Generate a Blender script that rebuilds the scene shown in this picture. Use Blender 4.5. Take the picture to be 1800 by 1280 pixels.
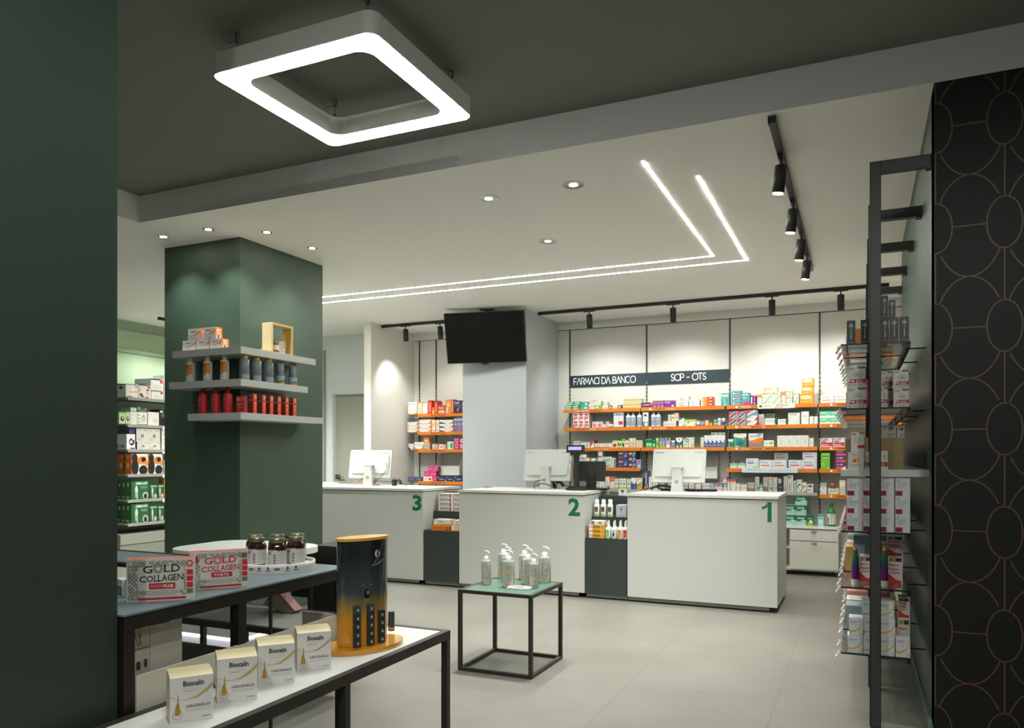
import bpy, math, random
from mathutils import Vector, Matrix
random.seed(7)
for _o in list(bpy.data.objects): bpy.data.objects.remove(_o)
S = bpy.context.scene
COL = S.collection
PI = math.pi

# ---------------------------------------------------------------- camera
H = 1.40; FPX = 1348.0; CU = 900.0; CV = 800.0
YAW = math.atan((1512 - 900) / FPX)
cam_d = bpy.data.cameras.new('camera'); cam = bpy.data.objects.new('camera', cam_d); COL.objects.link(cam)
cam_d.sensor_width = 36.0; cam_d.lens = FPX / 1800 * 36.0; cam_d.shift_y = 160.0 / 1800; cam_d.clip_start = 0.05
cam.location = (0, 0, H); cam.rotation_euler = (PI / 2, 0, YAW)
S.camera = cam

# ---------------------------------------------------------------- world, exposure
w = bpy.data.worlds.new('world'); S.world = w; w.use_nodes = True
w.node_tree.nodes['Background'].inputs[0].default_value = (0.8, 0.85, 0.8, 1)
w.node_tree.nodes['Background'].inputs[1].default_value = 0.02
vs = S.view_settings
vs.view_transform = 'Standard'; vs.look = 'None'; vs.gamma = 1.0; vs.use_curve_mapping = False
vs.exposure = 1.42

# light levels (used by the lamp builders)
WARM = (1.0, 0.992, 0.955); NEUT = (0.97, 1.0, 0.95)
P_TRACK = 20; P_TRACK_R = 38; P_COL = 17; P_DOWN = 62; P_LEFT = 20; P_FRONT = 50; P_BACK = 125
E_STRIP = 52; E_FRAME = 15; E_LENS = 40

# ---------------------------------------------------------------- pixel ray meets a real plane (1800x1280 frame)
_ca, _sa = math.cos(YAW), math.sin(YAW)
def ray(u, v):
    r = (u - CU) / FPX
    return (-_sa + r * _ca, _ca + r * _sa, (CV - v) / FPX)
def onY(u, v, Y):
    x, y, z = ray(u, v); t = Y / y; return Vector((x * t, Y, H + z * t))
def onX(u, v, X):
    x, y, z = ray(u, v); t = X / x; return Vector((X, y * t, H + z * t))
def onZ(u, v, Z):
    x, y, z = ray(u, v); t = (Z - H) / z; return Vector((x * t, y * t, Z))

# ---------------------------------------------------------------- materials
_M = {}
def lin(h):
    h = h.lstrip('#')
    if len(h) == 3: h = ''.join(c * 2 for c in h)
    o = []
    for i in (0, 2, 4):
        c = int(h[i:i + 2], 16) / 255
        o.append(c / 12.92 if c <= 0.04045 else ((c + 0.055) / 1.055) ** 2.4)
    return (*o, 1)
def mat(col, rough=0.5, metal=0.0, emit=0.0, trans=0.0, spec=0.5, noise=0.0, nscale=8.0, coat=0.0):
    key = (col, rough, metal, emit, trans, spec, noise, nscale, coat)
    if key in _M: return _M[key]
    m = bpy.data.materials.new('m_' + col.strip('#')); m.use_nodes = True
    nt = m.node_tree; b = nt.nodes['Principled BSDF']
    c = lin(col)
    b.inputs['Base Color'].default_value = c
    b.inputs['Roughness'].default_value = rough; b.inputs['Metallic'].default_value = metal
    b.inputs['Specular IOR Level'].default_value = spec
    if trans: b.inputs['Transmission Weight'].default_value = trans
    if coat: b.inputs['Coat Weight'].default_value = coat
    if emit:
        b.inputs['Emission Color'].default_value = c; b.inputs['Emission Strength'].default_value = emit
    if noise:
        tc = nt.nodes.new('ShaderNodeTexCoord'); nz = nt.nodes.new('ShaderNodeTexNoise')
        nz.inputs['Scale'].default_value = nscale; nz.inputs['Detail'].default_value = 5
        mx = nt.nodes.new('ShaderNodeMix'); mx.data_type = 'RGBA'
        nt.links.new(tc.outputs['Object'], nz.inputs['Vector']); nt.links.new(nz.outputs['Fac'], mx.inputs['Factor'])
        mx.inputs[6].default_value = tuple(max(0, x * (1 - noise)) for x in c[:3]) + (1,)
        mx.inputs[7].default_value = tuple(min(1, x * (1 + noise)) for x in c[:3]) + (1,)
        nt.links.new(mx.outputs[2], b.inputs['Base Color'])
    _M[key] = m
    return m

# ---------------------------------------------------------------- text outlines (font curve -> flat outline, bbox scaled to 0..1)
_T = {}
def text_geo(s, off=0.0):
    k = (s, off)
    if k in _T: return _T[k]
    cu = bpy.data.curves.new('t', 'FONT'); cu.body = s; cu.resolution_u = 2; cu.offset = off
    ob = bpy.data.objects.new('t', cu)
    me = ob.to_mesh()
    vs_ = [tuple(v.co[:2]) for v in me.vertices]; fs = [tuple(p.vertices) for p in me.polygons]
    ob.to_mesh_clear(); bpy.data.objects.remove(ob); bpy.data.curves.remove(cu)
    if vs_:
        x0 = min(v[0] for v in vs_); x1 = max(v[0] for v in vs_); y0 = min(v[1] for v in vs_); y1 = max(v[1] for v in vs_)
        vs_ = [((x - x0) / max(x1 - x0, 1e-6), (y - y0) / max(y1 - y0, 1e-6)) for x, y in vs_]
    _T[k] = (vs_, fs)
    return _T[k]

# ---------------------------------------------------------------- mesh builder
class G:
    def __init__(s): s.v = []; s.f = []; s.m = []; s.sm = []; s.mats = []
    def mi(s, m):
        if isinstance(m, str): m = mat(m)
        if m not in s.mats: s.mats.append(m)
        return s.mats.index(m)
    def add(s, vs_, fs, m, smooth=False, M=None):
        o = len(s.v); k = s.mi(m)
        for p in vs_:
            s.v.append(tuple(M @ Vector(p)) if M is not None else tuple(p))
        for f in fs: s.f.append(tuple(i + o for i in f)); s.m.append(k); s.sm.append(smooth)
        return s
    def box(s, x0, y0, z0, x1, y1, z1, m, M=None):
        if x0 > x1: x0, x1 = x1, x0
        if y0 > y1: y0, y1 = y1, y0
        if z0 > z1: z0, z1 = z1, z0
        vs_ = [(x0, y0, z0), (x1, y0, z0), (x1, y1, z0), (x0, y1, z0), (x0, y0, z1), (x1, y0, z1), (x1, y1, z1), (x0, y1, z1)]
        return s.add(vs_, [(3, 2, 1, 0), (4, 5, 6, 7), (0, 1, 5, 4), (1, 2, 6, 5), (2, 3, 7, 6), (3, 0, 4, 7)], m, M=M)
    def poly(s, pts, m, M=None): return s.add(pts, [tuple(range(len(pts)))], m, M=M)
    def prism(s, pts, z0, z1, m, M=None, smooth=False):      # pts counter-clockwise in xy
        n = len(pts)
        vs_ = [(x, y, z0) for x, y in pts] + [(x, y, z1) for x, y in pts]
        s.add(vs_, [tuple(range(n - 1, -1, -1)), tuple(range(n, 2 * n))], m, M=M)
        return s.add(vs_, [(i, (i + 1) % n, n + (i + 1) % n, n + i) for i in range(n)], m, smooth, M=M)
    def lathe(s, prof, m, n=20, c=(0, 0, 0), M=None, sx=1.0, sy=1.0, capb=True, capt=True, smooth=True):
        vs_ = []
        for r, z in prof:
            for i in range(n):
                a = 2 * PI * i / n; vs_.append((c[0] + r * sx * math.cos(a), c[1] + r * sy * math.sin(a), c[2] + z))
        fs = []
        for k in range(len(prof) - 1):
            for i in range(n):
                j = (i + 1) % n; fs.append((k * n + i, k * n + j, (k + 1) * n + j, (k + 1) * n + i))
        s.add(vs_, fs, m, smooth, M=M)
        if capb: s.add(vs_[:n], [tuple(range(n - 1, -1, -1))], m, M=M)
        if capt: s.add(vs_[-n:], [tuple(range(n))], m, M=M)
        return s
    def tube(s, pts, r, m, n=8, M=None):
        pts = [Vector(p) for p in pts]; vs_ = []
        for i, p in enumerate(pts):
            t = (pts[min(i + 1, len(pts) - 1)] - pts[max(i - 1, 0)]).normalized()
            a = t.cross(Vector((0, 0, 1)) if abs(t.z) < 0.9 else Vector((1, 0, 0))).normalized(); b = t.cross(a)
            for k in range(n):
                q = 2 * PI * k / n; vs_.append(tuple(p + a * r * math.cos(q) + b * r * math.sin(q)))
        fs = [(i * n + k, i * n + (k + 1) % n, (i + 1) * n + (k + 1) % n, (i + 1) * n + k) for i in range(len(pts) - 1) for k in range(n)]
        s.add(vs_, fs, m, True, M=M)
        s.add(vs_[:n], [tuple(range(n - 1, -1, -1))], m, M=M); return s.add(vs_[-n:], [tuple(range(n))], m, M=M)
    def text(s, x0, z0, x1, z1, y, txt, m, off=0.0, M=None):   # on a plane facing -Y
        vs_, fs = text_geo(txt, off)
        return s.add([(x0 + a * (x1 - x0), y, z0 + b * (z1 - z0)) for a, b in vs_], fs, m, M=M)
    def stroke(s, pts, wd, y, m, M=None, closed=False):        # flat ribbon on a plane facing -Y, pts = (x,z)
        P_ = [Vector(p) for p in pts]; P_ = [p for k, p in enumerate(P_) if k == 0 or (p - P_[k - 1]).length > 1e-7]; n = len(P_)
        if n < 2: return s
        s.sc = (getattr(s, 'sc', 0) + 1) % 8; y -= 0.00009 * s.sc      # crossing strokes never share a plane
        L_, R_ = [], []
        for i, p in enumerate(P_):
            a = (P_[i] - P_[i - 1]).normalized() if i > 0 else (P_[1] - P_[0]).normalized()
            b = (P_[i + 1] - P_[i]).normalized() if i < n - 1 else a
            na, nb = Vector((-a[1], a[0])), Vector((-b[1], b[0])); m_ = na + nb
            m_ = na if m_.length < 0.3 else m_.normalized()
            k = min(1.0 / max(m_.dot(na), 0.35), 2.2) * wd / 2
            e = Vector((0, 0))
            if i == 0: e = -b * wd * 0.2
            elif i == n - 1: e = a * wd * 0.2
            L_.append(p + m_ * k + e); R_.append(p - m_ * k + e)
        vs_ = [(q[0], y, q[1]) for q in R_] + [(q[0], y, q[1]) for q in L_]
        return s.add(vs_, [(i, i + 1, n + i + 1, n + i) for i in range(n - 1)], m, M=M)
    def mesh(s, name):
        me = bpy.data.meshes.new(name); me.from_pydata(s.v, [], s.f)
        for m in s.mats: me.materials.append(m)
        me.polygons.foreach_set('material_index', s.m); me.polygons.foreach_set('use_smooth', s.sm)
        me.update(); return me

def obj(name, g, parent=None, loc=None, rz=None):
    o = bpy.data.objects.new(name, g.mesh(name) if isinstance(g, G) else g); COL.objects.link(o)
    if loc is not None: o.location = loc
    if rz is not None: o.rotation_euler = (0, 0, rz)
    if parent is not None: o.parent = parent
    return o
def tag(o, label, cat, group=None):
    o['label'] = label; o['category'] = cat
    if group: o['group'] = group
    return o
def thing(name, label, cat, loc=(0, 0, 0), rz=0.0, group=None):
    o = bpy.data.objects.new(name, None); COL.objects.link(o); o.empty_display_size = 0.05
    o.location = loc; o.rotation_euler = (0, 0, rz)
    return tag(o, label, cat, group)
def struct(name, g, **k):
    o = obj(name, g, **k); o['kind'] = 'structure'; return o
def dup(root, loc, label, group=None, rz=None):
    r = root.copy(); COL.objects.link(r); r.location = loc; r['label'] = label
    if rz is not None: r.rotation_euler = (0, 0, rz)
    if group: r['group'] = group
    for ch in list(root.children):
        c = ch.copy(); COL.objects.link(c); c.parent = r
        for gch in ch.children:
            d = gch.copy(); COL.objects.link(d); d.parent = c
    return r
def rrect(x0, y0, x1, y1, r, n=6):
    pts = []
    for cx, cy, a0 in ((x1 - r, y0 + r, -PI / 2), (x1 - r, y1 - r, 0), (x0 + r, y1 - r, PI / 2), (x0 + r, y0 + r, PI)):
        for i in range(n + 1):
            a = a0 + PI / 2 * i / n; pts.append((cx + r * math.cos(a), cy + r * math.sin(a)))
    return pts
def spot(name, loc, target, power, cone=60, blend=0.7, size=0.03, col=WARM, parent=None):
    l = bpy.data.lights.new(name, 'SPOT'); l.energy = power; l.spot_size = math.radians(cone); l.spot_blend = blend
    l.shadow_soft_size = size; l.color = col
    o = bpy.data.objects.new(name, l); COL.objects.link(o); o.location = loc
    d = Vector(target) - Vector(loc); o.rotation_euler = d.to_track_quat('-Z', 'Y').to_euler()
    if parent is not None:
        o.parent = parent; o.matrix_parent_inverse = Matrix.Translation(-Vector(parent.location))
    return o
# ================================================================ THE ROOM
ZC = 3.212; ZU = 3.42; YB = 4.25; XU = -5.124; YW = 9.85; XR = 0.328
white = mat('#dfded8', 0.6); ceil_w = mat('#f0efe8', 0.8); blk = mat('#15140f', 0.45)
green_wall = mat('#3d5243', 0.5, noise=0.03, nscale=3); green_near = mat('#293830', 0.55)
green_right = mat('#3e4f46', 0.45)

def floor_mat():
    m = bpy.data.materials.new('porcelain_tiles'); m.use_nodes = True; nt = m.node_tree; b = nt.nodes['Principled BSDF']
    N = nt.nodes.new; L = nt.links.new
    tc = N('ShaderNodeTexCoord'); sp = N('ShaderNodeSeparateXYZ'); L(tc.outputs['Object'], sp.inputs[0])
    def joint(out, off):
        a = N('ShaderNodeMath'); a.operation = 'ADD'; a.inputs[1].default_value = off + 86; L(out, a.inputs[0])
        q = N('ShaderNodeMath'); q.operation = 'DIVIDE'; q.inputs[1].default_value = 0.86; L(a.outputs[0], q.inputs[0])
        f = N('ShaderNodeMath'); f.operation = 'FRACT'; L(q.outputs[0], f.inputs[0])
        c = N('ShaderNodeMath'); c.operation = 'LESS_THAN'; c.inputs[1].default_value = 0.0045; L(f.outputs[0], c.inputs[0])
        fl = N('ShaderNodeMath'); fl.operation = 'FLOOR'; L(q.outputs[0], fl.inputs[0])
        return c.outputs[0], fl.outputs[0]
    jx, fx = joint(sp.outputs[0], 2.158); jy, fy = joint(sp.outputs[1], -3.752)
    mx = N('ShaderNodeMath'); mx.operation = 'MAXIMUM'; L(jx, mx.inputs[0]); L(jy, mx.inputs[1])
    cb = N('ShaderNodeCombineXYZ'); L(fx, cb.inputs[0]); L(fy, cb.inputs[1])
    wn = N('ShaderNodeTexWhiteNoise'); wn.noise_dimensions = '3D'; L(cb.outputs[0], wn.inputs['Vector'])
    nz = N('ShaderNodeTexNoise'); nz.inputs['Scale'].default_value = 1.6; nz.inputs['Detail'].default_value = 7; nz.inputs['Roughness'].default_value = 0.62
    L(tc.outputs['Object'], nz.inputs['Vector'])
    rp = N('ShaderNodeValToRGB'); rp.color_ramp.elements[0].position = 0.3; rp.color_ramp.elements[1].position = 0.75
    rp.color_ramp.elements[0].color = lin('#6c6a63'); rp.color_ramp.elements[1].color = lin('#79776f'); L(nz.outputs['Fac'], rp.inputs[0])
    hv = N('ShaderNodeHueSaturation'); mr = N('ShaderNodeMapRange'); mr.inputs[3].default_value = 0.96; mr.inputs[4].default_value = 1.03
    L(wn.outputs['Value'], mr.inputs[0]); L(mr.outputs[0], hv.inputs['Value']); L(rp.outputs[0], hv.inputs['Color'])
    mm = N('ShaderNodeMix'); mm.data_type = 'RGBA'; L(mx.outputs[0], mm.inputs['Factor']); L(hv.outputs[0], mm.inputs[6])
    mm.inputs[7].default_value = lin('#5c5b54'); L(mm.outputs[2], b.inputs['Base Color'])
    b.inputs['Roughness'].default_value = 0.42; b.inputs['Specular IOR Level'].default_value = 0.35
    return m
X0r, X1r, Y0r, Y1r = -9.3, 3.0, -2.5, 11.2
struct('floor', G().box(X0r, Y0r, -0.1, X1r, Y1r, 0, floor_mat()))
# lower ceiling with the bulkhead step, upper ceiling of the recess
g = G()
g.box(X0r, YB, ZC, X1r, Y1r, ZU + 0.02, ceil_w); g.box(X0r, Y0r, ZC, XU, YB, ZU + 0.02, ceil_w)
struct('ceiling', g)
g = G().box(XU, Y0r, ZU, X1r, YB, ZU + 0.1, mat('#7d7f76', 0.8)); struct('ceiling_recess', g)
# bulkhead face: near-white, slightly cooler than the ceiling
g = G().box(XU - 0.004, YB - 0.004, ZC, X1r, YB, ZU, mat('#eef1ee', 0.75)); g.box(XU, Y0r, ZC, XU + 0.004, YB - 0.004, ZU, mat('#eef1ee', 0.75))
struct('trim_1', g)
# near green pillar on the left
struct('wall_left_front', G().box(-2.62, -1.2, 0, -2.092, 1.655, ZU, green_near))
# right green wall, the patterned wall beside it and the white stretch beyond
struct('wall_right', G().box(XR, YB + 0.001, 0, XR + 0.12, 7.454, ZC, green_right))
struct('wall_right_back', G().box(0.45, 7.454, 0, 0.6, YW, ZC, white))
def wallpaper():
    g = G(); y = YB; base = mat('#191b16', 0.55, spec=0.3); lc = mat('#5c4024', 0.5)
    g.box(XR, y, 0, X1r, y + 0.15, ZU, base)
    xc0 = onY(1644, 400, y).x; a = onY(1704, 400, y).x - xc0
    zc0 = onY(1764, 754, y).z; P = (onY(1764, 208, y).z - zc0) / 3.0
    srx, sry = a * 0.5, P * 0.25; e = 0.0012; wd = 0.0068; yy = y - e
    def arc(cx, cz, rx, ry, hide, n=64):
        pts = [(cx + rx * math.cos(2 * PI * i / n), cz + ry * math.sin(2 * PI * i / n)) for i in range(n)]
        for i in range(n):
            p, q = pts[i], pts[(i + 1) % n]
            if min(p[0], q[0]) < XR + 0.004 or max(p[0], q[0]) > X1r - 0.01 or max(p[1], q[1]) > ZU or min(p[1], q[1]) < 0: continue
            if hide and any(((p[0] - hx) / srx) ** 2 + ((p[1] - hz) / sry) ** 2 < 1 for hx, hz in hide): continue
            g.stroke([p, q], wd, yy, lc)
    for k in range(0, 12):
        cx = xc0 + a * k
        for j in range(-8, 10):
            cz = zc0 + P * j
            if cz < -P or cz > ZU + P: continue
            if k % 2 == 0:
                arc(cx, cz, srx, sry, None, 40)
                z0, z1 = max(cz + sry, 0), min(cz + P - sry, ZU)
                if z1 > z0 and cx > XR + 0.004: g.stroke([(cx, z0), (cx, z1)], wd, yy, lc)
            else:
                arc(cx, cz, a, P / 2, [(cx - a, cz), (cx + a, cz), (cx - a, cz + P), (cx + a, cz + P), (cx - a, cz - P), (cx + a, cz - P)])
                if 0 < cz < ZU: g.stroke([(cx - a + srx, cz), (cx + a - srx, cz)], wd, yy, lc)
    return g
struct('wall_patterned', wallpaper())
# back wall with soffit and flush panels
g = G()
g.box(-6.077, YW, 0, 0.45, YW + 0.12, 3.098, mat('#d6d5cc', 0.5)); g.box(-6.077, YW - 0.012, 3.108, 0.45, YW + 0.12, ZC, white)
g.box(-6.077, YW + 0.02, 3.098, 0.45, YW + 0.1, 3.108, blk)
struct('wall_back', g)
# pillar behind the screen and left pier
struct('wall_pier_middle', G().box(-4.66, 8.73, 0, -3.77, YW - 0.012, ZC, mat('#b2b8ba', 0.55)))
struct('wall_pier_left', G().box(-6.19, 8.73, 0, -6.077, YW, ZC, mat('#dcdad1', 0.55)))
# left back wall with door opening
YD = 9.5
p0 = onY(583, 692, YD); zt = p0.z; xd0 = p0.x; xd1 = -6.19
cool = mat('#d3d9d8', 0.6)
g = G(); g.box(X0r, YD, 0, xd0, YD + 0.15, ZC, cool); g.box(xd0, YD, zt, xd1, YD + 0.15, ZC, cool)
struct('wall_back_left', g)
d = struct('door_1', G().box(xd0, YD + 0.08, 0.004, xd1, YD + 0.12, zt, mat('#a3a497', 0.6)))
g = G(); hz = onY(595, 838, YD + 0.08).z; hx = onY(590, 838, YD + 0.08).x
g.box(hx - 0.03, YD + 0.066, hz - 0.03, hx + 0.09, YD + 0.079, hz + 0.03, mat('#55534a', 0.35, metal=0.7))
g.tube([(hx + 0.07, YD + 0.03, hz), (hx + 0.2, YD + 0.03, hz)], 0.009, mat('#9a978c', 0.3, metal=0.9)); g.tube([(hx + 0.07, YD + 0.07, hz), (hx + 0.07, YD + 0.03, hz)], 0.009, mat('#9a978c', 0.3, metal=0.9))
obj('door_handle', g, d)
g = G(); g.box(xd0 - 0.004, YD + 0.01, 0, xd0 + 0.02, YD + 0.08, zt, cool); g.box(xd0 + 0.02, YD + 0.01, zt - 0.02, xd1, YD + 0.08, zt + 0.004, cool); obj('door_frame', g, d)
g = G(); xt = onY(572, 700, YD).x; g.box(xt - 0.03, YD - 0.02, 0, xt + 0.01, YD - 0.002, 3.0, mat('#8a8c84', 0.6)); struct('trim_2', g)
# far left wall, unseen walls that close the room
struct('wall_left', G().box(X0r, -2.5, 0, X0r + 0.3, YD, ZC, mat('#9fb096', 0.6)))
struct('wall_front', G().box(X0r, Y0r - 0.1, 0, X1r, Y0r, ZU + 0.1, mat('#dddcd4', 0.7)))
struct('wall_side_right', G().box(X1r, Y0r, 0, X1r + 0.1, YB, ZU + 0.1, mat('#cfcfc6', 0.7)))
struct('baseboard_right', G().box(XR - 0.012, YB + 0.02, 0, XR - 0.0005, 7.44, 0.07, mat('#5d7165', 0.45)))

# green column with its lit plinth
CX0, CX1, CY0, CY1 = -5.555, -4.69, 4.865, 5.94
struct('column', G().box(CX0, CY0, 0, CX1, CY1, ZC, green_wall))
pc = onZ(420, 1124, 0.05)
t = thing('lit_plinth', 'low white plinth around the green column foot with light glowing underneath', 'plinth', (pc.x - 0.75, pc.y + 1.0, 0))
g = G().box(-1.2, -1.0, 0.05, 0.75, CY0 - pc.y - 1.003, 0.13, mat('#c9cbc6', 0.5)); obj('plinth_body', g, t)
g = G().box(-1.12, -0.92, 0.0, 0.67, CY0 - pc.y - 1.02, 0.04, mat('#f4f6ff', 0.5, emit=1.2)); obj('light_strip', g, t)

# ================================================================ LIGHT FIXTURES
def square_lamp(loc, label, group):
    t = thing('pendant_lamp', label, 'lamp', loc, 0, group)
    hw = 0.465; wd = 0.113; hb = 0.098
    def ring(o, i, z0, z1, m, caps=True):
        g = G(); n = len(o)
        vs_ = [(x, y, z0) for x, y in o] + [(x, y, z0) for x, y in i] + [(x, y, z1) for x, y in o] + [(x, y, z1) for x, y in i]
        fs = []
        for k in range(n):
            j = (k + 1) % n
            fs += [(k, j, 2 * n + j, 2 * n + k), (n + j, n + k, 3 * n + k, 3 * n + j), (j, k, n + k, n + j), (2 * n + k, 2 * n + j, 3 * n + j, 3 * n + k)]
        g.add(vs_, fs, m); return g
    o = rrect(-hw, -hw, hw, hw, 0.055, 8); i = rrect(-hw + wd, -hw + wd, hw - wd, hw - wd, 0.07, 8)
    obj('housing', ring(o, i, 0.0, hb, mat('#e2e5dd', 0.55)), t)
    o2 = rrect(-hw + 0.006, -hw + 0.006, hw - 0.006, hw - 0.006, 0.05, 8); i2 = rrect(-hw + wd - 0.006, -hw + wd - 0.006, hw - wd + 0.006, hw - wd + 0.006, 0.075, 8)
    obj('diffuser', ring(o2, i2, -0.003, 0.004, mat('#fbfff8', 0.5, emit=E_FRAME)), t)
    for sx, sy in ((-1, -1), (1, -1), (1, 1), (-1, 1)):
        x, y = sx * (hw - 0.09), sy * (hw - 0.09); mc = mat('#6b6b66', 0.3, metal=0.9)
        top = ZU - loc[2]
        g = G(); g.lathe([(0.011, hb), (0.011, hb + 0.025), (0.002, hb + 0.04), (0.002, top - 0.045), (0.009, top - 0.04), (0.013, top - 0.001)], mc, 10, (x, y, 0))
        g.tube([(x, y, top - 0.03), (x + 0.03 * sx, y - 0.03, top - 0.05), (x + 0.05 * sx, y - 0.06, top - 0.03), (x + 0.02 * sx, y - 0.08, top - 0.02)], 0.0015, blk, 5)
        obj('suspension_cable', g, t)
    return t
square_lamp((-2.345, 3.18, 3.20), 'square white ring lamp with glowing underside hung from the grey ceiling', None)

def downlight(loc, label, group, r, lit, target=None, power=P_DOWN, cone=80, rim='#e9e7dc'):
    t = thing('downlight', label, 'downlight', loc, 0, group)
    g = G(); g.lathe([(r, -0.004), (r, 0.0)], mat(rim, 0.4), 28, capt=False, capb=False)
    n = 28; vs_ = []
    for rr in (r, r * 0.86):
        vs_ += [(rr * math.cos(2 * PI * k / n), rr * math.sin(2 * PI * k / n), -0.004) for k in range(n)]
    g.add(vs_, [(k, n + k, n + (k + 1) % n, (k + 1) % n)[::-1] for k in range(n)], mat(rim, 0.4)); obj('rim', g, t)
    g = G(); g.lathe([(r * 0.86, -0.004), (r * 0.6, -0.0025), (r * 0.35, -0.0015)], mat('#b9b7ac', 0.15, metal=0.9), 28, capt=False, capb=False); obj('reflector', g, t)
    g = G(); rr = r * (0.62 if lit > 1 else 0.35)
    g.lathe([(0.0001, -0.0042), (rr, -0.0036)], mat('#fffbea', 0.5, emit=E_LENS if lit else 2.0), 20, capt=False, capb=False); obj('lens', g, t)
    if power: spot('lamp_light', Vector(loc) + Vector((0, 0, -0.012)), target or (loc[0], loc[1], 0), power, cone, 0.8, 0.04, parent=t)
    return t
for (u, v), lb, lit in (((859, 349), 'wide recessed ceiling downlight, left of the nearer pair, unlit look', 0), ((1008, 325), 'wide recessed ceiling downlight with bright glare, nearest the bulkhead', 1), ((963, 424), 'wide recessed ceiling downlight behind the other two, dim reflector', 0)):
    downlight(onZ(u, v, ZC), lb, 'wide recessed ceiling downlights', 0.082, lit, power=P_DOWN * (2 if lit else 1.2), cone=100)
for (u, v), lb, tg in (((287, 416), 'small round spotlight in the ceiling over the left end of the green column', (-5.25, CY0, 2.0)), ((366, 403), 'small round spotlight in the ceiling over the front face of the green column', (-4.8, CY0, 2.0)), ((469, 408), 'small round spotlight in the ceiling right of the green column corner', (CX1, 5.1, 2.0)), ((549, 436), 'small round spotlight in the ceiling over the far right edge of the green column', (CX1, 5.6, 2.0))):
    p = onZ(u, v, ZC); p2 = Vector(p)
    downlight(p2, lb, 'small ceiling spotlights around the green column', 0.042, 2, target=(tg[0] * .4 + p.x * .6, tg[1] * .4 + p.y * .6, 1.2), power=P_COL, cone=100, rim='#3a3a33')

# unseen fill spots added in the upper ceiling to brighten the foreground
for (x, y, lb, pw, tg) in ((-0.6, 0.9, 'added fill spot in the grey ceiling just in front of the camera', 1.0, (-1.9, 2.2, .6)), (0.9, 1.2, 'added fill spot in the grey ceiling to the right of the camera', 1.0, (.6, 3.6, 0)), (-0.9, -0.6, 'added fill spot in the grey ceiling behind the camera', 1.0, (-1.8, 2.0, .8)), (0.9, -0.6, 'added fill spot in the grey ceiling right and behind the camera', .8, (-1.5, 3.6, 0)), (-3.2, -0.6, 'added fill spot in the grey ceiling left of the near green pillar', .6, (-3.2, 0, 0)), (-4.2, 1.4, 'added fill spot in the grey ceiling beyond the near green pillar', .8, (-4.0, 2.6, .5))):
    downlight((x, y, ZU), lb, 'added fill spots in the grey ceiling', 0.06, 1, target=tg, power=P_FRONT * pw, cone=105)
for (x, y, lb) in ((-6.3, 6.6, 'added fill downlight in the white ceiling hidden behind the green column, nearest'), (-6.9, 7.6, 'added fill downlight in the white ceiling hidden behind the green column, farthest left'), (-6.05, 7.25, 'added fill downlight in the white ceiling hidden behind the green column, nearest the counters')):  # unseen downlights added behind the column to brighten the left side
    downlight((x, y, ZC), lb, 'wide recessed ceiling downlights', 0.082, 1, power=P_BACK, cone=130)
# LED lines let into the ceiling
def led_line(path, label):
    g = G(); hw = 0.009
    for (x0, y0), (x1, y1) in zip(path[:-1], path[1:]):
        g.box(min(x0, x1) - hw, min(y0, y1) - hw, ZC - 0.0016, max(x0, x1) + hw, max(y0, y1) + hw, ZC - 0.0005, mat('#fdfff6', 0.5, emit=E_STRIP))
    tag(obj('ceiling_light_line', g), label, 'light', 'glowing L-shaped lines in the ceiling')
led_line([(-1.22, 4.645), (-1.22, 7.112), (-7.2, 7.112)], 'inner L-shaped glowing light line recessed in the white ceiling, nearer the TV')
led_line([(-0.96, 5.04), (-0.96, 7.39), (-7.2, 7.39)], 'outer L-shaped glowing light line recessed in the white ceiling')

def track(p0, p1, label):
    t = thing('light_track', label, 'light track', ((p0[0] + p1[0]) / 2, (p0[1] + p1[1]) / 2, ZC - 0.0005))
    hw = 0.018; a = Vector((p0[0] - t.location.x, p0[1] - t.location.y)); b = Vector((p1[0] - t.location.x, p1[1] - t.location.y))
    g = G(); g.box(min(a.x, b.x) - hw, min(a.y, b.y) - hw, -0.036, max(a.x, b.x) + hw, max(a.y, b.y) + hw, 0, blk); obj('rail', g, t)
    g = G(); g.box(a.x - hw - .002, a.y - hw - .002, -0.038, a.x + hw + .002, a.y + hw + 0.002, 0, blk); obj('end_cap', g, t)
    return t
track((-0.43, 4.32), (-0.43, 7.93), 'black ceiling track running front to back with four lit spotlights')
track((-3.70, 9.0), (0.26, 9.0), 'long black ceiling track in front of the orange shelf wall')
track((-6.07, 9.0), (-5.0, 9.0), 'short black ceiling track over the alcove left of the TV')
tk_ = onZ(281, 560, ZC - .018); track((tk_.x, tk_.y), (tk_.x, 9.3), 'black ceiling track end just left of the green column')
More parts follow.
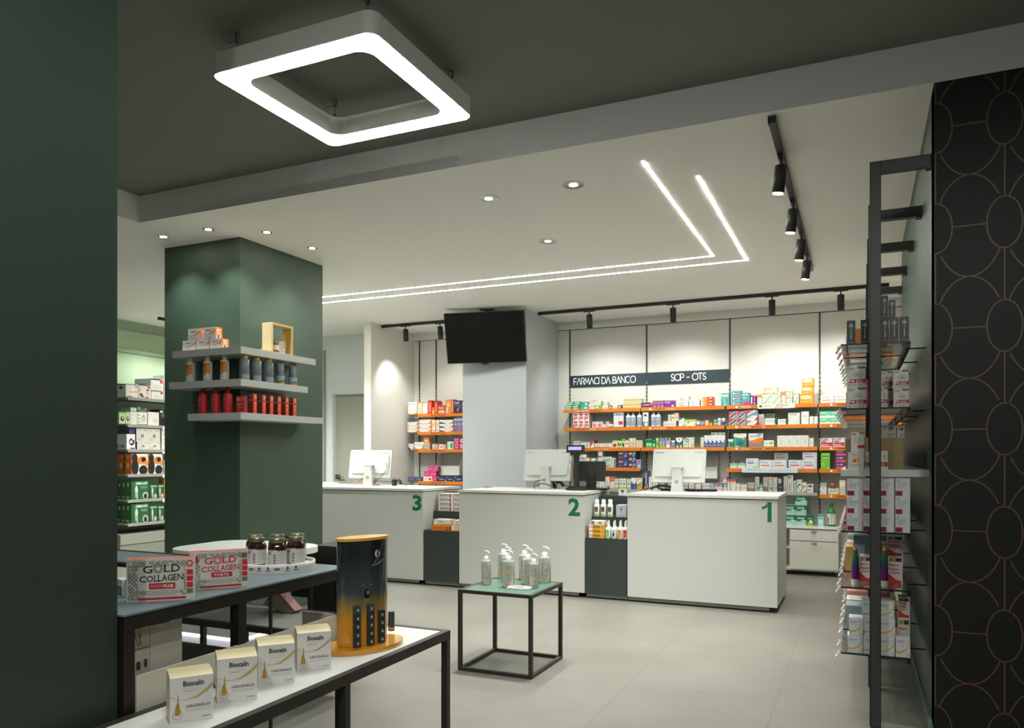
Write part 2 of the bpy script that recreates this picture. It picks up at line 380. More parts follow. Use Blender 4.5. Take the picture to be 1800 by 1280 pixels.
def track_spot(loc, tilt, az, label, group, power, target, lit, cone=60):
    t = thing('track_spotlight', label, 'spotlight', loc, 0, group)
    g = G(); ax = 'x' if group.startswith('spotlights on the back') else 'y'
    if ax == 'x': g.box(-0.075, -0.014, -0.008, 0.075, 0.014, 0, blk)
    else: g.box(-0.014, -0.075, -0.008, 0.014, 0.075, 0, blk)
    obj('adapter', g, t)
    obj('arm', G().lathe([(0.008, -0.05), (0.008, -0.005)], blk, 10), t)
    M = Matrix.Translation((0, 0, -0.045)) @ Matrix.Rotation(az, 4, 'Z') @ Matrix.Rotation(tilt, 4, 'X')
    body = mat('#23231e', 0.5)
    g = G(); g.lathe([(0.034, -0.165), (0.036, -0.165), (0.036, 0.0), (0.03, 0.004)], body, 24, M=M, capb=False); obj('lamp_head', g, t)
    g = G(); g.lathe([(0.0001, -0.155), (0.033, -0.158)], mat('#fff6dc', 0.5, emit=E_LENS if lit else 4), 20, M=M, capt=False, capb=False); obj('lens', g, t)
    if power: spot('lamp_light', Vector(loc) + (M @ Vector((0, 0, -0.17))), target, power, cone, 0.75, 0.035, parent=t)
    return t
zt_ = ZC - 0.038
nm = ['nearest', 'second nearest', 'third nearest', 'farthest']
for k, (u, v, az) in enumerate(((1374, 268, 0.5), (1398, 348, 0.3), (1411, 404, 0.8), (1421, 443, 0.1))):
    p = onZ(u, v, ZC)
    track_spot((-0.43, p.y, zt_), -0.12, -1.2 - az * 0.3, 'black cylinder spotlight on the right ceiling track, the %s of four' % nm[k], 'spotlights on the right track', P_TRACK_R, (-1.4, p.y + 0.3, 0), True, 75)
for k, u in enumerate((1036, 1183, 1357, 1478)):
    x = onY(u, 560, 9.0).x
    track_spot((x, 9.0, zt_), 0.1, 0.0, 'black cylinder spotlight on the long back track, %s from the left' % ['first', 'second', 'third', 'fourth'][k], 'spotlights on the back tracks', P_TRACK, (x - 0.05, YW, 1.2), False, 125)
x = onY(713, 585, 9.0).x
track_spot((x, 9.0, zt_), 0.12, 0.25, 'black cylinder spotlight on the short track beside the cream alcove wall', 'spotlights on the back tracks', P_TRACK * .9, tuple(onX(692, 735, -6.077)), False, 85)
track_spot((-5.15, 9.0, zt_), 0.12, 0, 'black cylinder spotlight on the short track behind the TV', 'spotlights on the back tracks', P_TRACK * .7, (-5.1, YW, 1.3), False, 115)
# spots on the far-left track over the health-device shelves
for k, y in enumerate((7.5, 8.2, 8.9)):
    track_spot((tk_.x, y, zt_), 0.1, 1.57, 'black spotlight on the left track behind the green column, the %s of three' % ['nearest', 'middle', 'farthest'][k], 'spotlights on the left track', P_LEFT, (-8.6, y, 1.0), False, 150)
# ================================================================ COUNTERS
CF = 7.12; CT = 1.012; CH = 1.034
c_body = mat('#bdbfb8', 0.45); c_top = mat('#c9cac3', 0.35); kick = mat('#8b8d83', 0.4); dkgreen = mat('#2f3833', 0.5)
def counter(x0, x1, y1, digit, dx0, dx1, dz0, dz1, label):
    t = thing('sales_counter', label, 'counter', ((x0 + x1) / 2, CF, 0), 0, 'white numbered sales counters'); h = (x1 - x0) / 2
    obj('body', G().box(-h, 0, 0.05, h, y1 - CF, CT - 0.012, c_body), t)
    obj('worktop', G().box(-h - 0.008, -0.012, CT - 0.004, h + 0.008, y1 - CF + 0.01, CH, c_top), t)
    obj('kick_plate_and_shade', G().box(-h + 0.0, 0.03, 0.014, h - 0.07, 0.05, 0.0495, kick).box(-h, 0.051, 0, h - 0.09, y1 - CF - 0.05, 0.0495, blk), t)  # black block behind the grey kick paints in the shadow gap underneath
    c = t.location.x
    g = G(); gm_ = mat('#0e6a3c', 0.5)
    if digit == '1':
        W_, H_ = dx1 - dx0, dz1 - dz0; q = lambda a, b: (dx0 - c + a * W_, -0.0012, dz0 + b * H_)
        g.poly([q(.56, 0), q(1, 0), q(1, 1), q(.6, 1)], gm_); g.poly([q(.0, .62), q(.2, .66), q(.56, .74), q(.6, 1), q(.42, .86), q(.2, .79), q(0, .76)], gm_)
    else: g.text(dx0 - c, dz0, dx1 - c, dz1, -0.0012, digit, gm_, 0.035)
    obj('number', g, t)
    return t
counter(-2.022, -0.665, 8.03, '1', -0.795, -0.712, 0.805, 0.982, 'white sales counter with green number 1, rightmost')
counter(-3.842, -2.455, 7.96, '2', -2.622, -2.500, 0.800, 0.976, 'white sales counter with green number 2, in the middle')
counter(-6.6, -4.285, 7.96, '3', -4.417, -4.300, 0.796, 0.968, 'white sales counter with green number 3, leftmost beside the green column')
def steps(x0, x1, label):
    t = thing('stepped_display', label, 'display stand', ((x0 + x1) / 2, CF + 0.004, 0), 0, 'dark green stepped displays between the counters'); h = (x1 - x0) / 2 - 0.003
    obj('lower_step', G().box(-h, 0, 0.05, h, 0.2, 0.592, dkgreen), t)
    obj('middle_step', G().box(-h, 0.203, 0.05, h, 0.43, 0.786, dkgreen), t)
    obj('upper_step', G().box(-h, 0.433, 0.05, h, 0.68, 0.985, dkgreen), t)
    obj('kick_plate_and_shade', G().box(-h, 0.03, 0.014, h, 0.05, 0.0495, kick).box(-h, 0.051, 0, h, 0.6, 0.049, blk), t)  # grey kick, plus a black block for the shade below it
steps(-2.447, -2.030, 'dark green stepped display between the right and middle counters')
steps(-4.277, -3.850, 'dark green stepped display between the left and middle counters')

# ================================================================ SCREENS ON THE COUNTERS
def monitor(loc, rz, label, cables, sc=1.0):
    t = thing('till_monitor', label, 'monitor', loc, rz, 'white monitors seen from behind')
    pw = mat('#babdb9', 0.35); gy = mat('#8d8f8a', 0.5)
    M = Matrix.Translation((0, 0.03, 0.245)) @ Matrix.Rotation(math.radians(-12), 4, 'X')
    g = G(); n = rrect(-0.265, -0.155, 0.265, 0.185, 0.015, 4)
    R = M @ Matrix.Rotation(PI / 2, 4, 'X')
    g.prism(n, -0.035, 0.0, pw, M=R, smooth=True)
    g.prism(rrect(-0.235, -0.10, 0.235, 0.15, 0.03, 4), 0.0, 0.012, pw, M=R, smooth=True)
    obj('housing', g, t)
    g = G()
    for x in (-0.235, 0.155): g.prism(rrect(x, 0.142, x + 0.08, 0.15, 0.003, 2), 0.0125, 0.0135, gy, M=R)
    for x in (-0.25, -0.09, 0.09, 0.25):
        g.lathe([(0.004, 0.0), (0.004, 0.0015)], gy, 8, (x, 0.17, 0.0), M=R); g.lathe([(0.004, 0.0), (0.004, 0.0015)], gy, 8, (x, -0.125, 0.0), M=R)
    obj('vent_slots', g, t)
    g = G(); g.prism(rrect(-0.255, -0.145, 0.255, 0.175, 0.01, 3), -0.0365, -0.0355, mat('#0c0d0e', 0.15), M=R); obj('screen', g, t)
    g = G()   # stand: a tapering white foot
    a = [(-0.046, -0.035, 0.0), (0.072, -0.035, 0.0), (0.072, 0.08, 0.0), (-0.046, 0.08, 0.0)]
    b = [(-0.046 + .02, -0.035, 0.25), (0.05, -0.035, 0.25), (0.05, -0.01, 0.25), (-0.026, -0.01, 0.25)]
    vs_ = [Vector(p) + Vector((-0.012, -0.03, 0.0)) for p in a] + [Vector(p) + Vector((-0.012, -0.012, 0)) for p in b]
    g.add([tuple(p) for p in vs_], [(3, 2, 1, 0), (4, 5, 6, 7), (0, 1, 5, 4), (1, 2, 6, 5), (2, 3, 7, 6), (3, 0, 4, 7)], pw)
    g.box(-0.07, -0.072, 0, 0.07, 0.1, 0.006, pw)
    g.box(-0.055, -0.05, 0.235, 0.055, 0.02, 0.25, pw)
    obj('stand', g, t)
    g = G(); g.lathe([(0.018, 0), (0.018, 0.002)], gy, 14, (0, 0, 0), M=Matrix.Translation((0.0, -0.0585, 0.1)) @ Matrix.Rotation(math.radians(86), 4, 'X'), sx=1.2); obj('cable_hole', g, t)
    for pts, cc, r in cables:
        obj('cable', G().tube(pts, r, mat(cc, 0.6), 6), t)
    return t
def arc_pts(a, b, c, n=10):
    a, b, c = Vector(a), Vector(b), Vector(c); return [tuple(a * (1 - t) ** 2 + b * 2 * t * (1 - t) + c * t * t) for t in [i / n for i in range(n + 1)]]
m3 = onY(648, 853, 7.62); m2 = onY(958, 860, 7.62); m1 = onY(1190, 863, 7.62)
monitor((m3.x - 0.02, 7.66, CH), 0.22, 'white monitor seen from behind on counter 3, loose cables hanging below', [
    (arc_pts((0.21, 0.0, 0.27), (0.3, -0.06, 0.2), (0.08, 0.02, 0.06)), '#2b2b2a', 0.0035),
    (arc_pts((0.09, 0.05, 0.14), (0.13, -0.02, 0.08), (0.06, 0.02, 0.03)), '#a33a2a', 0.005),
    (arc_pts((0.05, 0.05, 0.14), (0.1, -0.02, 0.08), (0.04, 0.02, 0.03)), '#2b2b2a', 0.005),
    (arc_pts((0.0, 0.03, 0.07), (-0.1, 0.02, 0.12), (-0.17, -0.04, 0.006)), '#b0452f', 0.006),
    (arc_pts((0.0, 0.02, 0.085), (-0.13, 0.02, 0.11), (-0.2, -0.04, 0.005)), '#8a8a86', 0.004),
    (arc_pts((0.0, 0.04, 0.05), (0.2, 0.02, 0.06), (0.42, 0.1, 0.02)), '#6b625a', 0.004),
    (arc_pts((0.02, 0.03, 0.03), (0.12, -0.08, 0.03), (0.16, -0.08, 0.006)), '#2b2b2a', 0.004)])
monitor((m2.x - 0.0, 7.66, CH), 0.02, 'white monitor seen from behind on counter 2, black cables looped round its stand', [
    (arc_pts((0.26, 0.0, 0.3), (0.34, 0.0, 0.24), (0.27, 0.05, 0.05)), '#2a2a28', 0.0035),
    (arc_pts((0.0, -0.085, 0.1), (-0.14, -0.1, 0.1), (-0.09, -0.1, 0.006)), '#2a2a28', 0.004),
    (arc_pts((-0.09, -0.1, 0.04), (0.03, -0.12, 0.1), (0.1, -0.09, 0.02)), '#2a2a28', 0.004),
    (arc_pts((-0.07, -0.1, 0.03), (0.0, -0.12, 0.08), (0.09, -0.09, 0.03)), '#3c3c3a', 0.003),
    (arc_pts((0.06, 0.04, 0.15), (0.08, 0.0, 0.07), (0.16, 0.0, 0.01)), '#96928a', 0.004),
    (arc_pts((0.05, 0.04, 0.15), (0.05, 0.0, 0.07), (0.08, -0.04, 0.03)), '#2a2a28', 0.004)])
monitor((m1.x - 0.0, 7.66, CH), -0.02, 'white monitor seen from behind on counter 1, black tray lying below it', [
    (arc_pts((0.06, 0.04, 0.14), (0.07, 0.0, 0.08), (0.03, 0.02, 0.02)), '#a8a59c', 0.003)])
# tangle of black leads / keyboard tray under monitor 1
g = G(); g.prism(rrect(-0.26, -0.05, 0.3, 0.07, 0.03, 4), 0, 0.02, mat('#17170f', 0.5), smooth=True)
tag(obj('keyboard', g, loc=(m1.x + 0.05, 7.83, CH), rz=0.05), 'flat black keyboard lying behind the monitor on counter 1', 'keyboard')
g = G(); g.tube(arc_pts((-0.13, 0, 0.02), (0.0, 0.0, 0.09), (0.12, 0.02, 0.02)), 0.012, mat('#1d1d18', 0.6), 8); g.tube(arc_pts((-0.18, -0.02, 0.008), (-0.1, -0.03, 0.06), (0.0, 0.0, 0.02)), 0.006, mat('#1d1d18', 0.6), 6)
tag(obj('cable_bundle', g, loc=(m1.x - 0.16, 7.70, CH)), 'black cable bundle left of the monitor foot on counter 1', 'cable')
def scanner(loc, rz, label):
    t = thing('barcode_scanner', label, 'scanner', loc, rz, 'black handheld barcode scanners'); m = mat('#20201b', 0.45)
    g = G(); g.lathe([(0.028, 0), (0.034, 0.03), (0.036, 0.06), (0.026, 0.085), (0.008, 0.095)], m, 16, (-0.03, 0, 0), sy=0.8); obj('scan_head', g, t)
    g = G(); g.tube([(-0.03, 0, 0.065), (0.02, 0, 0.075), (0.06, 0, 0.055), (0.075, 0, 0.02)], 0.018, m, 10); obj('handle', g, t)
    g = G(); g.tube(arc_pts((0.075, 0, 0.03), (0.11, 0, 0.035), (0.15, 0.0, 0.006)), 0.004, m, 6); obj('cable', g, t)
p = onY(695, 852, 7.7); scanner((p.x, 7.72, CH), -0.1, 'black barcode scanner lying on counter 3 right of the monitor')
p = onY(978, 858, 7.86); scanner((p.x, 7.87, CH), 0.2, 'black barcode scanner on counter 2 beside the monitor foot')
# till with customer display on counter 2
px = onY(1012, 860, 7.5).x
t = thing('pole_display', 'black customer display with violet screen on a pole, on counter 2', 'customer display', (px + 0.01, 7.5, CH)); m = mat('#26261f', 0.5)
obj('base', G().prism(rrect(-0.1, -0.06, 0.1, 0.08, 0.02, 4), 0, 0.028, m).prism(rrect(-0.085, -0.045, 0.085, 0.07, 0.02, 4), 0.028, 0.045, m), t)
obj('pole', G().box(-0.024, -0.02, 0.045, 0.024, 0.02, 0.36, m), t)
M = Matrix.Translation((-0.012, 0, 0.43)) @ Matrix.Rotation(-0.12, 4, 'X')
obj('display_head', G().box(-0.092, -0.025, -0.04, 0.092, 0.025, 0.036, m, M=M).box(-0.05, -0.02, -0.07, 0.05, 0.02, -0.04, m, M=M), t)
obj('display_screen', G().box(-0.07, -0.027, -0.016, 0.072, -0.0255, 0.018, mat('#8f8fd6', 0.4, emit=0.35), M=M), t)
sx_ = onY(1035, 858, 7.62).x
t = thing('till_screen', 'black touch screen till seen from behind on counter 2', 'till', (sx_ + 0.01, 7.68, CH), 0.05)
M = Matrix.Translation((0, 0.02, 0.2)) @ Matrix.Rotation(-0.16, 4, 'X') @ Matrix.Rotation(PI / 2, 4, 'X')
obj('housing', G().prism(rrect(-0.14, -0.11, 0.14, 0.1, 0.012, 4), -0.03, 0.01, mat('#17170f', 0.45), M=M), t)
obj('stand', G().box(-0.05, -0.03, 0.01, 0.045, 0.03, 0.16, mat('#1b1b14', 0.45)), t)
obj('base', G().prism(rrect(-0.12, -0.08, 0.17, 0.14, 0.05, 5), 0, 0.018, mat('#17170f', 0.4)), t)
p = onY(835, 858, 7.6)
tag(obj('folded_leaflet', G().box(-0.06, -0.05, 0, 0.06, 0.05, 0.004, '#b8bcbc').box(-0.04, -0.055, 0.0042, 0.04, 0.03, 0.007, '#9b2c26'), loc=(-3.83, 7.75, CH), rz=0.2), 'flat grey leaflet with red band at the left end of counter 2', 'leaflet')
g = G(); g.box(-0.1, -0.1, 0, 0.1, 0.1, 0.02, c_top); p = onY(582, 850, 7.9)
tag(obj('counter_block', g, loc=(p.x - 0.02, 7.84, CH)), 'small white slab on counter 3 beside the green column', 'slab')

# ================================================================ TV
def tv():
    Yt = 8.5
    ps = [onY(u, v, Yt) for u, v in ((783, 554), (921, 547), (926, 634), (790, 637))]
    c = sum(ps, Vector()) / 4
    t = thing('wall_television', 'large black flat television hanging from the white ceiling in front of the grey pillar', 'television', (c.x, Yt, c.z), math.radians(11))
    M = Matrix.Rotation(math.radians(15), 4, 'X')
    hw, hh = 0.507, 0.312
    g = G(); g.prism(rrect(-hw, -hh, hw, hh, 0.006, 2), -0.02, 0.03, mat('#12120e', 0.4), M=M @ Matrix.Rotation(PI / 2, 4, 'X')); obj('casing', g, t)
    g = G(); g.box(-hw + 0.01, -0.0325, -hh + 0.012, hw - 0.01, -0.031, hh - 0.01, mat('#0b0b08', 0.25), M=M); obj('screen', g, t)
    g = G(); g.prism(rrect(-0.045, -0.012, 0.045, 0.012, 0.01, 3), -0.0, 0.028, mat('#12120e', 0.4), M=M @ Matrix.Translation((-0.02, 0, -hh - 0.005)) @ Matrix.Rotation(PI / 2, 4, 'X')); obj('sensor', g, t)
    top = ZC - c.z
    g = G(); g.box(-0.09, 0.03, top - 0.008, 0.09, 0.13, top, mat('#1a1a16')); g.lathe([(0.02, 0), (0.02, top - 0.03)], mat('#1a1a16'), 12, (0, 0.08, 0.02)); g.box(-0.12, 0.04, -0.15, 0.12, 0.075, 0.1, mat('#1a1a16')); g.box(-0.03, 0.04, -0.02, 0.03, 0.09, 0.04, mat('#1a1a16')); obj('ceiling_bracket', g, t)
tv()

# ================================================================ FOREGROUND TABLES
frame_b = mat('#17140e', 0.5); frame_d = mat('#2c2a20', 0.5)
def frame_table(name, label, x0, x1, y0, y1, z, top_m, rail, legs, cat='table', fm=frame_d, bottom=False, leg_w=0.025, group=None):
    t = thing(name, label, cat, ((x0 + x1) / 2, (y0 + y1) / 2, 0), 0, group); a, b = (x1 - x0) / 2, (y1 - y0) / 2; w_ = leg_w
    for zz in ([z] if not bottom else [z, rail]):
        g = G()
        g.box(-a, -b, zz - rail, a, -b + w_, zz, fm); g.box(-a, b - w_, zz - rail, a, b, zz, fm)
        g.box(-a, -b + w_, zz - rail, -a + w_, b - w_, zz, fm); g.box(a - w_, -b + w_, zz - rail, a, b - w_, zz, fm)
        obj('frame' if zz == z else 'base_frame', g, t)
    obj('tabletop', G().box(-a + w_ + .001, -b + w_ + .001, z - 0.02, a - w_ - .001, b - w_ - .001, z - 0.002, top_m), t)
    for lx, ly in legs:
        obj('leg', G().box(lx - t.location.x, ly - t.location.y, 0 if not bottom else rail, lx - t.location.x + w_, ly - t.location.y + w_, z - rail, fm), t)
    return t
# small cube table
bx0, bx1, by0, by1, bz = -2.385, -1.862, 4.40, 4.945, 0.525
frame_table('cube_side_table', 'small black cube frame table with green top, standing free on the tiles', bx0, bx1, by0, by1, bz, mat('#486558', 0.4, noise=0.08, nscale=5), 0.022, [(bx0, by0), (bx1 - .024, by0), (bx0, by1 - .024), (bx1 - .024, by1 - .024)], bottom=True, leg_w=0.024)
# white table in front
wx0, wx1, wy0, wy1, wz = -2.05, -1.705, 0.75, 3.075, 0.60
frame_table('display_table', 'long white-topped display table with black metal frame, nearest the camera', wx0, wx1, wy0, wy1, wz, mat('#d8dad6', 0.3), 0.04, [(wx1 - .03, y) for y in (wy0, 1.53, 2.29, wy1 - 0.032)] + [(wx0, y) for y in (wy0, 1.53)], fm=frame_d, leg_w=0.03)
# grey table beside it
gx0, gx1, gy0, gy1, gz = -2.46, -2.068, 1.66, 2.80, 0.90
t = frame_table('display_table', 'tall grey-topped display table with black frame behind the white table', gx0, gx1, gy0, gy1, gz, mat('#55646a', 0.45), 0.045, [(gx1 - .042, gy0), (gx1 - .042, 2.14), (gx0, gy0), (gx1 - .042, gy1 - .042)], fm=frame_b, leg_w=0.04)
cxx, cyy = (gx0 + gx1) / 2, (gy0 + gy1) / 2
obj('rear_leg', G().box(gx0 - cxx, 2.73 - cyy, 0, gx0 - cxx + .012, 2.742 - cyy, gz - .045, frame_b), t)
obj('glass_top', G().box(gx0 - cxx - 0.004, gy0 - cyy - 0.004, gz, gx1 - cxx + 0.004, gy1 - cyy + 0.004, gz + 0.006, mat('#6c7c80', 0.3)), t)
obj('lower_shelf', G().box(gx0 - cxx + .04, gy0 - cyy + .04, 0.66, gx1 - cxx - 0.012, 2.14 - cyy, 0.69, mat('#12120e', 0.5)), t)
fp = mat('#c6c5b6', 0.5)
obj('back_panel', G().box(gx1 - cxx - 0.011, gy0 - cyy + 0.045, 0.56, gx1 - cxx - 0.001, 2.73 - cyy, 0.704, fp).box(gx1 - cxx - 0.2, 2.73 - cyy, 0.56, gx1 - cxx - 0.001, 2.74 - cyy, 0.704, fp), t)
# second grey table further left
frame_table('display_table', 'grey-topped display table half hidden behind the green pillar, farther left', -3.75, -2.90, 2.49, 2.84, 0.90, mat('#55646a', 0.45), 0.02, [(onY(292, 900, 2.49).x, 2.49), (onY(292, 900, 2.8).x, 2.80), (-3.75, 2.49), (-3.75, 2.80)], fm=frame_b, leg_w=0.03)
# low dark grey table
frame_table('low_display_table', 'low dark grey table with black frame behind the tall grey table', -3.95, -2.62, 3.28, 3.78, 0.45, mat('#5f615a', 0.5), 0.035, [(onY(421, 900, 3.28).x, 3.28), (onY(423, 900, 3.74).x, 3.74), (-3.95, 3.28), (-3.95, 3.74)], fm=frame_b, leg_w=0.03)
# pale rounded table at the foot of the column
t = thing('round_cornered_table', 'pale grey table with rounded corners in front of the green column', 'table', (-3.33, 3.88, 0))
obj('tabletop', G().prism(rrect(-0.44, -0.62, 0.34, -0.02, 0.18, 8), 0.81, 0.845, mat('#c2c6c0', 0.4), smooth=False), t)
for x, y in ((-0.3, -0.06), (0.22, -0.06)): obj('leg', G().box(x - .012, y - .012, 0, x + .012, y + .012, 0.81, frame_b), t)
# black cabinet right of it
YK = 3.95; xk0, xk1 = onY(549, 960, YK).x, onY(612, 960, YK).x; zk = onY(555, 959, YK).z
t = thing('display_cabinet', 'black display cabinet behind the jars and the amber dispenser', 'cabinet', (xk0, YK, 0)); xs_ = onY(512, 1020, YK).x - xk0
obj('carcass', G().box(0, 0, 0.35, xk1 - xk0, 0.3, zk, mat('#11110f', 0.5)), t)
obj('plinth', G().box(0.02, 0.02, 0, 0.12, 0.28, 0.3495, frame_b), t)
obj('side_shelf', G().box(xs_, 0, onY(520, 1049, YK).z, -0.001, 0.2, onY(520, 1000, YK).z, mat('#11110f', 0.5)), t)
t = thing('wire_frame', 'black metal frame handle standing up behind the amber jars', 'rack', (-3.02, 3.60, 0.8455))
obj('bar', G().box(-0.18, -0.006, 0.06, 0.03, 0.006, 0.075, frame_b), t)
for x in (-0.18, 0.018): obj('post', G().box(x, -0.006, 0, x + 0.012, 0.006, 0.06, frame_b), t)
# tilted rose box seen under the table
pa_, pb__ = onY(480, 1038, 3.64), onY(504, 1066, 3.64); sl = (pa_.z - pb__.z) / (pa_.x - pb__.x)
pa_.z -= .45; pb__.z -= .45
t = thing('sloping_block', 'rose edged grey sloping block standing on the low dark table', 'block', (pa_.x, 3.64, 0.4505))
L_ = Vector((pb__.x - pa_.x, 0, pb__.z - pa_.z)).normalized(); kx = pa_.z / -L_.z * L_.x
def slab_(off, th_, m):
    nx, nz = L_.z, -L_.x
    q = [(0 + nx * off, pa_.z + nz * off), (kx + nx * off, 0 + nz * off + 0.0), (kx + nx * (off + th_), nz * (off + th_)), (nx * (off + th_), pa_.z + nz * (off + th_))]
    q = [(a, max(0.0, b)) for a, b in q]
    return G().add([(a, 0, b) for a, b in q] + [(a, .07, b) for a, b in q], [(0, 1, 2, 3), (7, 6, 5, 4), (0, 4, 5, 1), (1, 5, 6, 2), (2, 6, 7, 3), (3, 7, 4, 0)], m)
obj('rose_edge', slab_(-0.022, 0.022, mat('#7d524d', 0.5, noise=0.15, nscale=20)), t)
obj('board', slab_(0.0005, 0.12, mat('#6e6f66', 0.5, noise=0.15, nscale=12)), t)

# ================================================================ RIGHT RACK
post_m = mat('#3a3b36', 0.45)
ys = [4.35, 5.087, 5.883, 6.652, 7.42]; px0, px1 = 0.045, 0.096
NK = ['nearest', 'second', 'third', 'fourth', 'farthest']
for k, y in enumerate(ys):
    t = thing('metal_portal', '%s dark metal post with top arm fixed to the right green wall' % NK[k], 'metal portal', (0.07, y, 0), 0, 'metal portals along the right wall')
    obj('post', G().box(px0 - .07, -0.03, 0.012, px1 - .07, 0.02, 2.895, post_m).box(px0 - .07 - .0008, -0.0308, 0.012, px0 - .066, 0, 2.895, blk).box(px1 - .074, -0.0308, 0.012, px1 - .0692, 0, 2.895, blk), t)
    obj('foot', G().box(-0.02, -0.025, 0, 0.02, 0.015, 0.0115, blk), t)
    zt2 = 2.895 if k == 0 else 2.855
    a = obj('arm', G().box(px1 - .0685, -0.03, zt2 - 0.058, XR - .0705, 0.02, zt2, post_m), t)
    obj('wall_bracket', G().box(XR - 0.1, -0.031, zt2 - 0.068, XR - .0705, 0.021, zt2 - 0.0585, post_m), a)
RY0 = 4.50
glass = mat('#9fb3ad', 0.03, trans=0.95, spec=0.5); gl_edge = mat('#10201b', 0.3)
RZ = {'g1': onY(1560, 601, RY0).z, 'g2': onY(1560, 716, RY0).z, 'w': onY(1560, 826, RY0).z, 'g3': onY(1560, 936, RY0).z, 'g4': onY(1560, 1036, RY0).z, 'g5': onY(1560, 1154, RY0).z}
XL = -0.095
NL = {'g1': 'top glass shelf', 'g2': 'second glass shelf', 'w': 'thick white shelf', 'g3': 'glass shelf below the white one', 'g4': 'glass shelf above the lowest', 'g5': 'lowest glass shelf'}
BAYS = [(RY0, 5.052), (5.112, 5.848), (5.908, 6.617), (6.677, 7.385)]
for k, z in RZ.items():
    for b, (y0, y1) in enumerate(BAYS):
        lb = '%s on the right wall, %s bay from the camera' % (NL[k], ['first', 'second', 'third', 'fourth'][b]); L_ = y1 - y0
        if k == 'w':
            tag(obj('wall_shelf', G().box(XL - .07, 0, -0.036, XR - .072, L_, 0, mat('#bfc2bb', 0.45)), loc=(0.07, y0, z)), lb, 'shelf', 'shelves on the right green wall'); continue
        t = thing('wall_shelf', lb, 'shelf', (0.07, y0, z), 0, 'shelves on the right green wall')
        obj('glass_pane', G().box(XL - .07, 0, -0.008, 0.24 - .07, L_, 0, glass), t)
        obj('front_edge', G().box(XL - .07, -0.002, -0.009, 0.24 - .07, -0.0005, 0, gl_edge), t)
        obj('side_rail', G().box(0.222 - .07, 0.01, -0.034, 0.24 - .07, L_ - .01, -0.0085, blk), t)
        obj('bracket', G().box(0.241 - .07, L_ * .5, -0.012, XR - .0705, L_ * .5 + 0.006, -0.004, gl_edge), t)

# ================================================================ ORANGE SHELF WALL
up_m = mat('#3a3a35', 0.5, metal=0.3)
SF = 9.55; Z1, Z2, Z3, Z4, Z5 = 1.997, 1.755, 1.492, 1.235, 0.962
def upright(x, z0, label):
    g = G(); g.box(-0.008, 0, z0, 0.008, 0.012, 3.095, up_m)
    z = z0 + 0.03
    while z < 2.35: g.box(-0.004, -0.0006, z, 0.004, 0, z + 0.025, '#b9b9b0'); z += 0.05
    tag(obj('shelf_upright', g, loc=(x, YW - 0.0125, 0)), label, 'shelf upright', 'slotted uprights on the back wall')
for x, z0, lb in ((-3.603, 0.5, 'dark slotted upright at the left end of the sign wall'), (-2.538, 0.5, 'dark slotted upright between the two sign panels'), (-1.482, 0.5, 'dark slotted upright right of the second sign panel'), (-0.439, 0.5, 'dark slotted upright at the right end of the shelf wall'), (-5.985, 0.9, 'dark slotted upright beside the cream alcove wall'), (-5.699, 0.9, 'dark slotted upright in the middle of the alcove')):
    upright(x, z0, lb)
orange = mat('#d97a23', 0.4)
def lbl_shelf(x0, x1, z, label, words, group, tx=0.12, grey=False, dep=None):
    t = thing('wall_shelf', label, 'shelf', ((x0 + x1) / 2, SF, z), 0, group); h = (x1 - x0) / 2; dep = dep or (YW - 0.013 - SF)
    obj('board', G().box(-h, 0.004, -0.022, h, dep, 0, mat('#9a9b92', 0.5)), t)
    if grey: obj('front_edge', G().box(-h, 0, -0.035, h, 0.004, 0.0, mat('#a3a69f', 0.4)), t); return t
    g = G(); g.box(-h, -0.004, -0.04, h, 0.003, 0.004, orange)
    x = -h + tx
    if words:
        m1_, m2_ = mat('#f1e2cf'), mat('#4a2410')
        if words[0] == 'o':
            g.lathe([(0.014, 0), (0.014, 0.001)], m1_, 14, M=Matrix.Translation((x, -0.0042, -0.018)) @ Matrix.Rotation(PI / 2, 4, 'X')); x += 0.06
        for wtxt in words[1:]:
            mm_ = m2_ if wtxt.isupper() else m1_; ww = 0.0165 * len(wtxt)
            g.text(x, -0.027, x + ww, -0.009, -0.0046, wtxt, mm_, 0.02 if wtxt.isupper() else 0.0); x += ww + 0.015
    obj('label_strip', g, t); return t
A0, A1, B0, B1, C0, C1, D0, D1 = -3.585, -2.545, -2.535, -1.50, -1.478, -0.452, -0.432, 0.42
GS = 'orange-edged shelves on the back wall'
lbl_shelf(A0, A1, Z1, 'top orange-edged shelf under the FARMACI DA BANCO sign', ['', 'Raffreddore', 'INFLUENZA'], GS, 0.17)
lbl_shelf(A0, A1, Z2, 'second orange-edged shelf under the FARMACI DA BANCO sign', ['', 'RAFFREDDORE', 'tosse'], GS, 0.17)
lbl_shelf(A0, A1, Z3, 'third orange-edged shelf, behind the pole display', ['', 'stipsi', 'tipsi'], GS, 0.42)
lbl_shelf(A0, A1, Z4, 'fourth orange-edged shelf, behind the black till', ['', 'emorroidi'], GS, 0.42)
lbl_shelf(A0, A1, Z5, 'fifth shelf behind counter 2, cartons showing above the worktop', None, GS, grey=True)
lbl_shelf(B0, B1, Z1, 'top orange-edged shelf under the SOP OTS sign', ['o', 'ALLERGIA', 'rinite'], GS)
lbl_shelf(B0, B1, Z2, 'second orange-edged shelf under the SOP OTS sign', ['o', 'Prodotti', 'OCCHI'], GS)
lbl_shelf(B0, B1, Z3, 'third orange-edged shelf, behind the monitor on counter 1', None, GS)
lbl_shelf(B0, B1, Z5, 'low grey shelf right behind the monitor on counter 1', None, GS, grey=True)
lbl_shelf(C0, C1, Z1, 'top orange-edged shelf right of the signs, below the orange cartons', ['o', 'Dolore', 'ACIDITÀ', '&', 'REFLUSSO'], GS)
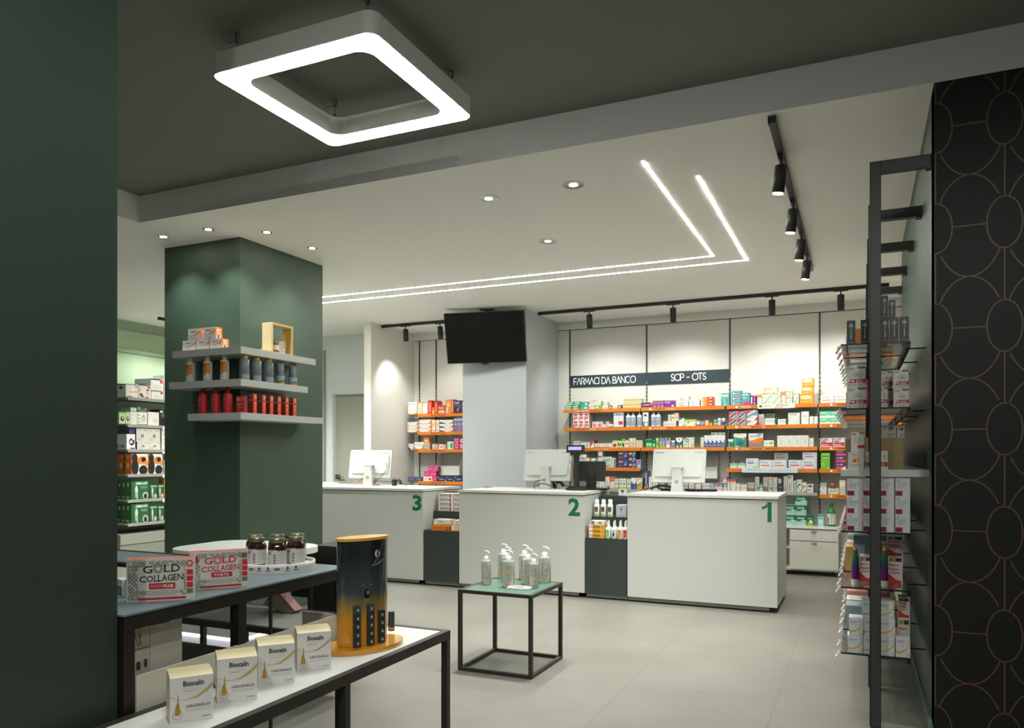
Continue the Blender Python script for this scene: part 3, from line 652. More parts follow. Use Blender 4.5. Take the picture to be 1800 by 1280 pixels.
lbl_shelf(C0, C1, Z2, 'second orange-edged shelf right of the signs', ['o', 'Dolore', 'ACIDITÀ', '&', 'REFLUSSO'], GS)
lbl_shelf(C0, C1, Z3, 'third orange-edged shelf right of the signs', ['o', 'Dolore', 'ACIDITÀ', '&', 'REFLUSSO'], GS)
lbl_shelf(C0, C1, Z4, 'fourth orange-edged shelf right of the signs, with a pale display tray', None, GS)
lbl_shelf(C0, C1, Z5, 'low grey shelf above the green and white stacked cartons', None, GS, grey=True)
for z, q in ((Z1, 'top'), (Z2, 'second'), (Z3, 'third'), (Z4, 'fourth'), (Z5 - 0.02, 'lowest')):
    lbl_shelf(D0, D1, z, '%s orange-edged shelf reading FERMENTI LATTICI beside the right rack' % q, ['o', 'FERMENTI', 'LATTICI'], GS, 0.13)
GA = 'orange-edged shelves in the alcove'
AZ = [onY(780, v, SF).z for v in (727.5, 759.5, 790.5, 847)]
for z, q in zip(AZ, ('top', 'second', 'third', 'lowest')):
    t = lbl_shelf(-5.835, -4.68, z, '%s orange-edged shelf in the alcove left of the TV pillar' % q, ['', 'PELLE', 'E', 'MUSCOLI'], GA, 0.22)
    obj('side_bracket', G().box(-0.72, 0.0, -0.02, -0.5785, YW - 0.015 - SF, -0.001, mat('#5b564a', 0.5)), t)
# sign panels
def stroke_text(g, s, x, z, h, y, m, wd):
    def arc(cx, cz, rx, rz, a0, a1, n=18): return [(cx + rx * math.cos(math.radians(a0 + (a1 - a0) * i / n)), cz + rz * math.sin(math.radians(a0 + (a1 - a0) * i / n))) for i in range(n + 1)]
    F = {'F': (.55, [[(0, 0), (0, 1)], [(0, 1), (.55, 1)], [(.12, .5), (.5, .5)]]), 'A': (.8, [[(0, 0), (.4, 1), (.8, 0)]]), 'R': (.58, [[(0, 0), (0, 1), (.3, 1)], arc(.3, .75, .27, .25, 90, -90), [(.3, .5), (.58, 0)]]),
         'M': (.9, [[(0, 0), (.15, 1), (.45, .25), (.75, 1), (.9, 0)]]), 'C': (.85, [arc(.5, .5, .5, .5, 55, 305)]), 'I': (.06, [[(0, 0), (0, 1)]]), 'D': (.75, [[(0, 0), (0, 1), (.25, 1)], arc(.25, .5, .5, .5, 90, -90), [(.25, 0), (0, 0)]]),
         'B': (.6, [[(0, 0), (0, 1), (.3, 1)], arc(.3, .76, .24, .24, 90, -90), arc(.32, .26, .28, .26, 90, -90), [(.32, 0), (0, 0)], [(0, .52), (.3, .52)]]), 'N': (.75, [[(0, 0), (0, 1), (.75, 0), (.75, 1)]]), 'O': (1., [arc(.5, .5, .5, .5, 0, 360, 30)]),
         'S': (.55, [arc(.29, .74, .24, .26, 30, 270), arc(.27, .26, .27, .22, 90, -150)]), 'P': (.58, [[(0, 0), (0, 1), (.3, 1)], arc(.3, .73, .28, .27, 90, -90), [(.3, .46), (.1, .46)]]), 'T': (.7, [[(0, 1), (.7, 1)], [(.35, 1), (.35, 0)]]), '-': (.45, [[(0, .45), (.45, .45)]])}
    for ch in s:
        if ch == ' ': x += h * .42; continue
        wd_, st = F[ch]
        for pl in st: g.stroke([(x + a * h, z + b * h) for a, b in pl], wd, y, m)
        x += (wd_ + (.02 if ch in 'O' else .1)) * h
    return x
teal = mat('#142c36', 0.5); lett = mat('#f2f5f2', 0.5)
for (x0, x1, s, lb) in ((-3.594, -2.546, 'FARMACI DA BANCO', 'dark teal sign reading FARMACI DA BANCO on the white wall'), (-2.53, -1.49, 'SOP - OTS', 'dark teal sign reading SOP OTS on the white wall')):
    g = G(); g.box(x0, YW - 0.019, 2.318, x1, YW - 0.0135, 2.474, teal)
    gt = G(); wtot = stroke_text(G(), s, 0, 0, 0.085, 0, lett, 0.01)
    cx_ = (x0 + x1) / 2 + (-0.04 if s[0] == 'F' else 0.02)
    if s[0] == 'F': wt = 0.86; k = wt / wtot; 
    else: wt = 0.45; k = wt / wtot
    g2 = G(); stroke_text(g2, s, 0, 2.353, 0.085, YW - 0.0215, lett, 0.0112)
    for (i, p_) in enumerate(g2.v): g2.v[i] = (cx_ - wt / 2 + p_[0] * k, p_[1], p_[2])
    t = thing('wall_sign', lb, 'sign', (cx_, YW - 0.016, 2.318), 0, 'dark teal wall signs')
    for gg, nme in ((g, 'panel'), (g2, 'lettering')):
        gg.v = [(a - cx_, b - (YW - 0.016), c - 2.318) for a, b, c in gg.v]; obj(nme, gg, t)

# base cabinet right
bc0, bc1 = -0.98, -0.224
t = thing('drawer_cabinet', 'white drawer cabinet under the shelf wall beside counter 1', 'cabinet', ((bc0 + bc1) / 2, 9.5, 0)); h = (bc1 - bc0) / 2; zt3 = onY(1430, 925.5, 9.5).z; cw = mat('#d3d3c8', 0.45)
obj('carcass', G().box(-h, 0.02, 0.055, h, 0.34, 0.085, cw).box(-h, 0.02, 0.085, -h + .02, 0.34, zt3 - 0.03, cw).box(h - .02, 0.02, 0.085, h, 0.34, zt3 - .03, cw).box(-h, 0.32, 0.085, h, 0.34, zt3 - .03, cw).box(-h, 0.04, 0.31, -h + 0.29, 0.32, 0.33, cw), t)
obj('cabinet_top', G().box(-h - 0.02, -0.005, zt3 - 0.03, h + 0.005, 0.345, zt3, mat('#deded6', 0.4)), t)
dx = onY(1388, 960, 9.5).x - t.location.x; zs = onY(1430, 952, 9.5).z
d1 = obj('drawer', G().box(dx, 0, zs + 0.004, h - 0.004, 0.3, zt3 - 0.042, cw), t); d2 = obj('drawer', G().box(dx, 0, 0.075, h - 0.004, 0.3, zs - 0.004, cw), t)
mid = (dx + h) / 2
obj('drawer_pull', G().box(mid - .03, -0.02, zt3 - 0.062, mid + .03, -0.0005, zt3 - 0.05, mat('#b5b5ac', 0.3, metal=0.6)), d1); obj('drawer_pull', G().box(mid - .03, -0.02, zs - 0.024, mid + .03, -0.0005, zs - 0.012, mat('#b5b5ac', 0.3, metal=0.6)), d2)
for x in (-h + 0.1, h - 0.06): obj('foot', G().lathe([(0.018, 0), (0.018, 0.055)], blk, 12, (x, 0.06, 0)), t)
# hopper bins on the wall
def bin_(x0, x1, z0, z1, label):
    t = thing('wall_bin', label, 'bin', ((x0 + x1) / 2, YW - 0.014, z0), 0, 'white hopper bins fixed to the back wall'); h = (x1 - x0) / 2; H_ = z1 - z0
    zf = H_ * 0.42; fy = -0.2; wb = mat('#cfcfc5', 0.45); tk = 0.006
    g = G(); g.box(-h, -tk, 0, h, 0, H_, wb); g.box(-h, fy, 0, h, -tk, tk, wb); g.box(-h, fy, tk, h, fy + tk, zf, wb)
    for x in (-h, h - tk):
        pts = [(fy + tk, tk), (-tk, tk), (-tk, H_), (-0.07, H_), (fy * .8, zf + 0.05), (fy + tk, zf)]
        vs_ = [(x, a, b) for a, b in pts] + [(x + tk, a, b) for a, b in pts]; n = len(pts)
        g.add(vs_, [tuple(range(n - 1, -1, -1)), tuple(range(n, 2 * n))] + [(i, (i + 1) % n, n + (i + 1) % n, n + i) for i in range(n)], wb)
    obj('hopper', g, t); obj('rim', G().box(-h, -0.075, H_ - 0.012, h, -0.0065, H_, mat('#b8bab2', 0.4)), t)
p, q = onY(1238, 841, 9.7), onY(1262, 793, 9.7); bin_(p.x - 0.12, q.x, p.z, q.z, 'white hopper bin on the wall right of the monitor on counter 1')
p, q = onY(767, 836, 9.65), onY(808, 796, 9.65); bin_(p.x, q.x, AZ[3] + 0.09, q.z, 'white hopper bin standing in the alcove above the pink cartons')

# ================================================================ SHELVES ROUND THE COLUMN
pp = 0.25; fyc = CY0 - pp; fxc = CX1 + pp; sw = mat('#b6b9b2', 0.45)
def l_shelf(ul, vl, ur, vr, v0, v1, label):
    zt_ = onY(418, v0, fyc).z; xl = onY(ul, vl, fyc).x; yr = onX(ur, vr, fxc).y
    g = G(); z0 = zt_ - 0.055
    pts = [(xl, fyc), (fxc, fyc), (fxc, yr), (CX1 + 0.001, yr), (CX1 + 0.001, CY0 - 0.001), (xl, CY0 - 0.001)]
    n = 6; vs_ = [(x, y, z0) for x, y in pts] + [(x, y, zt_) for x, y in pts]
    fs = [(i, (i + 1) % n, n + (i + 1) % n, n + i) for i in range(n)] + [(6, 7, 10, 11), (7, 8, 9, 10), (5, 4, 1, 0), (4, 3, 2, 1)]
    g.add(vs_, fs, sw)
    tag(obj('corner_shelf', g), label, 'shelf', 'pale L-shaped shelves round the green column'); return zt_
KZ1 = l_shelf(303, 622, 555, 635, 609, 0, 'top pale L-shaped shelf round the green column')
KZ2 = l_shelf(297, 680, 541, 683, 666, 0, 'middle pale L-shaped shelf round the green column, under the bottles')
KZ3 = l_shelf(330, 733, 567, 737, 725, 0, 'lowest pale L-shaped shelf round the green column, under the red products')

# ================================================================ FAR LEFT SHELVES
LX = -8.5; ly0 = onX(222, 790, LX).y; ly1 = 9.0
LZ = [onX(255, v, LX).z for v in (700.5, 747.5, 790.5, 833.5, 877.5, 918.5)]
for z, q in zip(LZ, ('top', 'second', 'third', 'fourth', 'fifth', 'lowest')):
    t = thing('gondola_shelf', '%s grey shelf on the far left wall beyond the green column' % q, 'shelf', (LX, (ly0 + ly1) / 2, z), 0, 'grey shelves on the far left wall'); h = (ly1 - ly0) / 2
    obj('board', G().box(-0.49, -h, -0.02, -0.004, h, 0, mat('#6f7466', 0.5)), t)
    obj('ticket_rail', G().box(-0.004, -h + 0.02, -0.035, 0.006, h, 0.003, mat('#8f948c', 0.4)), t)
    if q not in ('top', 'lowest'):
        obj('price_ticket', G().box(0.0065, -h + 0.55, -0.055, 0.009, -h + 0.78, -0.012, '#d8d6cc'), t)
t = thing('shelf_back_panel', 'pale shelf back panel and base on the far left wall', 'panel', (-8.99, ly0 + 1.4, 0))
obj('base', G().box(0, -1.5, 0, 0.5, 1.5, LZ[5] - 0.13, mat('#85877a', 0.5)).box(0.5, -1.5, LZ[5] - 0.26, 0.51, 1.5, LZ[5] - 0.14, mat('#8d8f82', 0.5)), t)
t = thing('cross_braced_sign', 'pale green wall panel with thin hanging wires on the far left wall', 'panel', (-8.985, ly0 + 0.9, 2.35))
obj('panel', G().box(0, -1.3, 0, 0.03, 1.3, 0.72, mat('#9fb594', 0.6)), t)
obj('rail', G().box(0.031, -1.3, 0.42, 0.06, 1.3, 0.47, mat('#8fa386', 0.6)), t)
for a, b in ((-0.9, -0.6), (0.3, 0.0)): obj('wire', G().tube([(0.08, a, 0.45), (0.08, a + (b - a) * .7, -0.2)], 0.004, mat('#5d6a57', 0.6), 5), t)
# ================================================================ PRODUCTS
# front design marks, fractions of the face:  r x0 y0 x1 y1 col | e cx cy rx ry col | p col x y x y .. | l x0 y0 x1 y1 w col | t x0 y0 x1 y1 col TEXT ; '@R','@L','@T','@F' switch face
PALETTE_ROUGH = 0.42
def pm(c): return mat(c, PALETTE_ROUGH)
def marks(g, spec, w, d, h):
    M = None; fw, fh = w, h; k = 0
    for tok in spec.split(';'):
        tok = tok.strip()
        if not tok: continue
        if tok[0] == '@':
            f = tok[1]; k = 0
            if f == 'F': M, fw, fh = None, w, h
            elif f == 'R': M, fw, fh = Matrix.Translation((w / 2, d / 2, 0)) @ Matrix.Rotation(PI / 2, 4, 'Z'), d, h
            elif f == 'L': M, fw, fh = Matrix.Translation((-w / 2, d / 2, 0)) @ Matrix.Rotation(-PI / 2, 4, 'Z'), d, h
            elif f == 'T': M, fw, fh = Matrix.Translation((0, 0, h)) @ Matrix.Rotation(-PI / 2, 4, 'X'), w, d
            tok = tok[2:].strip()
            # top face runs 0..d in its v direction
            if not tok: continue
        a = tok.split(); X = lambda s: (float(s) - 0.5) * fw; Z = lambda s: float(s) * fh
        y = -(0.0004 + 0.00012 * k); k += 1
        if a[0] == 'r': g.poly([(X(a[1]), y, Z(a[2])), (X(a[3]), y, Z(a[2])), (X(a[3]), y, Z(a[4])), (X(a[1]), y, Z(a[4]))], pm(a[5]), M=M)
        elif a[0] == 'e':
            n = 18; g.poly([(X(a[1]) + float(a[3]) * fw * math.cos(2 * PI * i / n), y, Z(a[2]) + float(a[4]) * fh * math.sin(2 * PI * i / n)) for i in range(n)], pm(a[5]), M=M)
        elif a[0] == 'p': g.poly([(X(a[i]), y, Z(a[i + 1])) for i in range(2, len(a), 2)], pm(a[1]), M=M)
        elif a[0] == 'l': g.stroke([(X(a[1]), Z(a[2])), (X(a[3]), Z(a[4]))], float(a[5]) * fh, y, pm(a[6]), M=M)
        elif a[0] == 't': g.text(X(a[1]), Z(a[2]), X(a[3]), Z(a[4]), y, ' '.join(a[6:]), pm(a[5]), 0.015, M=M)
    return g
def carton_geo(w, d, h, base, side, spec):
    g = G(); b, s_ = pm(base), pm(side)
    x = w / 2
    vs_ = [(-x, 0, 0), (x, 0, 0), (x, d, 0), (-x, d, 0), (-x, 0, h), (x, 0, h), (x, d, h), (-x, d, h)]
    g.add(vs_, [(3, 2, 1, 0), (4, 5, 6, 7), (0, 1, 5, 4), (2, 3, 7, 6)], b); g.add(vs_, [(1, 2, 6, 5), (3, 0, 4, 7)], s_)
    return marks(g, spec, w, d, h)

WH = '#d9d8d0'
ST = {
 # key: (description, base, side, marks)
 'grn': ('small green medicine carton', '#2f8a5c', '#277a50', 'r .08 .55 .8 .85 #bfe3cf;r .1 .1 .7 .3 #dfeee2;r .78 .1 .95 .4 #d9a34a'),
 'tealgrey': ('teal and grey carton', '#3fae93', '#8c969c', 'r 0 0 .45 1 #2fa880;r .5 0 1 .6 #8f9fb0;e .7 .4 .12 .25 #dfe9ec'),
 'wpink': ('white carton with pink wording', WH, '#c9c8c0', 't .25 .45 .95 .8 #d2506a Tachifl;e .1 .35 .1 .18 #8d2c55;r 0 0 1 .1 #e6b9b5'),
 'wlime': ('white and lime green carton', WH, '#b9b8ae', 'r 0 0 1 .5 #7cc145;t .15 .68 .85 .82 #9a9a98 Tachi;e .35 .25 .15 .15 #d7eec1'),
 'wsmall': ('small plain white carton', WH, '#c4c3ba', 'e .5 .55 .28 .25 #b9beb9;r .2 .15 .8 .25 #a9a9a4'),
 'wlow': ('low pale pink and white carton', '#dcd3cc', '#c9c0b6', 't .1 .35 .9 .65 #c08a80 Vivin;r 0 .0 1 .12 #c9a79c'),
 'orangedot': ('small dark green carton with orange circle', '#2f5a50', '#28483f', 'e .45 .5 .32 .38 #d99a55;e .45 .5 .16 .2 #efe3cf'),
 'mint': ('mint and orange striped carton', '#ccd6b8', '#c4cab0', 'r 0 .12 1 .35 #cdbb7a;r 0 .5 1 .75 #d9a24a;t .1 .76 .9 .98 #c0704a Tachipi'),
 'plum': ('plum carton with bright corner', '#6c1f5c', '#5a1a4d', 'p #e29a35 .8 1 1 1 1 .3 .85 .6;t .1 .45 .75 .75 #efdcea Reactine;r 0 0 1 .12 #d98a3a'),
 'viol': ('narrow violet carton', '#7d3f8c', '#6a3478', 'r 0 .85 1 1 #c79a6c;t .1 .55 .9 .7 #e6cdea Fexal;e .6 .2 .25 .12 #c9a0cf'),
 'viobig': ('wide violet carton with white wording', '#7b2f86', '#8a5a94', 'r 0 .88 1 1 #b070b8;t .1 .62 .6 .8 #f0ddf0 Fexall;e .85 .2 .1 .14 #f2eef2'),
 'wswoosh': ('white carton with orange swoosh', '#dddcd6', '#c6c5bd', 't .12 .6 .6 .82 #5f6a8f Rino;p #e08c4a .15 .2 .65 .2 .5 .38 .25 .4;e .12 .4 .07 .12 #58b3a0'),
 'wblue': ('white carton with pale blue lines', '#dcdfe4', '#c5c9ce', 't .1 .55 .9 .8 #8b9bc4 Nasal;p #e0a06a .2 .2 .6 .2 .5 .38 .2 .4;r 0 .0 1 .1 #b9c4dc'),
 'redor': ('orange to red carton', '#d9531f', '#a89f92', 'r 0 0 .2 1 #e0d5b5;r .2 0 .45 1 #e2a24a;r .45 0 .7 1 #dd6a2a;r .7 0 1 1 #cf3520;e .8 .6 .09 .2 #f3e7dc;e .15 .6 .06 .15 #c9602c'),
 'tealpk': ('tall teal carton with fan of lines', '#5aa3ab', '#2f5a40', 'r .1 .66 .9 .72 #9fd05a;r .05 .76 .9 .88 #cfe3e2;l .3 .55 .5 .15 .02 #e9f4f2;l .45 .55 .52 .15 .02 #e9f4f2;l .8 .5 .55 .15 .02 #223c40;e .5 .08 .08 .06 #e9f4f2'),
 'tealred': ('teal carton with red band', '#4f99a0', '#7a3a5c', 'r 0 .78 1 .95 #7fb9bb;r .3 .25 .95 .5 #d8504a;t .35 .3 .9 .46 #f2e2dc Bengala;e .2 .4 .1 .18 #cfe8e6'),
 'tealmag': ('teal carton with magenta burst', '#4f9aa2', '#3e8088', 'p #c9257c .15 0 1 0 .95 .35 .7 .25 .55 .38 .4 .22 .3 .3;r .05 .8 .8 .9 #bfe0df;r .1 .55 .6 .65 #a6cfcf'),
 'purp': ('purple carton with pink stripe', '#4a2a66', '#3c2154', 'r .55 .4 .85 1 #c9408f;r .15 .15 .35 .85 #e3d8ec;e .7 .2 .12 .1 #9fd3b0'),
 'bigx': ('blue crossed carton', '#cfcfb8', '#c2b98a', 'l .15 .1 .9 .7 .1 #8fb4c0;l .2 .65 .85 .12 .08 #b5c6bd;t .1 .82 .9 .96 #8d8a3c Maalox;e .15 .45 .12 .1 #eaeee8;r 0 0 1 .06 #b5a95f'),
 'narrx': ('narrow pale carton with orange cross', '#cfcbb0', '#b9aa6c', 'l .05 .65 .95 .95 .09 #dd6a2a;l .05 .95 .95 .65 .09 #dd6a2a;r .35 .1 .75 .5 #bdc6c4'),
 'lyx': ('flat pale carton lying on top', '#cdcbb6', '#bfae6f', 't .25 .6 .7 .82 #8d8a4c Maalox;r .04 .2 .18 .8 #b3aa7c'),
 'orbig': ('large orange carton with white oval', '#e59a26', '#c9781c', 'e .45 .72 .4 .2 #f6e9d2;t .15 .65 .75 .8 #cf7a2a Gaviflor;r .1 .2 .6 .25 #f2c987;e .85 .45 .1 .06 #f0bb6a;r 0 0 1 .06 #d68518'),
 'wbo': ('white carton with blue end and orange bar', '#e2e3e2', '#c9cdd2', 'p #bccbe0 .75 0 1 0 1 1 .9 1;r .12 .3 .75 .42 #e39a4c;t .1 .62 .6 .82 #7f84a6 Enteroger'),
 'heart': ('white carton with pink heart shapes', '#e3dfd9', '#b9b1a2', 'e .5 .78 .38 .12 #b92358;e .5 .4 .36 .2 #d23a63;e .5 .45 .2 .1 #ef9aa0;p #2f2a30 .05 .05 .3 .05 .1 .3;p #e0b23a .12 .1 .4 .1 .15 .38'),
 'pinkdisc': ('white carton with magenta disc', '#e3deda', '#cfc3ba', 'e .5 .38 .36 .26 #cf2f6c;e .55 .38 .15 .1 #f0c7d2;r .2 .74 .8 .86 #cf6a88'),
 'pinklow': ('low white carton with magenta base', '#e0d9d6', '#cfc3bd', 'r .35 .1 1 .35 #c8286a;r .4 .7 .9 .78 #d68aa4;e .15 .5 .14 .28 #d77ba4'),
 'wgrey': ('tall white and grey carton with red square', '#d9dcdf', '#9b9c96', 'r 0 .78 1 .98 #a3a7a8;t .25 .82 .75 .92 #44484a AMUCHINA;r .5 .18 .92 .42 #cf2f55;e .55 .63 .15 .06 #c3cbd6;r 0 0 1 .04 #30343c'),
 'tallwg': ('tall white carton with slate lower half', '#dcdcd4', '#b1b1a8', 'r 0 0 1 .36 #7d8b94;e .62 .18 .24 .13 #e6e9ea;r .25 .72 .7 .86 #3a352c;r .3 .55 .7 .6 #bdbdb6'),
 'dots': ('small white carton with orange dot', '#dddad2', '#c9c5bb', 'e .5 .4 .22 .14 #d9854f;r .2 .7 .8 .78 #c9b9a9'),
 'slimg': ('slim white and green carton', '#d3d6cc', '#c0c2b8', 'e .55 .45 .3 .15 #4a8a5c;r 0 .85 1 1 #6f7f74'),
 'slimo': ('slim peach carton', '#e4c9a4', '#c9b9a0', 'e .5 .45 .22 .1 #d3602c;r .1 .75 .9 .85 #d98f55'),
 'wteal': ('white carton with teal corners', '#dfe4e4', '#c9d0cf', 'p #3f9ea0 .0 1 .9 1 .3 .75 0 .7;p #86c05a .4 0 1 0 1 .22;p #5fb0c0 .2 0 1 0 1 .14;r .2 .45 .8 .53 #9fb6bb'),
 'lime': ('white carton with lime green top', '#e0e3dc', '#c9ccc2', 'r 0 .68 1 1 #9acb3a;e .35 .55 .15 .14 #d98a55;e .15 .3 .07 .1 #7fb23a;r .8 .25 .92 .35 #3c3d38'),
 'wpurp': ('small white carton with purple base', '#dcd7d8', '#7d3b64', 'r 0 0 1 .35 #8c4a96;r .25 .6 .75 .8 #e6a7b0'),
 'greyp': ('small grey carton with purple corner', '#8d8a88', '#75726f', 'p #7a3a74 .4 0 1 0 1 .4;e .5 .6 .3 .2 #b0aca8'),
 'wor': ('small white carton with orange frame', '#e08a26', '#c4781f', 'r .12 .2 .85 .9 #e9e2d3;e .5 .55 .25 .2 #e2a55c'),
 'brown': ('small amber carton', '#c98a34', '#a87328', 'r 0 .75 1 1 #6f3c20;r .2 .3 .8 .45 #e8cf9a'),
 'minig': ('tiny dark green carton', '#2e5c46', '#254a38', 'e .5 .5 .2 .2 #5a8f6a'),
 'acid': ('grey carton with magenta corner', '#a09a96', '#8f8a86', 'p #c22a72 0 1 .6 1 0 .4;p #d6d1cb .1 .0 .35 0 1 .8 1 1 .85 1;l .2 .12 .9 .85 .2 #4f4a46;p #6f7f8c .75 0 1 0 1 .3'),
 'sldiag': ('grey-blue and white carton with pink triangle', '#dcdcd8', '#a8a8a4', 'p #7f93a4 0 1 .55 1 0 .3;p #d2357f .65 0 1 0 1 .8;l .25 .25 .6 .75 .14 #c9b7ac'),
 'slatem': ('grey-blue carton with magenta corner', '#7f93a6', '#6f8292', 'p #d62f86 0 1 .45 1 0 .25;l .1 .1 .75 .9 .22 #e3dfd9'),
 'gpk': ('upright grey carton with pink corner', '#a9a69c', '#94928a', 'p #d2357f 0 0 .6 0 0 .3;l .3 .3 .8 .6 .12 #d98a80;r .2 .8 .8 .9 #c9c6bc'),
 'dkgrey': ('dark grey carton', '#5a5a54', '#474742', 't .15 .35 .75 .7 #2a2a28 CITROSO'),
 'wgreenend': ('white carton with dark green end', '#dcdfd8', '#2e8064', 'p #1f6b52 .88 0 1 0 1 1 .84 1 .8 .5;r 0 .45 .8 .52 #7fd0a0;t .15 .62 .7 .78 #6a7a72 RIOPAN'),
 'galle': ('white carton with pale green dots', '#dddcd2', '#c6c5ba', 't .08 .78 .7 .94 #55574f Gastrogel;e .7 .3 .2 .16 #c3dcca;e .5 .15 .12 .1 #cfe3d4;r .1 .62 .4 .66 #c2beb4'),
 'gallen': ('narrow cream carton with arched white front', '#c9c6b6', '#b5b2a2', 'e .5 .72 .45 .27 #e4e3da;r .05 0 .95 .72 #e4e3da;t .12 .6 .75 .7 #5b5d55 Gastrogel'),
 'wbl': ('plain white carton with small blue mark', '#e0e1de', '#c9cac6', 'e .7 .12 .15 .06 #7f98c8;r .2 .7 .8 .74 #c4c8cc'),
 'mintw': ('mint green carton with orange wave', '#6fd0a0', '#4fae84', 'p #e6e4d9 0 0 1 0 1 .3 .7 .42 .4 .25 .15 .4 0 .3;l .0 .3 .2 .42 .05 #d98a3f;l .2 .42 .45 .3 .05 #d98a3f;t .05 .65 .6 .85 #e9f5ee Lactofl'),
 'stip': ('white carton with black header and blue rings', '#d5d9d6', '#b9bbb6', 'r 0 .82 1 1 #6f7270;e .25 .4 .1 .2 #3f5f86;e .25 .4 .06 .12 #d5d9d6;e .7 .4 .1 .2 #3f5f86;e .7 .4 .06 .12 #d5d9d6'),
 'wg1': ('pale grey and green carton', '#c9cdbf', '#aeb1a6', 'r 0 .7 1 .85 #8fa07c;r .2 .2 .8 .4 #e5e6df'),
 'redsl': ('red carton with white lower half', '#b72a22', '#7f1d1a', 'p #e3e0da 0 0 1 0 1 .75 .3 .4 0 .1;l .1 .6 .9 .9 .08 #d98078'),
 'longred': ('long low white carton with red stripe', '#e0dbd0', '#c4bdb0', 'r .0 .1 .75 .25 #c22a26;p #e0a03a .75 .1 1 .1 .9 .3;t .1 .45 .6 .8 #b9a39a Sollievo'),
 'grrd': ('white and lime carton with red disc', '#dfe4d2', '#b6d47a', 'e .5 .35 .4 .26 #c4282c;r .1 .75 .9 .95 #9fcf52'),
 'grbk': ('lime carton with dark leaves', '#b9d978', '#8fb54c', 'e .3 .5 .2 .2 #2f3a2a;e .75 .45 .18 .18 #2f3a2a;r .4 .1 .6 .6 #7fc043'),
 'ubk': ('slim lime carton with black mark', '#dfe6cc', '#a8cf60', 'r 0 .7 1 1 #7dbb3c;e .5 .35 .3 .3 #2e3a2a;e .5 .62 .1 .1 #dfe6cc'),
 'redfish': ('white carton with small red mark', '#dedad3', '#c9c3b8', 'e .45 .6 .3 .1 #c43a33;r .2 .1 .5 .2 #d9a09a'),
 'beige': ('tall beige carton', '#d9cdb0', '#b9a878', 'r 0 .8 1 1 #cfd8d6;e .5 .4 .25 .2 #e0a86a;r .2 .1 .8 .2 #c9a27a'),
 'beige2': ('square beige carton', '#cfc4ac', '#b2a88f', 'r .1 .6 .9 .66 #b5a98c;r .1 .3 .9 .36 #b5a98c;e .5 .8 .1 .08 #b89a78'),
 'brgrn': ('bright green carton with black marks', '#35a35c', '#24713f', 'e .28 .72 .2 .12 #15311f;e .75 .72 .2 .12 #15311f;r .1 .2 .45 .5 #9fe0b0;r .55 .2 .9 .5 #9fe0b0'),
 'limeb': ('slim lime and grey carton', '#9ab83f', '#6f8a2f', 'e .5 .85 .35 .1 #d5d9cf;r .2 .35 .8 .5 #4c7f2f;r .15 0 .85 .12 #c9cfbf'),
 'slategr': ('slim slate carton with lime base', '#7d93a8', '#5f7386', 'r 0 0 1 .2 #7fc043;e .5 .85 .3 .1 #3a4048;e .5 .85 .15 .05 #d5dbe0;r .25 .3 .75 .65 #9db2c4'),
 'greyv': ('grey carton with pink oval', '#a8b0b8', '#8d959c', 'e .5 .5 .4 .14 #dc8f90;e .5 .85 .25 .1 #2f3234;p #eef0f0 0 0 1 0 .5 .38'),
 'navyv': ('navy and white carton', '#5d6f8c', '#4c5c76', 'p #e9ecec 0 1 1 1 .5 .55;r 0 0 1 .12 #8fc04a;r .1 .3 .9 .42 #c9d3de'),
 'navyg': ('navy, green and white carton', '#33415c', '#2b364c', 'p #e9ecec 0 1 1 1 .9 .62 .5 .5 .1 .62;r 0 .25 1 .4 #3f8a4f;e .25 .12 .15 .1 #e1e5e6;e .75 .12 .15 .1 #e1e5e6;e .5 .8 .1 .08 #2f3234'),
 'wcirc': ('white carton with grey ring', '#cdd5c6', '#b3bbac', 'e .7 .72 .3 .2 #55625a;e .7 .72 .2 .13 #bfcabf;e .5 .3 .3 .12 #a8d0a6;r .0 .85 .5 1 #7a4f3c'),
 'wherb': ('pale green carton', '#d9dccb', '#bfc3b0', 'e .6 .3 .25 .2 #b9cf9c;e .8 .2 .1 .1 #d2a055;r .1 .75 .9 .8 #a8a898'),
 'wave': ('white carton with navy wave', '#e0e2e4', '#c5c9cf', 'p #4f5f94 0 0 1 0 1 .55 .6 .62 .85 .45 .4 .35 .2 .55 0 .5;t .15 .15 .8 .25 #d9ddec Dolce;e .45 .5 .2 .08 #f0f1f3'),
 'slimtop': ('grey strip pack with dark dot', '#a9ad9f', '#979b8d', 'e .5 .4 .14 .3 #2b2c28;r 0 .85 1 1 #8fae5a'),
 'tealdk': ('teal and white carton', '#2f8c80', '#c9c7b4', 'p #e6e8df 0 1 1 1 1 .74 .5 .68 0 .76;t .25 .84 .8 .93 #a8a08c Magnesia;r .1 .15 .18 .7 #6fae4f;e .75 .64 .1 .09 #d8a04a;e .5 .3 .28 .16 #256d68;r .1 .04 .4 .09 #cfe3de'),
 'kaleo': ('white, orange and grey carton', '#dcdad4', '#a9a7a0', 'p #7e838c 0 0 1 0 1 .42 .5 .25 0 .42;p #e07a24 0 .42 .5 .22 1 .42 1 .7 .7 .66 .3 .5 0 .5;t .15 .74 .8 .85 #2c3560 Esomeral;e .75 .92 .2 .08 #8d93a0;r .1 .25 .9 .29 #d9693a;p #f0ead9 0 .5 .3 .5 .7 .66 .3 .62'),
 'leaf': ('small white carton with green tree', '#dfe0d6', '#c4c6b8', 'r 0 0 1 .14 #86bf45;e .75 .62 .18 .16 #7db64a;r .73 .14 .78 .5 #8fb266;t .1 .5 .55 .62 #9aa08e Naturale'),
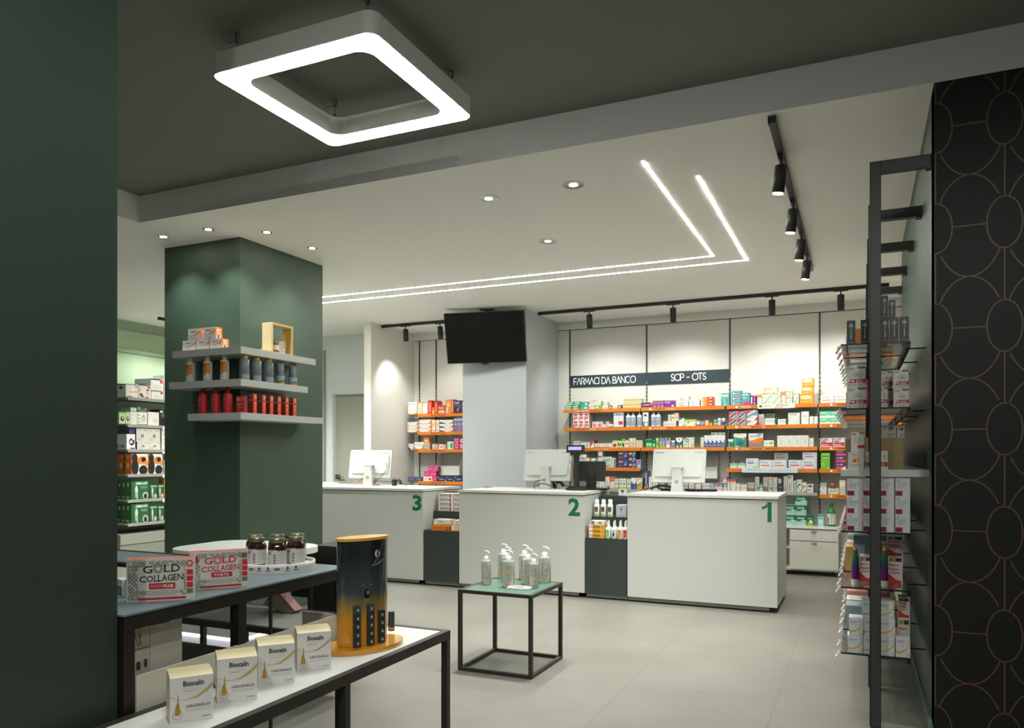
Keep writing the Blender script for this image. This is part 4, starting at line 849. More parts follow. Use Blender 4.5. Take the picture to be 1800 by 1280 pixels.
 'arrow': ('white carton with green chevron', '#e0e0d8', '#c9c9c0', 'l .4 .62 .55 .45 .035 #9ac263;l .55 .45 .4 .28 .035 #9ac263;l .55 .62 .7 .45 .035 #b5d290;l .7 .45 .55 .28 .035 #b5d290;t .15 .75 .7 .83 #b5b5ac Bronco;r 0 .16 1 .18 #c9c9be'),
 'purred': ('white carton with navy name and red band', '#e0d9d8', '#c9c0bf', 'r .05 .12 .98 .5 #c22f4c;t .05 .7 .7 .95 #3a3268 PLURIK;r .1 .55 .5 .66 #c22f3c;r .1 .2 .7 .28 #f0dada'),
 'limebox': ('bright lime green carton', '#6fbe2c', '#55962a', 'r .1 .62 .9 .82 #3f7a24;t .14 .65 .86 .79 #eef6e2 Sustenium;e .25 .28 .14 .08 #dfeccf;e .25 .28 .08 .045 #3f7a24;e .85 .08 .08 .04 #dfeccf;e .5 .92 .4 .05 #8fd44f'),
 'magst': ('magenta and navy carton', '#a82a68', '#8a2256', 't .1 .62 .75 .9 #2c2c5a PLURIK;r 0 .55 1 1 #332a55;t .1 .62 .75 .88 #e9e4ee PLURIK;r .1 .2 .95 .35 #d9799f'),
 'magwh': ('magenta, white and navy carton', '#cf3578', '#a82a68', 'r 0 .55 1 1 #e6dde0;t .1 .62 .75 .9 #2f2f66 PLURIK;r .1 .2 .95 .35 #eab0c6;r 0 0 1 .1 #efdde2'),
 'lacto': ('small white carton with lime stripe', '#d3d9e0', '#b9c0c6', 'r 0 .78 1 1 #3f3c48;r 0 .5 1 .74 #8fc95a;e .5 .86 .15 .12 #8f8c9c'),
 'entw': ('silver-white carton with green hill', '#d6dade', '#b9bfc5', 'p #8fcf5a .15 0 1 0 1 .12 .7 .24 .4 .1;t .1 .7 .6 .85 #7a7d84 Enterolac;r .12 .5 .6 .6 #6a4c96;p #c1cbd3 .7 .2 1 .2 1 1 .9 1'),
 'ento': ('silver-white carton with orange bar', '#d6dade', '#b4bbc0', 't .1 .62 .6 .84 #6f737c Enterolac;r .1 .3 .75 .45 #dd8d3e;p #bfc9d1 .8 0 1 0 1 1 .9 1'),
 'entod': ('silver carton with brown bar', '#8d928f', '#7a7f7c', 't .12 .6 .6 .84 #3a3c3e Enterolac;r .12 .28 .75 .45 #8f5a2c'),
 'entp': ('silver-white carton with pink bar', '#d4d9de', '#b2b9bf', 't .1 .64 .65 .84 #6f737c Enterolac;r .12 .34 .75 .48 #dc5a72;p #c0cad2 .8 0 1 0 1 1 .9 1;e .06 .12 .05 .12 #d25a8c'),
 'navyor': ('navy carton with orange label', '#35406a', '#2b3455', 'r .1 .62 .55 .84 #de6a35;p #5a6ea2 .6 .3 1 .3 1 .9 .7 .7;e .78 .4 .08 .1 #dba0b8;r .08 .2 .5 .3 #c95a4a;t .14 .67 .5 .79 #f2c9a8 Voltad'),
 'navyor2': ('navy and steel carton with orange label', '#37446c', '#2c3756', 'r .08 .35 .55 .75 #dd7a30;e .8 .55 .16 .28 #8ea2b8;t .12 .45 .5 .65 #f2cfae Voltad;e .65 .15 .06 .1 #cfd8e2'),
 'bluepk': ('steel blue carton with pink label', '#7d93bd', '#6a6c70', 'e .5 .72 .35 .16 #d05a8e;p #b8cbe0 .3 0 .9 0 .6 .5;r .1 .9 .9 .95 #a9b9d6'),
 'greybox': ('slim grey carton', '#8c8c84', '#77776f', 'r .1 .1 .9 .9 #a3a39a'),
 'sensil': ('white carton with teal band', '#d9d8cd', '#c0bfb4', 'r 0 .12 .95 .5 #6fa3a6;t .12 .62 .85 .84 #6b6b66 Proctosan;p #b9d0cf .6 .12 .95 .12 .95 .5'),
 'orteal': ('white carton with orange corner', '#d9dcd6', '#bfc2bb', 'p #dd8a34 .1 .2 .9 .2 .9 1 .6 1 .2 .6'),
 'tealar': ('white carton with teal arrow', '#dfe3e1', '#7fa9aa', 'p #6fa9ad .2 0 1 0 1 1 .6 1 .2 .5'),
 'redlow': ('white carton with red corner mark', '#dcd6d0', '#c9c2bb', 'p #a8302c .1 .12 .9 .12 .9 .5 .5 .3 .1 .45;e .7 .35 .1 .08 #e6b9b0;r .2 .7 .8 .76 #b9b3ac'),
 'books': ('white and navy slim carton', '#d9d6cc', '#c4c1b6', 'r .55 .0 .9 .9 #3f4a78;r .1 0 .3 1 #cfcabc'),
 'redtop': ('tall white carton with red top', '#dfdbd5', '#c2bcb3', 'r 0 .62 1 1 #b52226;t .15 .74 .85 .84 #f0d9d4 Clinex;p #d97a6a .2 0 .8 0 .5 .3'),
 'ortop': ('tall white carton with orange-red top', '#dfdbd5', '#c2bcb3', 'r 0 .62 1 1 #dd4f22;t .15 .74 .85 .84 #f5dcc9 Clinex;p #e08a6a .1 0 .9 0 .5 .2'),
 'wbswirl': ('tall white carton with blue swirl', '#e0ded9', '#c2bfb7', 'e .3 .4 .25 .3 #7f9fb8;e .3 .4 .14 .18 #e0ded9;e .7 .15 .2 .12 #4c4f55;r .15 .8 .85 .86 #d9b089'),
 'plantw': ('white carton with green field', '#d9dcce', '#b9bda8', 'r 0 0 1 .22 #a9bf74;e .3 .3 .18 .12 #e6e3c9;e .7 .3 .18 .12 #e6e3c9;p #4a5f7c .1 .45 .9 .45 .7 .6 .5 .5 .3 .6;r .2 .75 .8 .85 #a8b092'),
 'blsw': ('white and blue carton with red curve', '#3f5590', '#34477a', 'p #e8e8e6 0 1 1 1 1 .6 .6 .45 0 .65;e .6 .75 .3 .2 #dfe3ee;e .1 .55 .12 .1 #c9303c;l .6 .1 .8 .2 .03 #cfd8ea'),
 'gold': ('gold and white carton with black swoosh', '#b9965a', '#7a5a2c', 'p #e6e2da 0 .4 1 .6 1 1 0 1;l .1 .3 .9 .7 .05 #2c2a28;r .1 .85 .9 .95 #d9b0a0'),
 'navytall': ('tall navy carton with vertical lettering', '#3c4e70', '#2f3e5a', 'r .3 .3 .6 .9 #a9b7cc;r 0 0 1 .2 #d9963f;e .5 .1 .2 .05 #b9525a;e .75 .25 .12 .04 #e6ecf2'),
 'whitetall': ('tall plain white carton', '#dddcd4', '#c6c5bb', 'r .3 .15 .5 .6 #b9b9b0;r .2 .8 .8 .84 #cbcac0'),
 'woodr': ('white carton with orange-red lid band', '#dfdad2', '#c6bfb4', 'r 0 .84 1 1 #d34a22;t .1 .66 .7 .76 #d98a6a Benagol;r .1 .3 .5 .34 #c9c3b8'),
 'wor2': ('small white carton with orange dots', '#dfdad2', '#c6bfb4', 'e .3 .45 .12 .1 #dd8a4a;e .75 .45 .12 .1 #dd8a4a;r 0 .9 1 1 #e0b090'),
 'pw2': ('small white carton with purple top', '#dcd8d8', '#c2bfbf', 'r 0 .55 1 1 #9a4f92;r .2 .65 .8 .8 #e0b9d2;r .2 .15 .8 .3 #b9a8b5'),
 'gw2': ('small white carton with green top', '#dcdcd8', '#c2c2bf', 'r 0 .5 1 1 #3f8a70;r .2 .62 .8 .8 #b9dccf;r .2 .15 .8 .3 #b0b5a8'),
 'sixw': ('small pale carton with fine stripes', '#cfd3d3', '#b9bebe', 'r .2 .55 .8 .75 #b07a86;r .2 .2 .8 .3 #8f9aa0'),
 'gteal': ('small grey teal carton', '#a8bcbf', '#8fa3a6', 'r .3 .1 .5 .9 #7f979c'),
 'silver': ('silver carton with orange line and dark base', '#a9a79c', '#96948a', 'r 0 0 1 .3 #6f7370;r 0 .3 1 .37 #c9853f;r .2 .7 .8 .74 #7a7870'),
 'silver2': ('tall silver carton with dark shape', '#b5b5aa', '#a09f95', 'e .4 .5 .25 .12 #8fa8a8;e .65 .25 .25 .06 #33352f;r .1 .85 .9 .89 #7c7b72'),
 'silver3': ('tall silver carton with orange shape', '#b5b5aa', '#a09f95', 'e .5 .5 .3 .12 #9fb5b5;e .7 .27 .3 .05 #d2702c;r 0 .9 1 1 #d09a5c'),
 'dktall': ('tall charcoal carton with white figures', '#34373f', '#282b31', 'r .15 .55 .35 .9 #d2d5d6;r .5 .6 .65 .85 #d2d5d6;r .2 .3 .8 .35 #9a9db0;r .2 .1 .8 .15 #6a6d80'),
 'vert': ('tall white carton with vertical black lettering', '#d5d5cc', '#3b3f5a', 'r .4 .05 .65 .6 #3a3b3a;e .5 .85 .3 .06 #22242c;e .4 .72 .2 .03 #22242c'),
 'grysq': ('tall grey carton with embossed square', '#b1b1a6', '#9b9b90', 'r .15 .1 .75 .3 #8d9a96;r .1 .75 .25 .9 #77786f'),
 'cgreen': ('white carton with C shape, green base', '#d6d7cf', '#bdbeb5', 'e .5 .45 .38 .22 #3f4350;e .6 .4 .28 .16 #dfe0da;p #9ccf6a 0 0 .9 0 1 .3 .4 .12;r 0 .84 1 .88 #9a9a90'),
 'corange': ('white carton with C shape and orange base', '#dddbd4', '#c2c0b8', 'e .45 .5 .38 .2 #5a5f7c;e .6 .42 .28 .18 #e6e4de;p #e08c3f 0 0 1 0 1 .3 .8 .2 .4 .1'),
 'tin': ('rounded white box with dark outline', '#d9d5d0', '#6a6c7c', 'e .5 .75 .35 .15 #5a5c55;e .3 .3 .15 .1 #8a5a4c;e .7 .35 .14 .1 #dd9aa0'),
 'crossb': ('white and grey-blue carton with orange cross', '#d9dad6', '#b9bab6', 'p #8fa3b5 0 1 1 1 1 .6 .5 .85 0 .6;e .5 .68 .2 .16 #df8a4a;e .5 .68 .1 .08 #f3ead9;r .2 .12 .8 .2 #a9adb5'),
 'cream': ('tall cream and blue carton', '#d9cba4', '#c4b58c', 'r .5 .1 .95 .55 #a9b9d9;r .05 .6 .95 .85 #e3dac0;r .1 .1 .45 .4 #e0b95a'),
 'dulco': ('green and pale blue laxative carton', '#9cc6c6', '#7f9c9c', 'p #1f6b4a 0 1 1 1 1 .5 .7 .62 .3 .42 0 .5;t .18 .64 .8 .86 #eef5ee DulcoSoft;e .82 .38 .12 .15 #e4efe0;e .84 .36 .08 .1 #6fa83a;r .1 .12 .7 .2 #bcdcda'),
 'dulcs': ('small green carton with pale wave', '#1f6b4a', '#1a5a3e', 'r 0 0 1 .35 #8cbf3f;e .6 .42 .3 .14 #dfeadb;t .15 .66 .85 .8 #dff0e0 Normalax'),
 'aqua': ('pale aqua carton', '#a9d6d2', '#8fc0bc', 'r 0 .82 1 1 #4f8f98;e .5 .4 .35 .2 #d5eeec;r .15 .6 .85 .7 #6fa9ac'),
 # alcove
 'thermo': ('tall white carton with orange base curve', '#e2dfd6', '#d0a36a', 'p #de8a26 0 0 1 0 1 .16 .75 .08 .4 .03 .1 .08 0 .15;e .12 .83 .07 .06 #c9602c;t .28 .78 .9 .88 #8d8a80 Thermaca;l .25 .45 .5 .32 .02 #d5cfc0;l .5 .32 .8 .45 .02 #d5cfc0'),
 'thermn': ('narrow cream carton with fine stripes', '#d9c9a4', '#cdbb92', 'r 0 .93 1 1 #d0862f;l .3 0 .3 .9 .02 #c2b088;l .7 0 .7 .9 .02 #c2b088;r 0 0 1 .06 #d99545'),
 'redtall': ('narrow red carton', '#c9392a', '#a82e22', 'r .25 .15 .75 .8 #e6806a;r 0 .92 1 1 #8c241c'),
 'orsm': ('small orange and yellow carton', '#e3a23c', '#c9862c', 'p #d9582c 0 .5 1 .7 1 1 0 1;e .5 .3 .3 .2 #f0c46a'),
 'redwide': ('wide red carton with white wording', '#c8402c', '#a8321f', 't .1 .6 .9 .8 #f2ddd4 Flexart;e .3 .25 .25 .2 #e8b04c;r .55 .1 .9 .4 #c9c9d6'),
 'orred': ('tall orange carton with red edge', '#dd8c3a', '#c23a28', 'r .7 0 1 1 #cf3f2c;r .08 .05 .3 .45 #cfc9cc;e .35 .65 .2 .16 #eeb86a;r .78 .1 .92 .9 #e8a08c'),
 'navyman': ('navy carton with running figure', '#3a3558', '#332e4c', 't .1 .75 .7 .9 #d9d3e6 Dolflex;l .4 .25 .75 .5 .06 #d07a5c;l .5 .4 .55 .15 .05 #d9b09a;e .72 .6 .06 .05 #d07a5c;r .1 .6 .5 .64 #8c84ac'),
 'patch': ('flat white carton with orange curve', '#e2dfd8', '#b9a8a0', 'p #de8a26 0 0 1 0 1 .4 .7 .12 .3 .1 0 .35;e .1 .65 .05 .14 #c9602c;t .22 .55 .8 .82 #a39c92 Thermacare;e .93 .5 .05 .16 #5f6fa0'),
 'patchn': ('flat white carton with navy curve', '#e2dfd8', '#b9a8a0', 'p #3c3f6c 0 0 .5 0 .2 .4 0 .5;p #de8a26 .5 0 1 0 1 .5 .8 .2;t .22 .55 .8 .82 #a39c92 Thermacare;e .93 .4 .05 .2 #5f6fa0'),
 'patchv': ('upright white carton with orange edge', '#e2dbd0', '#d09a60', 'r 0 0 .3 1 #dd8f3f;e .6 .15 .15 .06 #4f5f90;e .6 .6 .12 .2 #cf7a50'),
 'blue3': ('slim blue carton with pink figure', '#6d7a9c', '#596482', 'e .5 .3 .22 .2 #c9607c;r .1 .8 .9 .95 #b9c3d6;r .3 .5 .7 .6 #cfd5e2'),
 'skin': ('white carton with pink stripe and orange end', '#dcc9bd', '#d99a70', 'r .6 0 1 1 #dd9a6c;r .1 .4 .6 .6 #c95f8c'),
 'greyor': ('grey and orange carton', '#a9a598', '#8f8b7e', 'r .6 .1 .95 .9 #de9a6a;r .1 .5 .5 .7 #cfd3cc'),
 'aloe': ('white and green carton with leaf', '#dfe3dc', '#2f5a2c', 'e .7 .5 .25 .4 #4f9a3a;r .05 .1 .3 .9 #7fc0c4'),
 'magsq': ('magenta carton with white name', '#bf2a6c', '#a02258', 't .1 .3 .9 .6 #f2d3e0 Hyalu;r 0 .8 1 1 #c98fc0;e .5 .15 .1 .1 #e6a04c'),
 'magwt': ('magenta carton with white swirl', '#bf2a6c', '#a02258', 'e .5 .6 .3 .35 #efe6ea;e .55 .6 .16 .2 #bf2a6c'),
 'pinkb': ('pink carton with white name', '#d2447f', '#a8225c', 't .2 .35 .8 .6 #f0c4d8 armolips;e .12 .15 .06 .08 #f2dde6'),
 'pinkw': ('white carton with pink bow', '#e6dcd4', '#d0c2b8', 'p #c9306c .55 .5 .75 .8 .75 .2;p #c9306c .95 .5 .75 .8 .75 .2;r .1 .35 .5 .6 #d9b9a8'),
 'navylow': ('low navy carton with white lettering', '#2c3450', '#222940', 't .25 .3 .75 .6 #d5d9e2 Hylasan;e .1 .8 .05 .1 #e2e5ea;p #e2e5ea .9 0 1 0 1 .6'),
 'slatelow': ('low slate carton', '#4d5872', '#434c62', 't .2 .4 .8 .7 #b5bccc Hylasan'),
 # rack
 'appo': ('black-green carton with vertical white name', '#232e2b', '#1b2421', ''),
 'plus8': ('red-banded EXTRA carton marked plus eight', '#c5c6bc', '#8d8b78', ''),
 'plus5': ('red-banded EXTRA carton marked plus five', '#c5c6bc', '#8d8b78', ''),
 'crim': ('white box with crimson rectangle', '#c9cdca', '#b5b8b4', 'r .02 .02 .48 .29 #7d1f48;r .1 .86 .3 .89 #6f7270;r .1 .8 .24 .82 #6f7270;r .1 .72 .8 .735 #9a9d9a;r .1 .67 .75 .685 #9a9d9a;r .1 .62 .78 .635 #a3a6a3;r .1 .57 .7 .585 #a3a6a3;r .12 .5 .6 .515 #85888a;r .15 .43 .55 .445 #a3a6a3'),
 'magn': ('white carton with red wave', '#cfc8c2', '#b0aaa2', 'p #c2321f 0 .0 .9 .0 .95 .12 .5 .16 0 .38;r .08 .8 .92 .93 #35305c;r .08 .8 .3 .93 #3f9a4c;r .3 .8 .5 .93 #dd8a2a;t .06 .62 .75 .73 #b5321f Magnesio;t .06 .48 .75 .59 #b5321f Potassio;r .1 .38 .8 .42 #c9685a'),
 'goldw': ('silver-white carton with gold curve', '#ccd0d0', '#b5b9b9', 'p #d9a23c .0 .28 .35 .28 .7 .42 .95 .72 1 .72 .75 .35 .4 .2 0 .18;r .1 .76 .65 .8 #7f8488;r .1 .68 .5 .71 #9a9fa2;e .85 .85 .06 .05 #b0b6b8;e .85 .15 .05 .05 #9aa0a3;e .55 .6 .05 .04 #b0b6b8'),
 'tubm': ('magenta tube carton', '#b02a62', '#8c2250', 'r .25 .35 .7 .85 #d9a8c4;r .3 .5 .6 .7 #8c2250'),
 'rackw': ('white carton with fan drawing and red stripe', '#c9c8be', '#8f8c7c', 'r .5 .2 1 .36 #a82a2a;l .3 .45 .3 .75 .02 #6f6f68;l .45 .45 .5 .78 .02 #6f6f68;l .6 .45 .72 .75 .02 #6f6f68;r .08 .88 .4 .93 #44453f;r .6 .92 1 1 #7a7a4c'),
 'amberb': ('white carton with amber square', '#c6c6bd', '#aaa9a0', 'r .3 .42 .72 .68 #d9962c;e .4 .5 .08 .06 #3f4a38;t .2 .86 .7 .92 #55564f Polase;r .1 .3 .9 .32 #9a9a92;r .1 .24 .85 .26 #9a9a92;r .1 .76 .85 .78 #a8a89f;r .2 .16 .8 .18 #9a9a92'),
 'glassb': ('small white and grey carton', '#c4c8c2', '#9fa39d', 'r .1 .85 .9 .95 #8f8a60;r .2 .5 .8 .54 #8a8d88;r .2 .4 .8 .44 #8a8d88;r .2 .1 .8 .3 #a9b0b2'),
 'brownb': ('brown cardboard box', '#8c7a52', '#7a6a45', 'r 0 .97 1 1 #a08c60'),
 'whitebar': ('grey-white carton with barcode', '#b0b2a8', '#9a9c92', 'r .5 .6 .85 .85 #55564f;l .45 .15 .95 .3 .05 #3c3d38;r .1 .7 .3 .8 #77786f'),
 'redlbl': ('white carton with red label and diamond', '#c3c2b8', '#aba99f', 'r 0 .18 .95 .4 #9a2428;l .3 .75 .5 .55 .02 #66675f;l .5 .55 .7 .75 .02 #66675f;t .1 .23 .6 .34 #e6c9c4 EXTRA'),
 'orhang': ('orange pouch', '#c9791f', '#a8641a', 'r .1 .08 .9 .2 #dd9a4a'),
 'whang': ('white pouch with pale print', '#d2c9c0', '#b9b0a6', 'e .5 .5 .3 .3 #d9a08c;r .2 .8 .8 .9 #c0b6aa'),
 'hand': ('blue and grey product box', '#6f7c8c', '#5a6674', 'r 0 0 1 .3 #39424f;r .1 .5 .6 .8 #9aa6b0'),
 # green column
 'biomin': ('white carton with orange side', '#dcd9d2', '#d9732a', 't .25 .68 .65 .82 #2c3c38 Bioscal;p #de7a2a .15 .35 .4 .36 .75 .5 1 .66 1 .8 .7 .56 .4 .42 .15 .4;r .2 .15 .7 .19 #9a9a94;@R;r .2 .7 .75 .82 #f0e0cc;r .2 .5 .75 .6 #f0e0cc;r .2 .05 .75 .4 #e8ddcf;r .3 .08 .6 .36 #44433f'),
 'redbx': ('flat red sun care carton', '#c0281e', '#8c1f18', 'r .08 .7 .42 .92 #e08a7a;e .72 .82 .2 .1 #e08a7a;e .72 .82 .12 .06 #c0281e;r .1 .5 .7 .55 #eac0b4;r .1 .36 .75 .38 #df8f80;r .1 .3 .6 .32 #df8f80;e .55 .06 .1 .04 #e6a590'),
 'redbx2': ('upright orange-red sun care carton with teal squares', '#d8431f', '#8c2a1c', 'r .35 .74 .85 .94 #ea9a84;r .3 .5 .85 .55 #f0c4b4;r .4 .2 .7 .45 #e88a6c;e .5 .08 .12 .035 #f0b4a0;@L;r .1 .84 .8 .96 #4f8a7c;r .1 .62 .8 .74 #4f8a7c;r .1 .05 .8 .12 #6f2018'),
 'biobx': ('small white box with gold curve', '#d3d0c8', '#c0b48a', 't .3 .74 .75 .84 #33403c Bioscal;p #c9a95c .3 .3 .7 .42 1 .62 1 .7 .6 .5 .3 .36;r .15 .2 .22 .7 #c9b06a;r .3 .16 .8 .2 #77776f'),
 # far left
 'med1': ('large white device box with red badge', '#dcd9d0', '#c4cbd0', 'e .85 .85 .12 .1 #cf3a2c;e .85 .85 .06 .05 #f0e6e0;r .0 .95 .8 1 #33333c;e .55 .3 .25 .2 #e0ded6;l .3 .4 1 .45 .05 #cf7a3c;r .1 0 .5 .08 #4a3f3c;e .6 .62 .1 .14 #e8e6e0;@L;e .3 .75 .1 .1 #2a2c33;e .7 .72 .12 .12 #2a2c33;r 0 .93 1 1 #3c3c46;l .1 .4 .9 .42 .02 #9aa0a8'),
 'med2': ('large white device box with beaker picture', '#dcd9d0', '#c4cbd0', 'e .85 .85 .12 .1 #cf3a2c;r .6 .25 .9 .65 #c9c2b4;e .75 .65 .15 .05 #2c2a28;r .5 .02 .85 .14 #cf6a2c;e .2 .25 .12 .14 #6a4a30;e .3 .15 .12 .1 #6a4a30;e .1 .6 .06 .06 #d08a4c;r 0 .95 .8 1 #33333c'),
 'med3': ('low white device box with pale mask picture', '#dad8d0', '#a9b5bb', 'e .85 .78 .12 .16 #cf3a2c;e .5 .3 .35 .25 #cfcdc4;r 0 .9 .8 1 #33333c;@L;r .3 .4 .6 .6 #7f8c94'),
 'med4': ('tall white and grey carton', '#d5d8d8', '#b9c0c4', 'r 0 .9 1 1 #a8b3ba;r .1 .6 .3 .64 #8a929a'),
 'greenw': ('pale green carton with black device', '#b4c992', '#8fae6c', 'r 0 .9 1 1 #5fae5a;r 0 0 1 .06 #2f7a44;e .5 .45 .32 .2 #1f211c;e .55 .5 .1 .1 #e6e8e0'),
 'wdev': ('white carton with grey nebuliser picture', '#d9d9cc', '#c2c2b4', 'e .6 .45 .3 .24 #c2c0b0;e .65 .7 .08 .12 #8a8476;r 0 0 1 .07 #5f7f74;e .15 .75 .07 .07 #4f9a7c;e .15 .5 .07 .07 #4f9a7c;e .15 .25 .07 .07 #4f9a7c'),
 'wplain': ('white carton with faint print', '#d5d5ca', '#bfbfb2', 'r .1 .75 .6 .78 #9a9a90;r .1 .5 .5 .53 #b0b0a4;r .1 .3 .5 .33 #b0b0a4'),
 'wtube': ('white carton with curled hose picture', '#d9d8cf', '#c2c1b6', 'l .3 .8 .45 .4 .03 #aaa89c;l .45 .4 .7 .2 .04 #aaa89c;e .7 .4 .18 .2 #c9c7ba;r .6 .85 .9 .88 #8a8a82'),
 'dktop': ('dark slate box with green label', '#3f4c54', '#333e45', 'r 0 .3 .3 1 #5fae4c;e .85 .6 .1 .2 #cf5a4c;r .3 .2 .9 .3 #a9b3b8'),
 'grtop': ('flat grey carton', '#9aa3a6', '#838c90', 'r .1 .3 .4 .8 #c9d0d2;r .55 .3 .9 .8 #c9d0d2'),
 'blackd': ('black device box', '#22242b', '#17181d', 'r .1 .8 .5 .92 #d5d5d8;e .5 .65 .25 .12 #5a5c64;e .5 .25 .25 .2 #0c0d10'),
 'monit': ('white box with black blood pressure meter', '#dcd8d6', '#c2ccd4', 'e .6 .5 .32 .24 #1f2024;r .38 .4 .7 .58 #c9cdce;e .75 .72 .14 .1 #d5d8d6;r .35 .02 .6 .12 #d9693c;r .62 .02 .9 .12 #2c2c2e;@L;r .15 .12 .75 .3 #1f2024;r .3 .16 .6 .26 #cdd3d6;e .5 .72 .14 .06 #a9b3b8'),
 'prem': ('grey-white carton with round emblem', '#c9c6ba', '#4a3f5c', 'e .5 .45 .12 .14 #4a4a44;e .5 .45 .06 .07 #a9a89e;e .25 .2 .2 .12 #b5b2a8;r .6 .86 .95 .9 #5f5f58;r .05 .86 .4 .9 #8a8a82'),
 'purpb': ('small dark purple box', '#46285c', '#382048', 'e .3 .45 .1 .15 #8a6ab0'),
 'brace': ('orange and white back support box with figure', '#dcd5cb', '#d26c22', 'r 0 .0 .3 1 #cf5f22;e .2 .8 .18 .2 #1a1918;e .22 .35 .22 .4 #191817;e .6 .68 .24 .2 #de7a22;e .72 .6 .14 .12 #c98f6c;e .74 .72 .16 .13 #1c1a18;e .72 .2 .26 .24 #171615;e .9 .55 .12 .14 #d8812f;r .5 .48 .75 .55 #c98f6c;t .72 .86 .95 .92 #d9824c dr.med;@L;t .2 .8 .9 .9 #f0d9c0 27;r .35 .3 .6 .55 #f0d9c0'),
 'gib': ('dark green orthopaedic support box with white figure', '#1f5c33', '#17502b', 't .2 .8 .9 .94 #f0f2ee .GIBAUD;e .28 .68 .06 .07 #c9c7c0;r .2 .4 .36 .64 #c9c7c0;r .22 .12 .27 .42 #c9c7c0;r .3 .02 .35 .42 #c9c7c0;e .78 .2 .16 .2 #b9a99c;e .78 .16 .09 .14 #17211a;r .5 .66 .88 .69 #9ac0a4;r .55 .59 .88 .61 #7fae8c;@L;r .4 .7 .6 .9 #a9cdb2;e .5 .12 .25 .06 #d5dcd6;e .55 .12 .12 .03 #1c1f1c'),
 'gibs': ('small dark green support box with white figure', '#1f5430', '#17482a', 't .1 .82 .95 .92 #e0e8e0 GIBAUD;e .35 .7 .09 .07 #c9c7c0;r .25 .42 .48 .66 #c9c7c0;r .28 .15 .35 .44 #c9c7c0;r .38 .02 .46 .44 #c9c7c0;e .75 .18 .18 .15 #c2a68e'),
 'yelb': ('narrow yellow box', '#d9a92c', '#b98c20', 'r .2 .3 .8 .7 #f0e2a8'),
 'greyb2': ('grey and navy box', '#7f8a94', '#5a646c', 'e .5 .5 .3 .25 #c9d0d6'),
 # gaps
 'biaf': ('flat white carton with black lettering', '#d6d3cb', '#c4c2b9', 't .12 .4 .68 .82 #17171a BIAFIN;r .74 .1 .84 .9 #b5302c;r .15 .12 .6 .2 #b0aca4;@R;r .3 .1 .6 .9 #8f9298'),
 'orlow': ('flat orange carton with red rose', '#d97a26', '#b8641f', 't .08 .4 .65 .65 #8c2f1a Connettivina;e .85 .4 .1 .36 #b52a20;e .85 .45 .05 .18 #dd6a5a'),
 'cream2': ('flat cream carton with yellow corner', '#dcd5c4', '#cdbf9c', 'p #e0952c 0 0 1 0 1 .3 .3 .2;t .3 .5 .7 .75 #55504a Gelbra;e .85 .65 .06 .1 #b9b09c'),
 'yel': ('flat yellow carton with red cross', '#dda22c', '#b9842a', 'r 0 0 .22 1 #e6e2d9;e .11 .5 .09 .28 #c9402a;e .11 .5 .05 .14 #e6e2d9;r .26 .3 .7 .72 #4a3c1c;t .3 .4 .66 .62 #e0c98a Arnica;e .86 .5 .04 .12 #8a5a20'),
 'wtag': ('flat white carton with black symbols', '#dcdad2', '#c4c2b9', 'r .08 .55 .3 .85 #44443f;r .08 .15 .3 .45 #44443f;p #2a2a28 .5 .35 .7 .7 .9 .35'),
 'moskg': ('square silver carton with grey emblem', '#b5bcc0', '#9fa6aa', 'p #6a7278 .35 .75 .65 .75 .5 .3;r .1 .8 .9 .84 #8a9298;e .5 .5 .1 .08 #c98f94;r .2 .1 .8 .14 #8a9298'),
 'card': ('small white card with red and green arrow', '#dcdcd6', '#c4c4be', 'p #55605c .2 .9 .8 .9 .5 .35;p #c23f44 .4 .5 .6 .5 .5 .3;r .1 .1 .9 .18 #b5b5ae'),
}
ITEMS = []
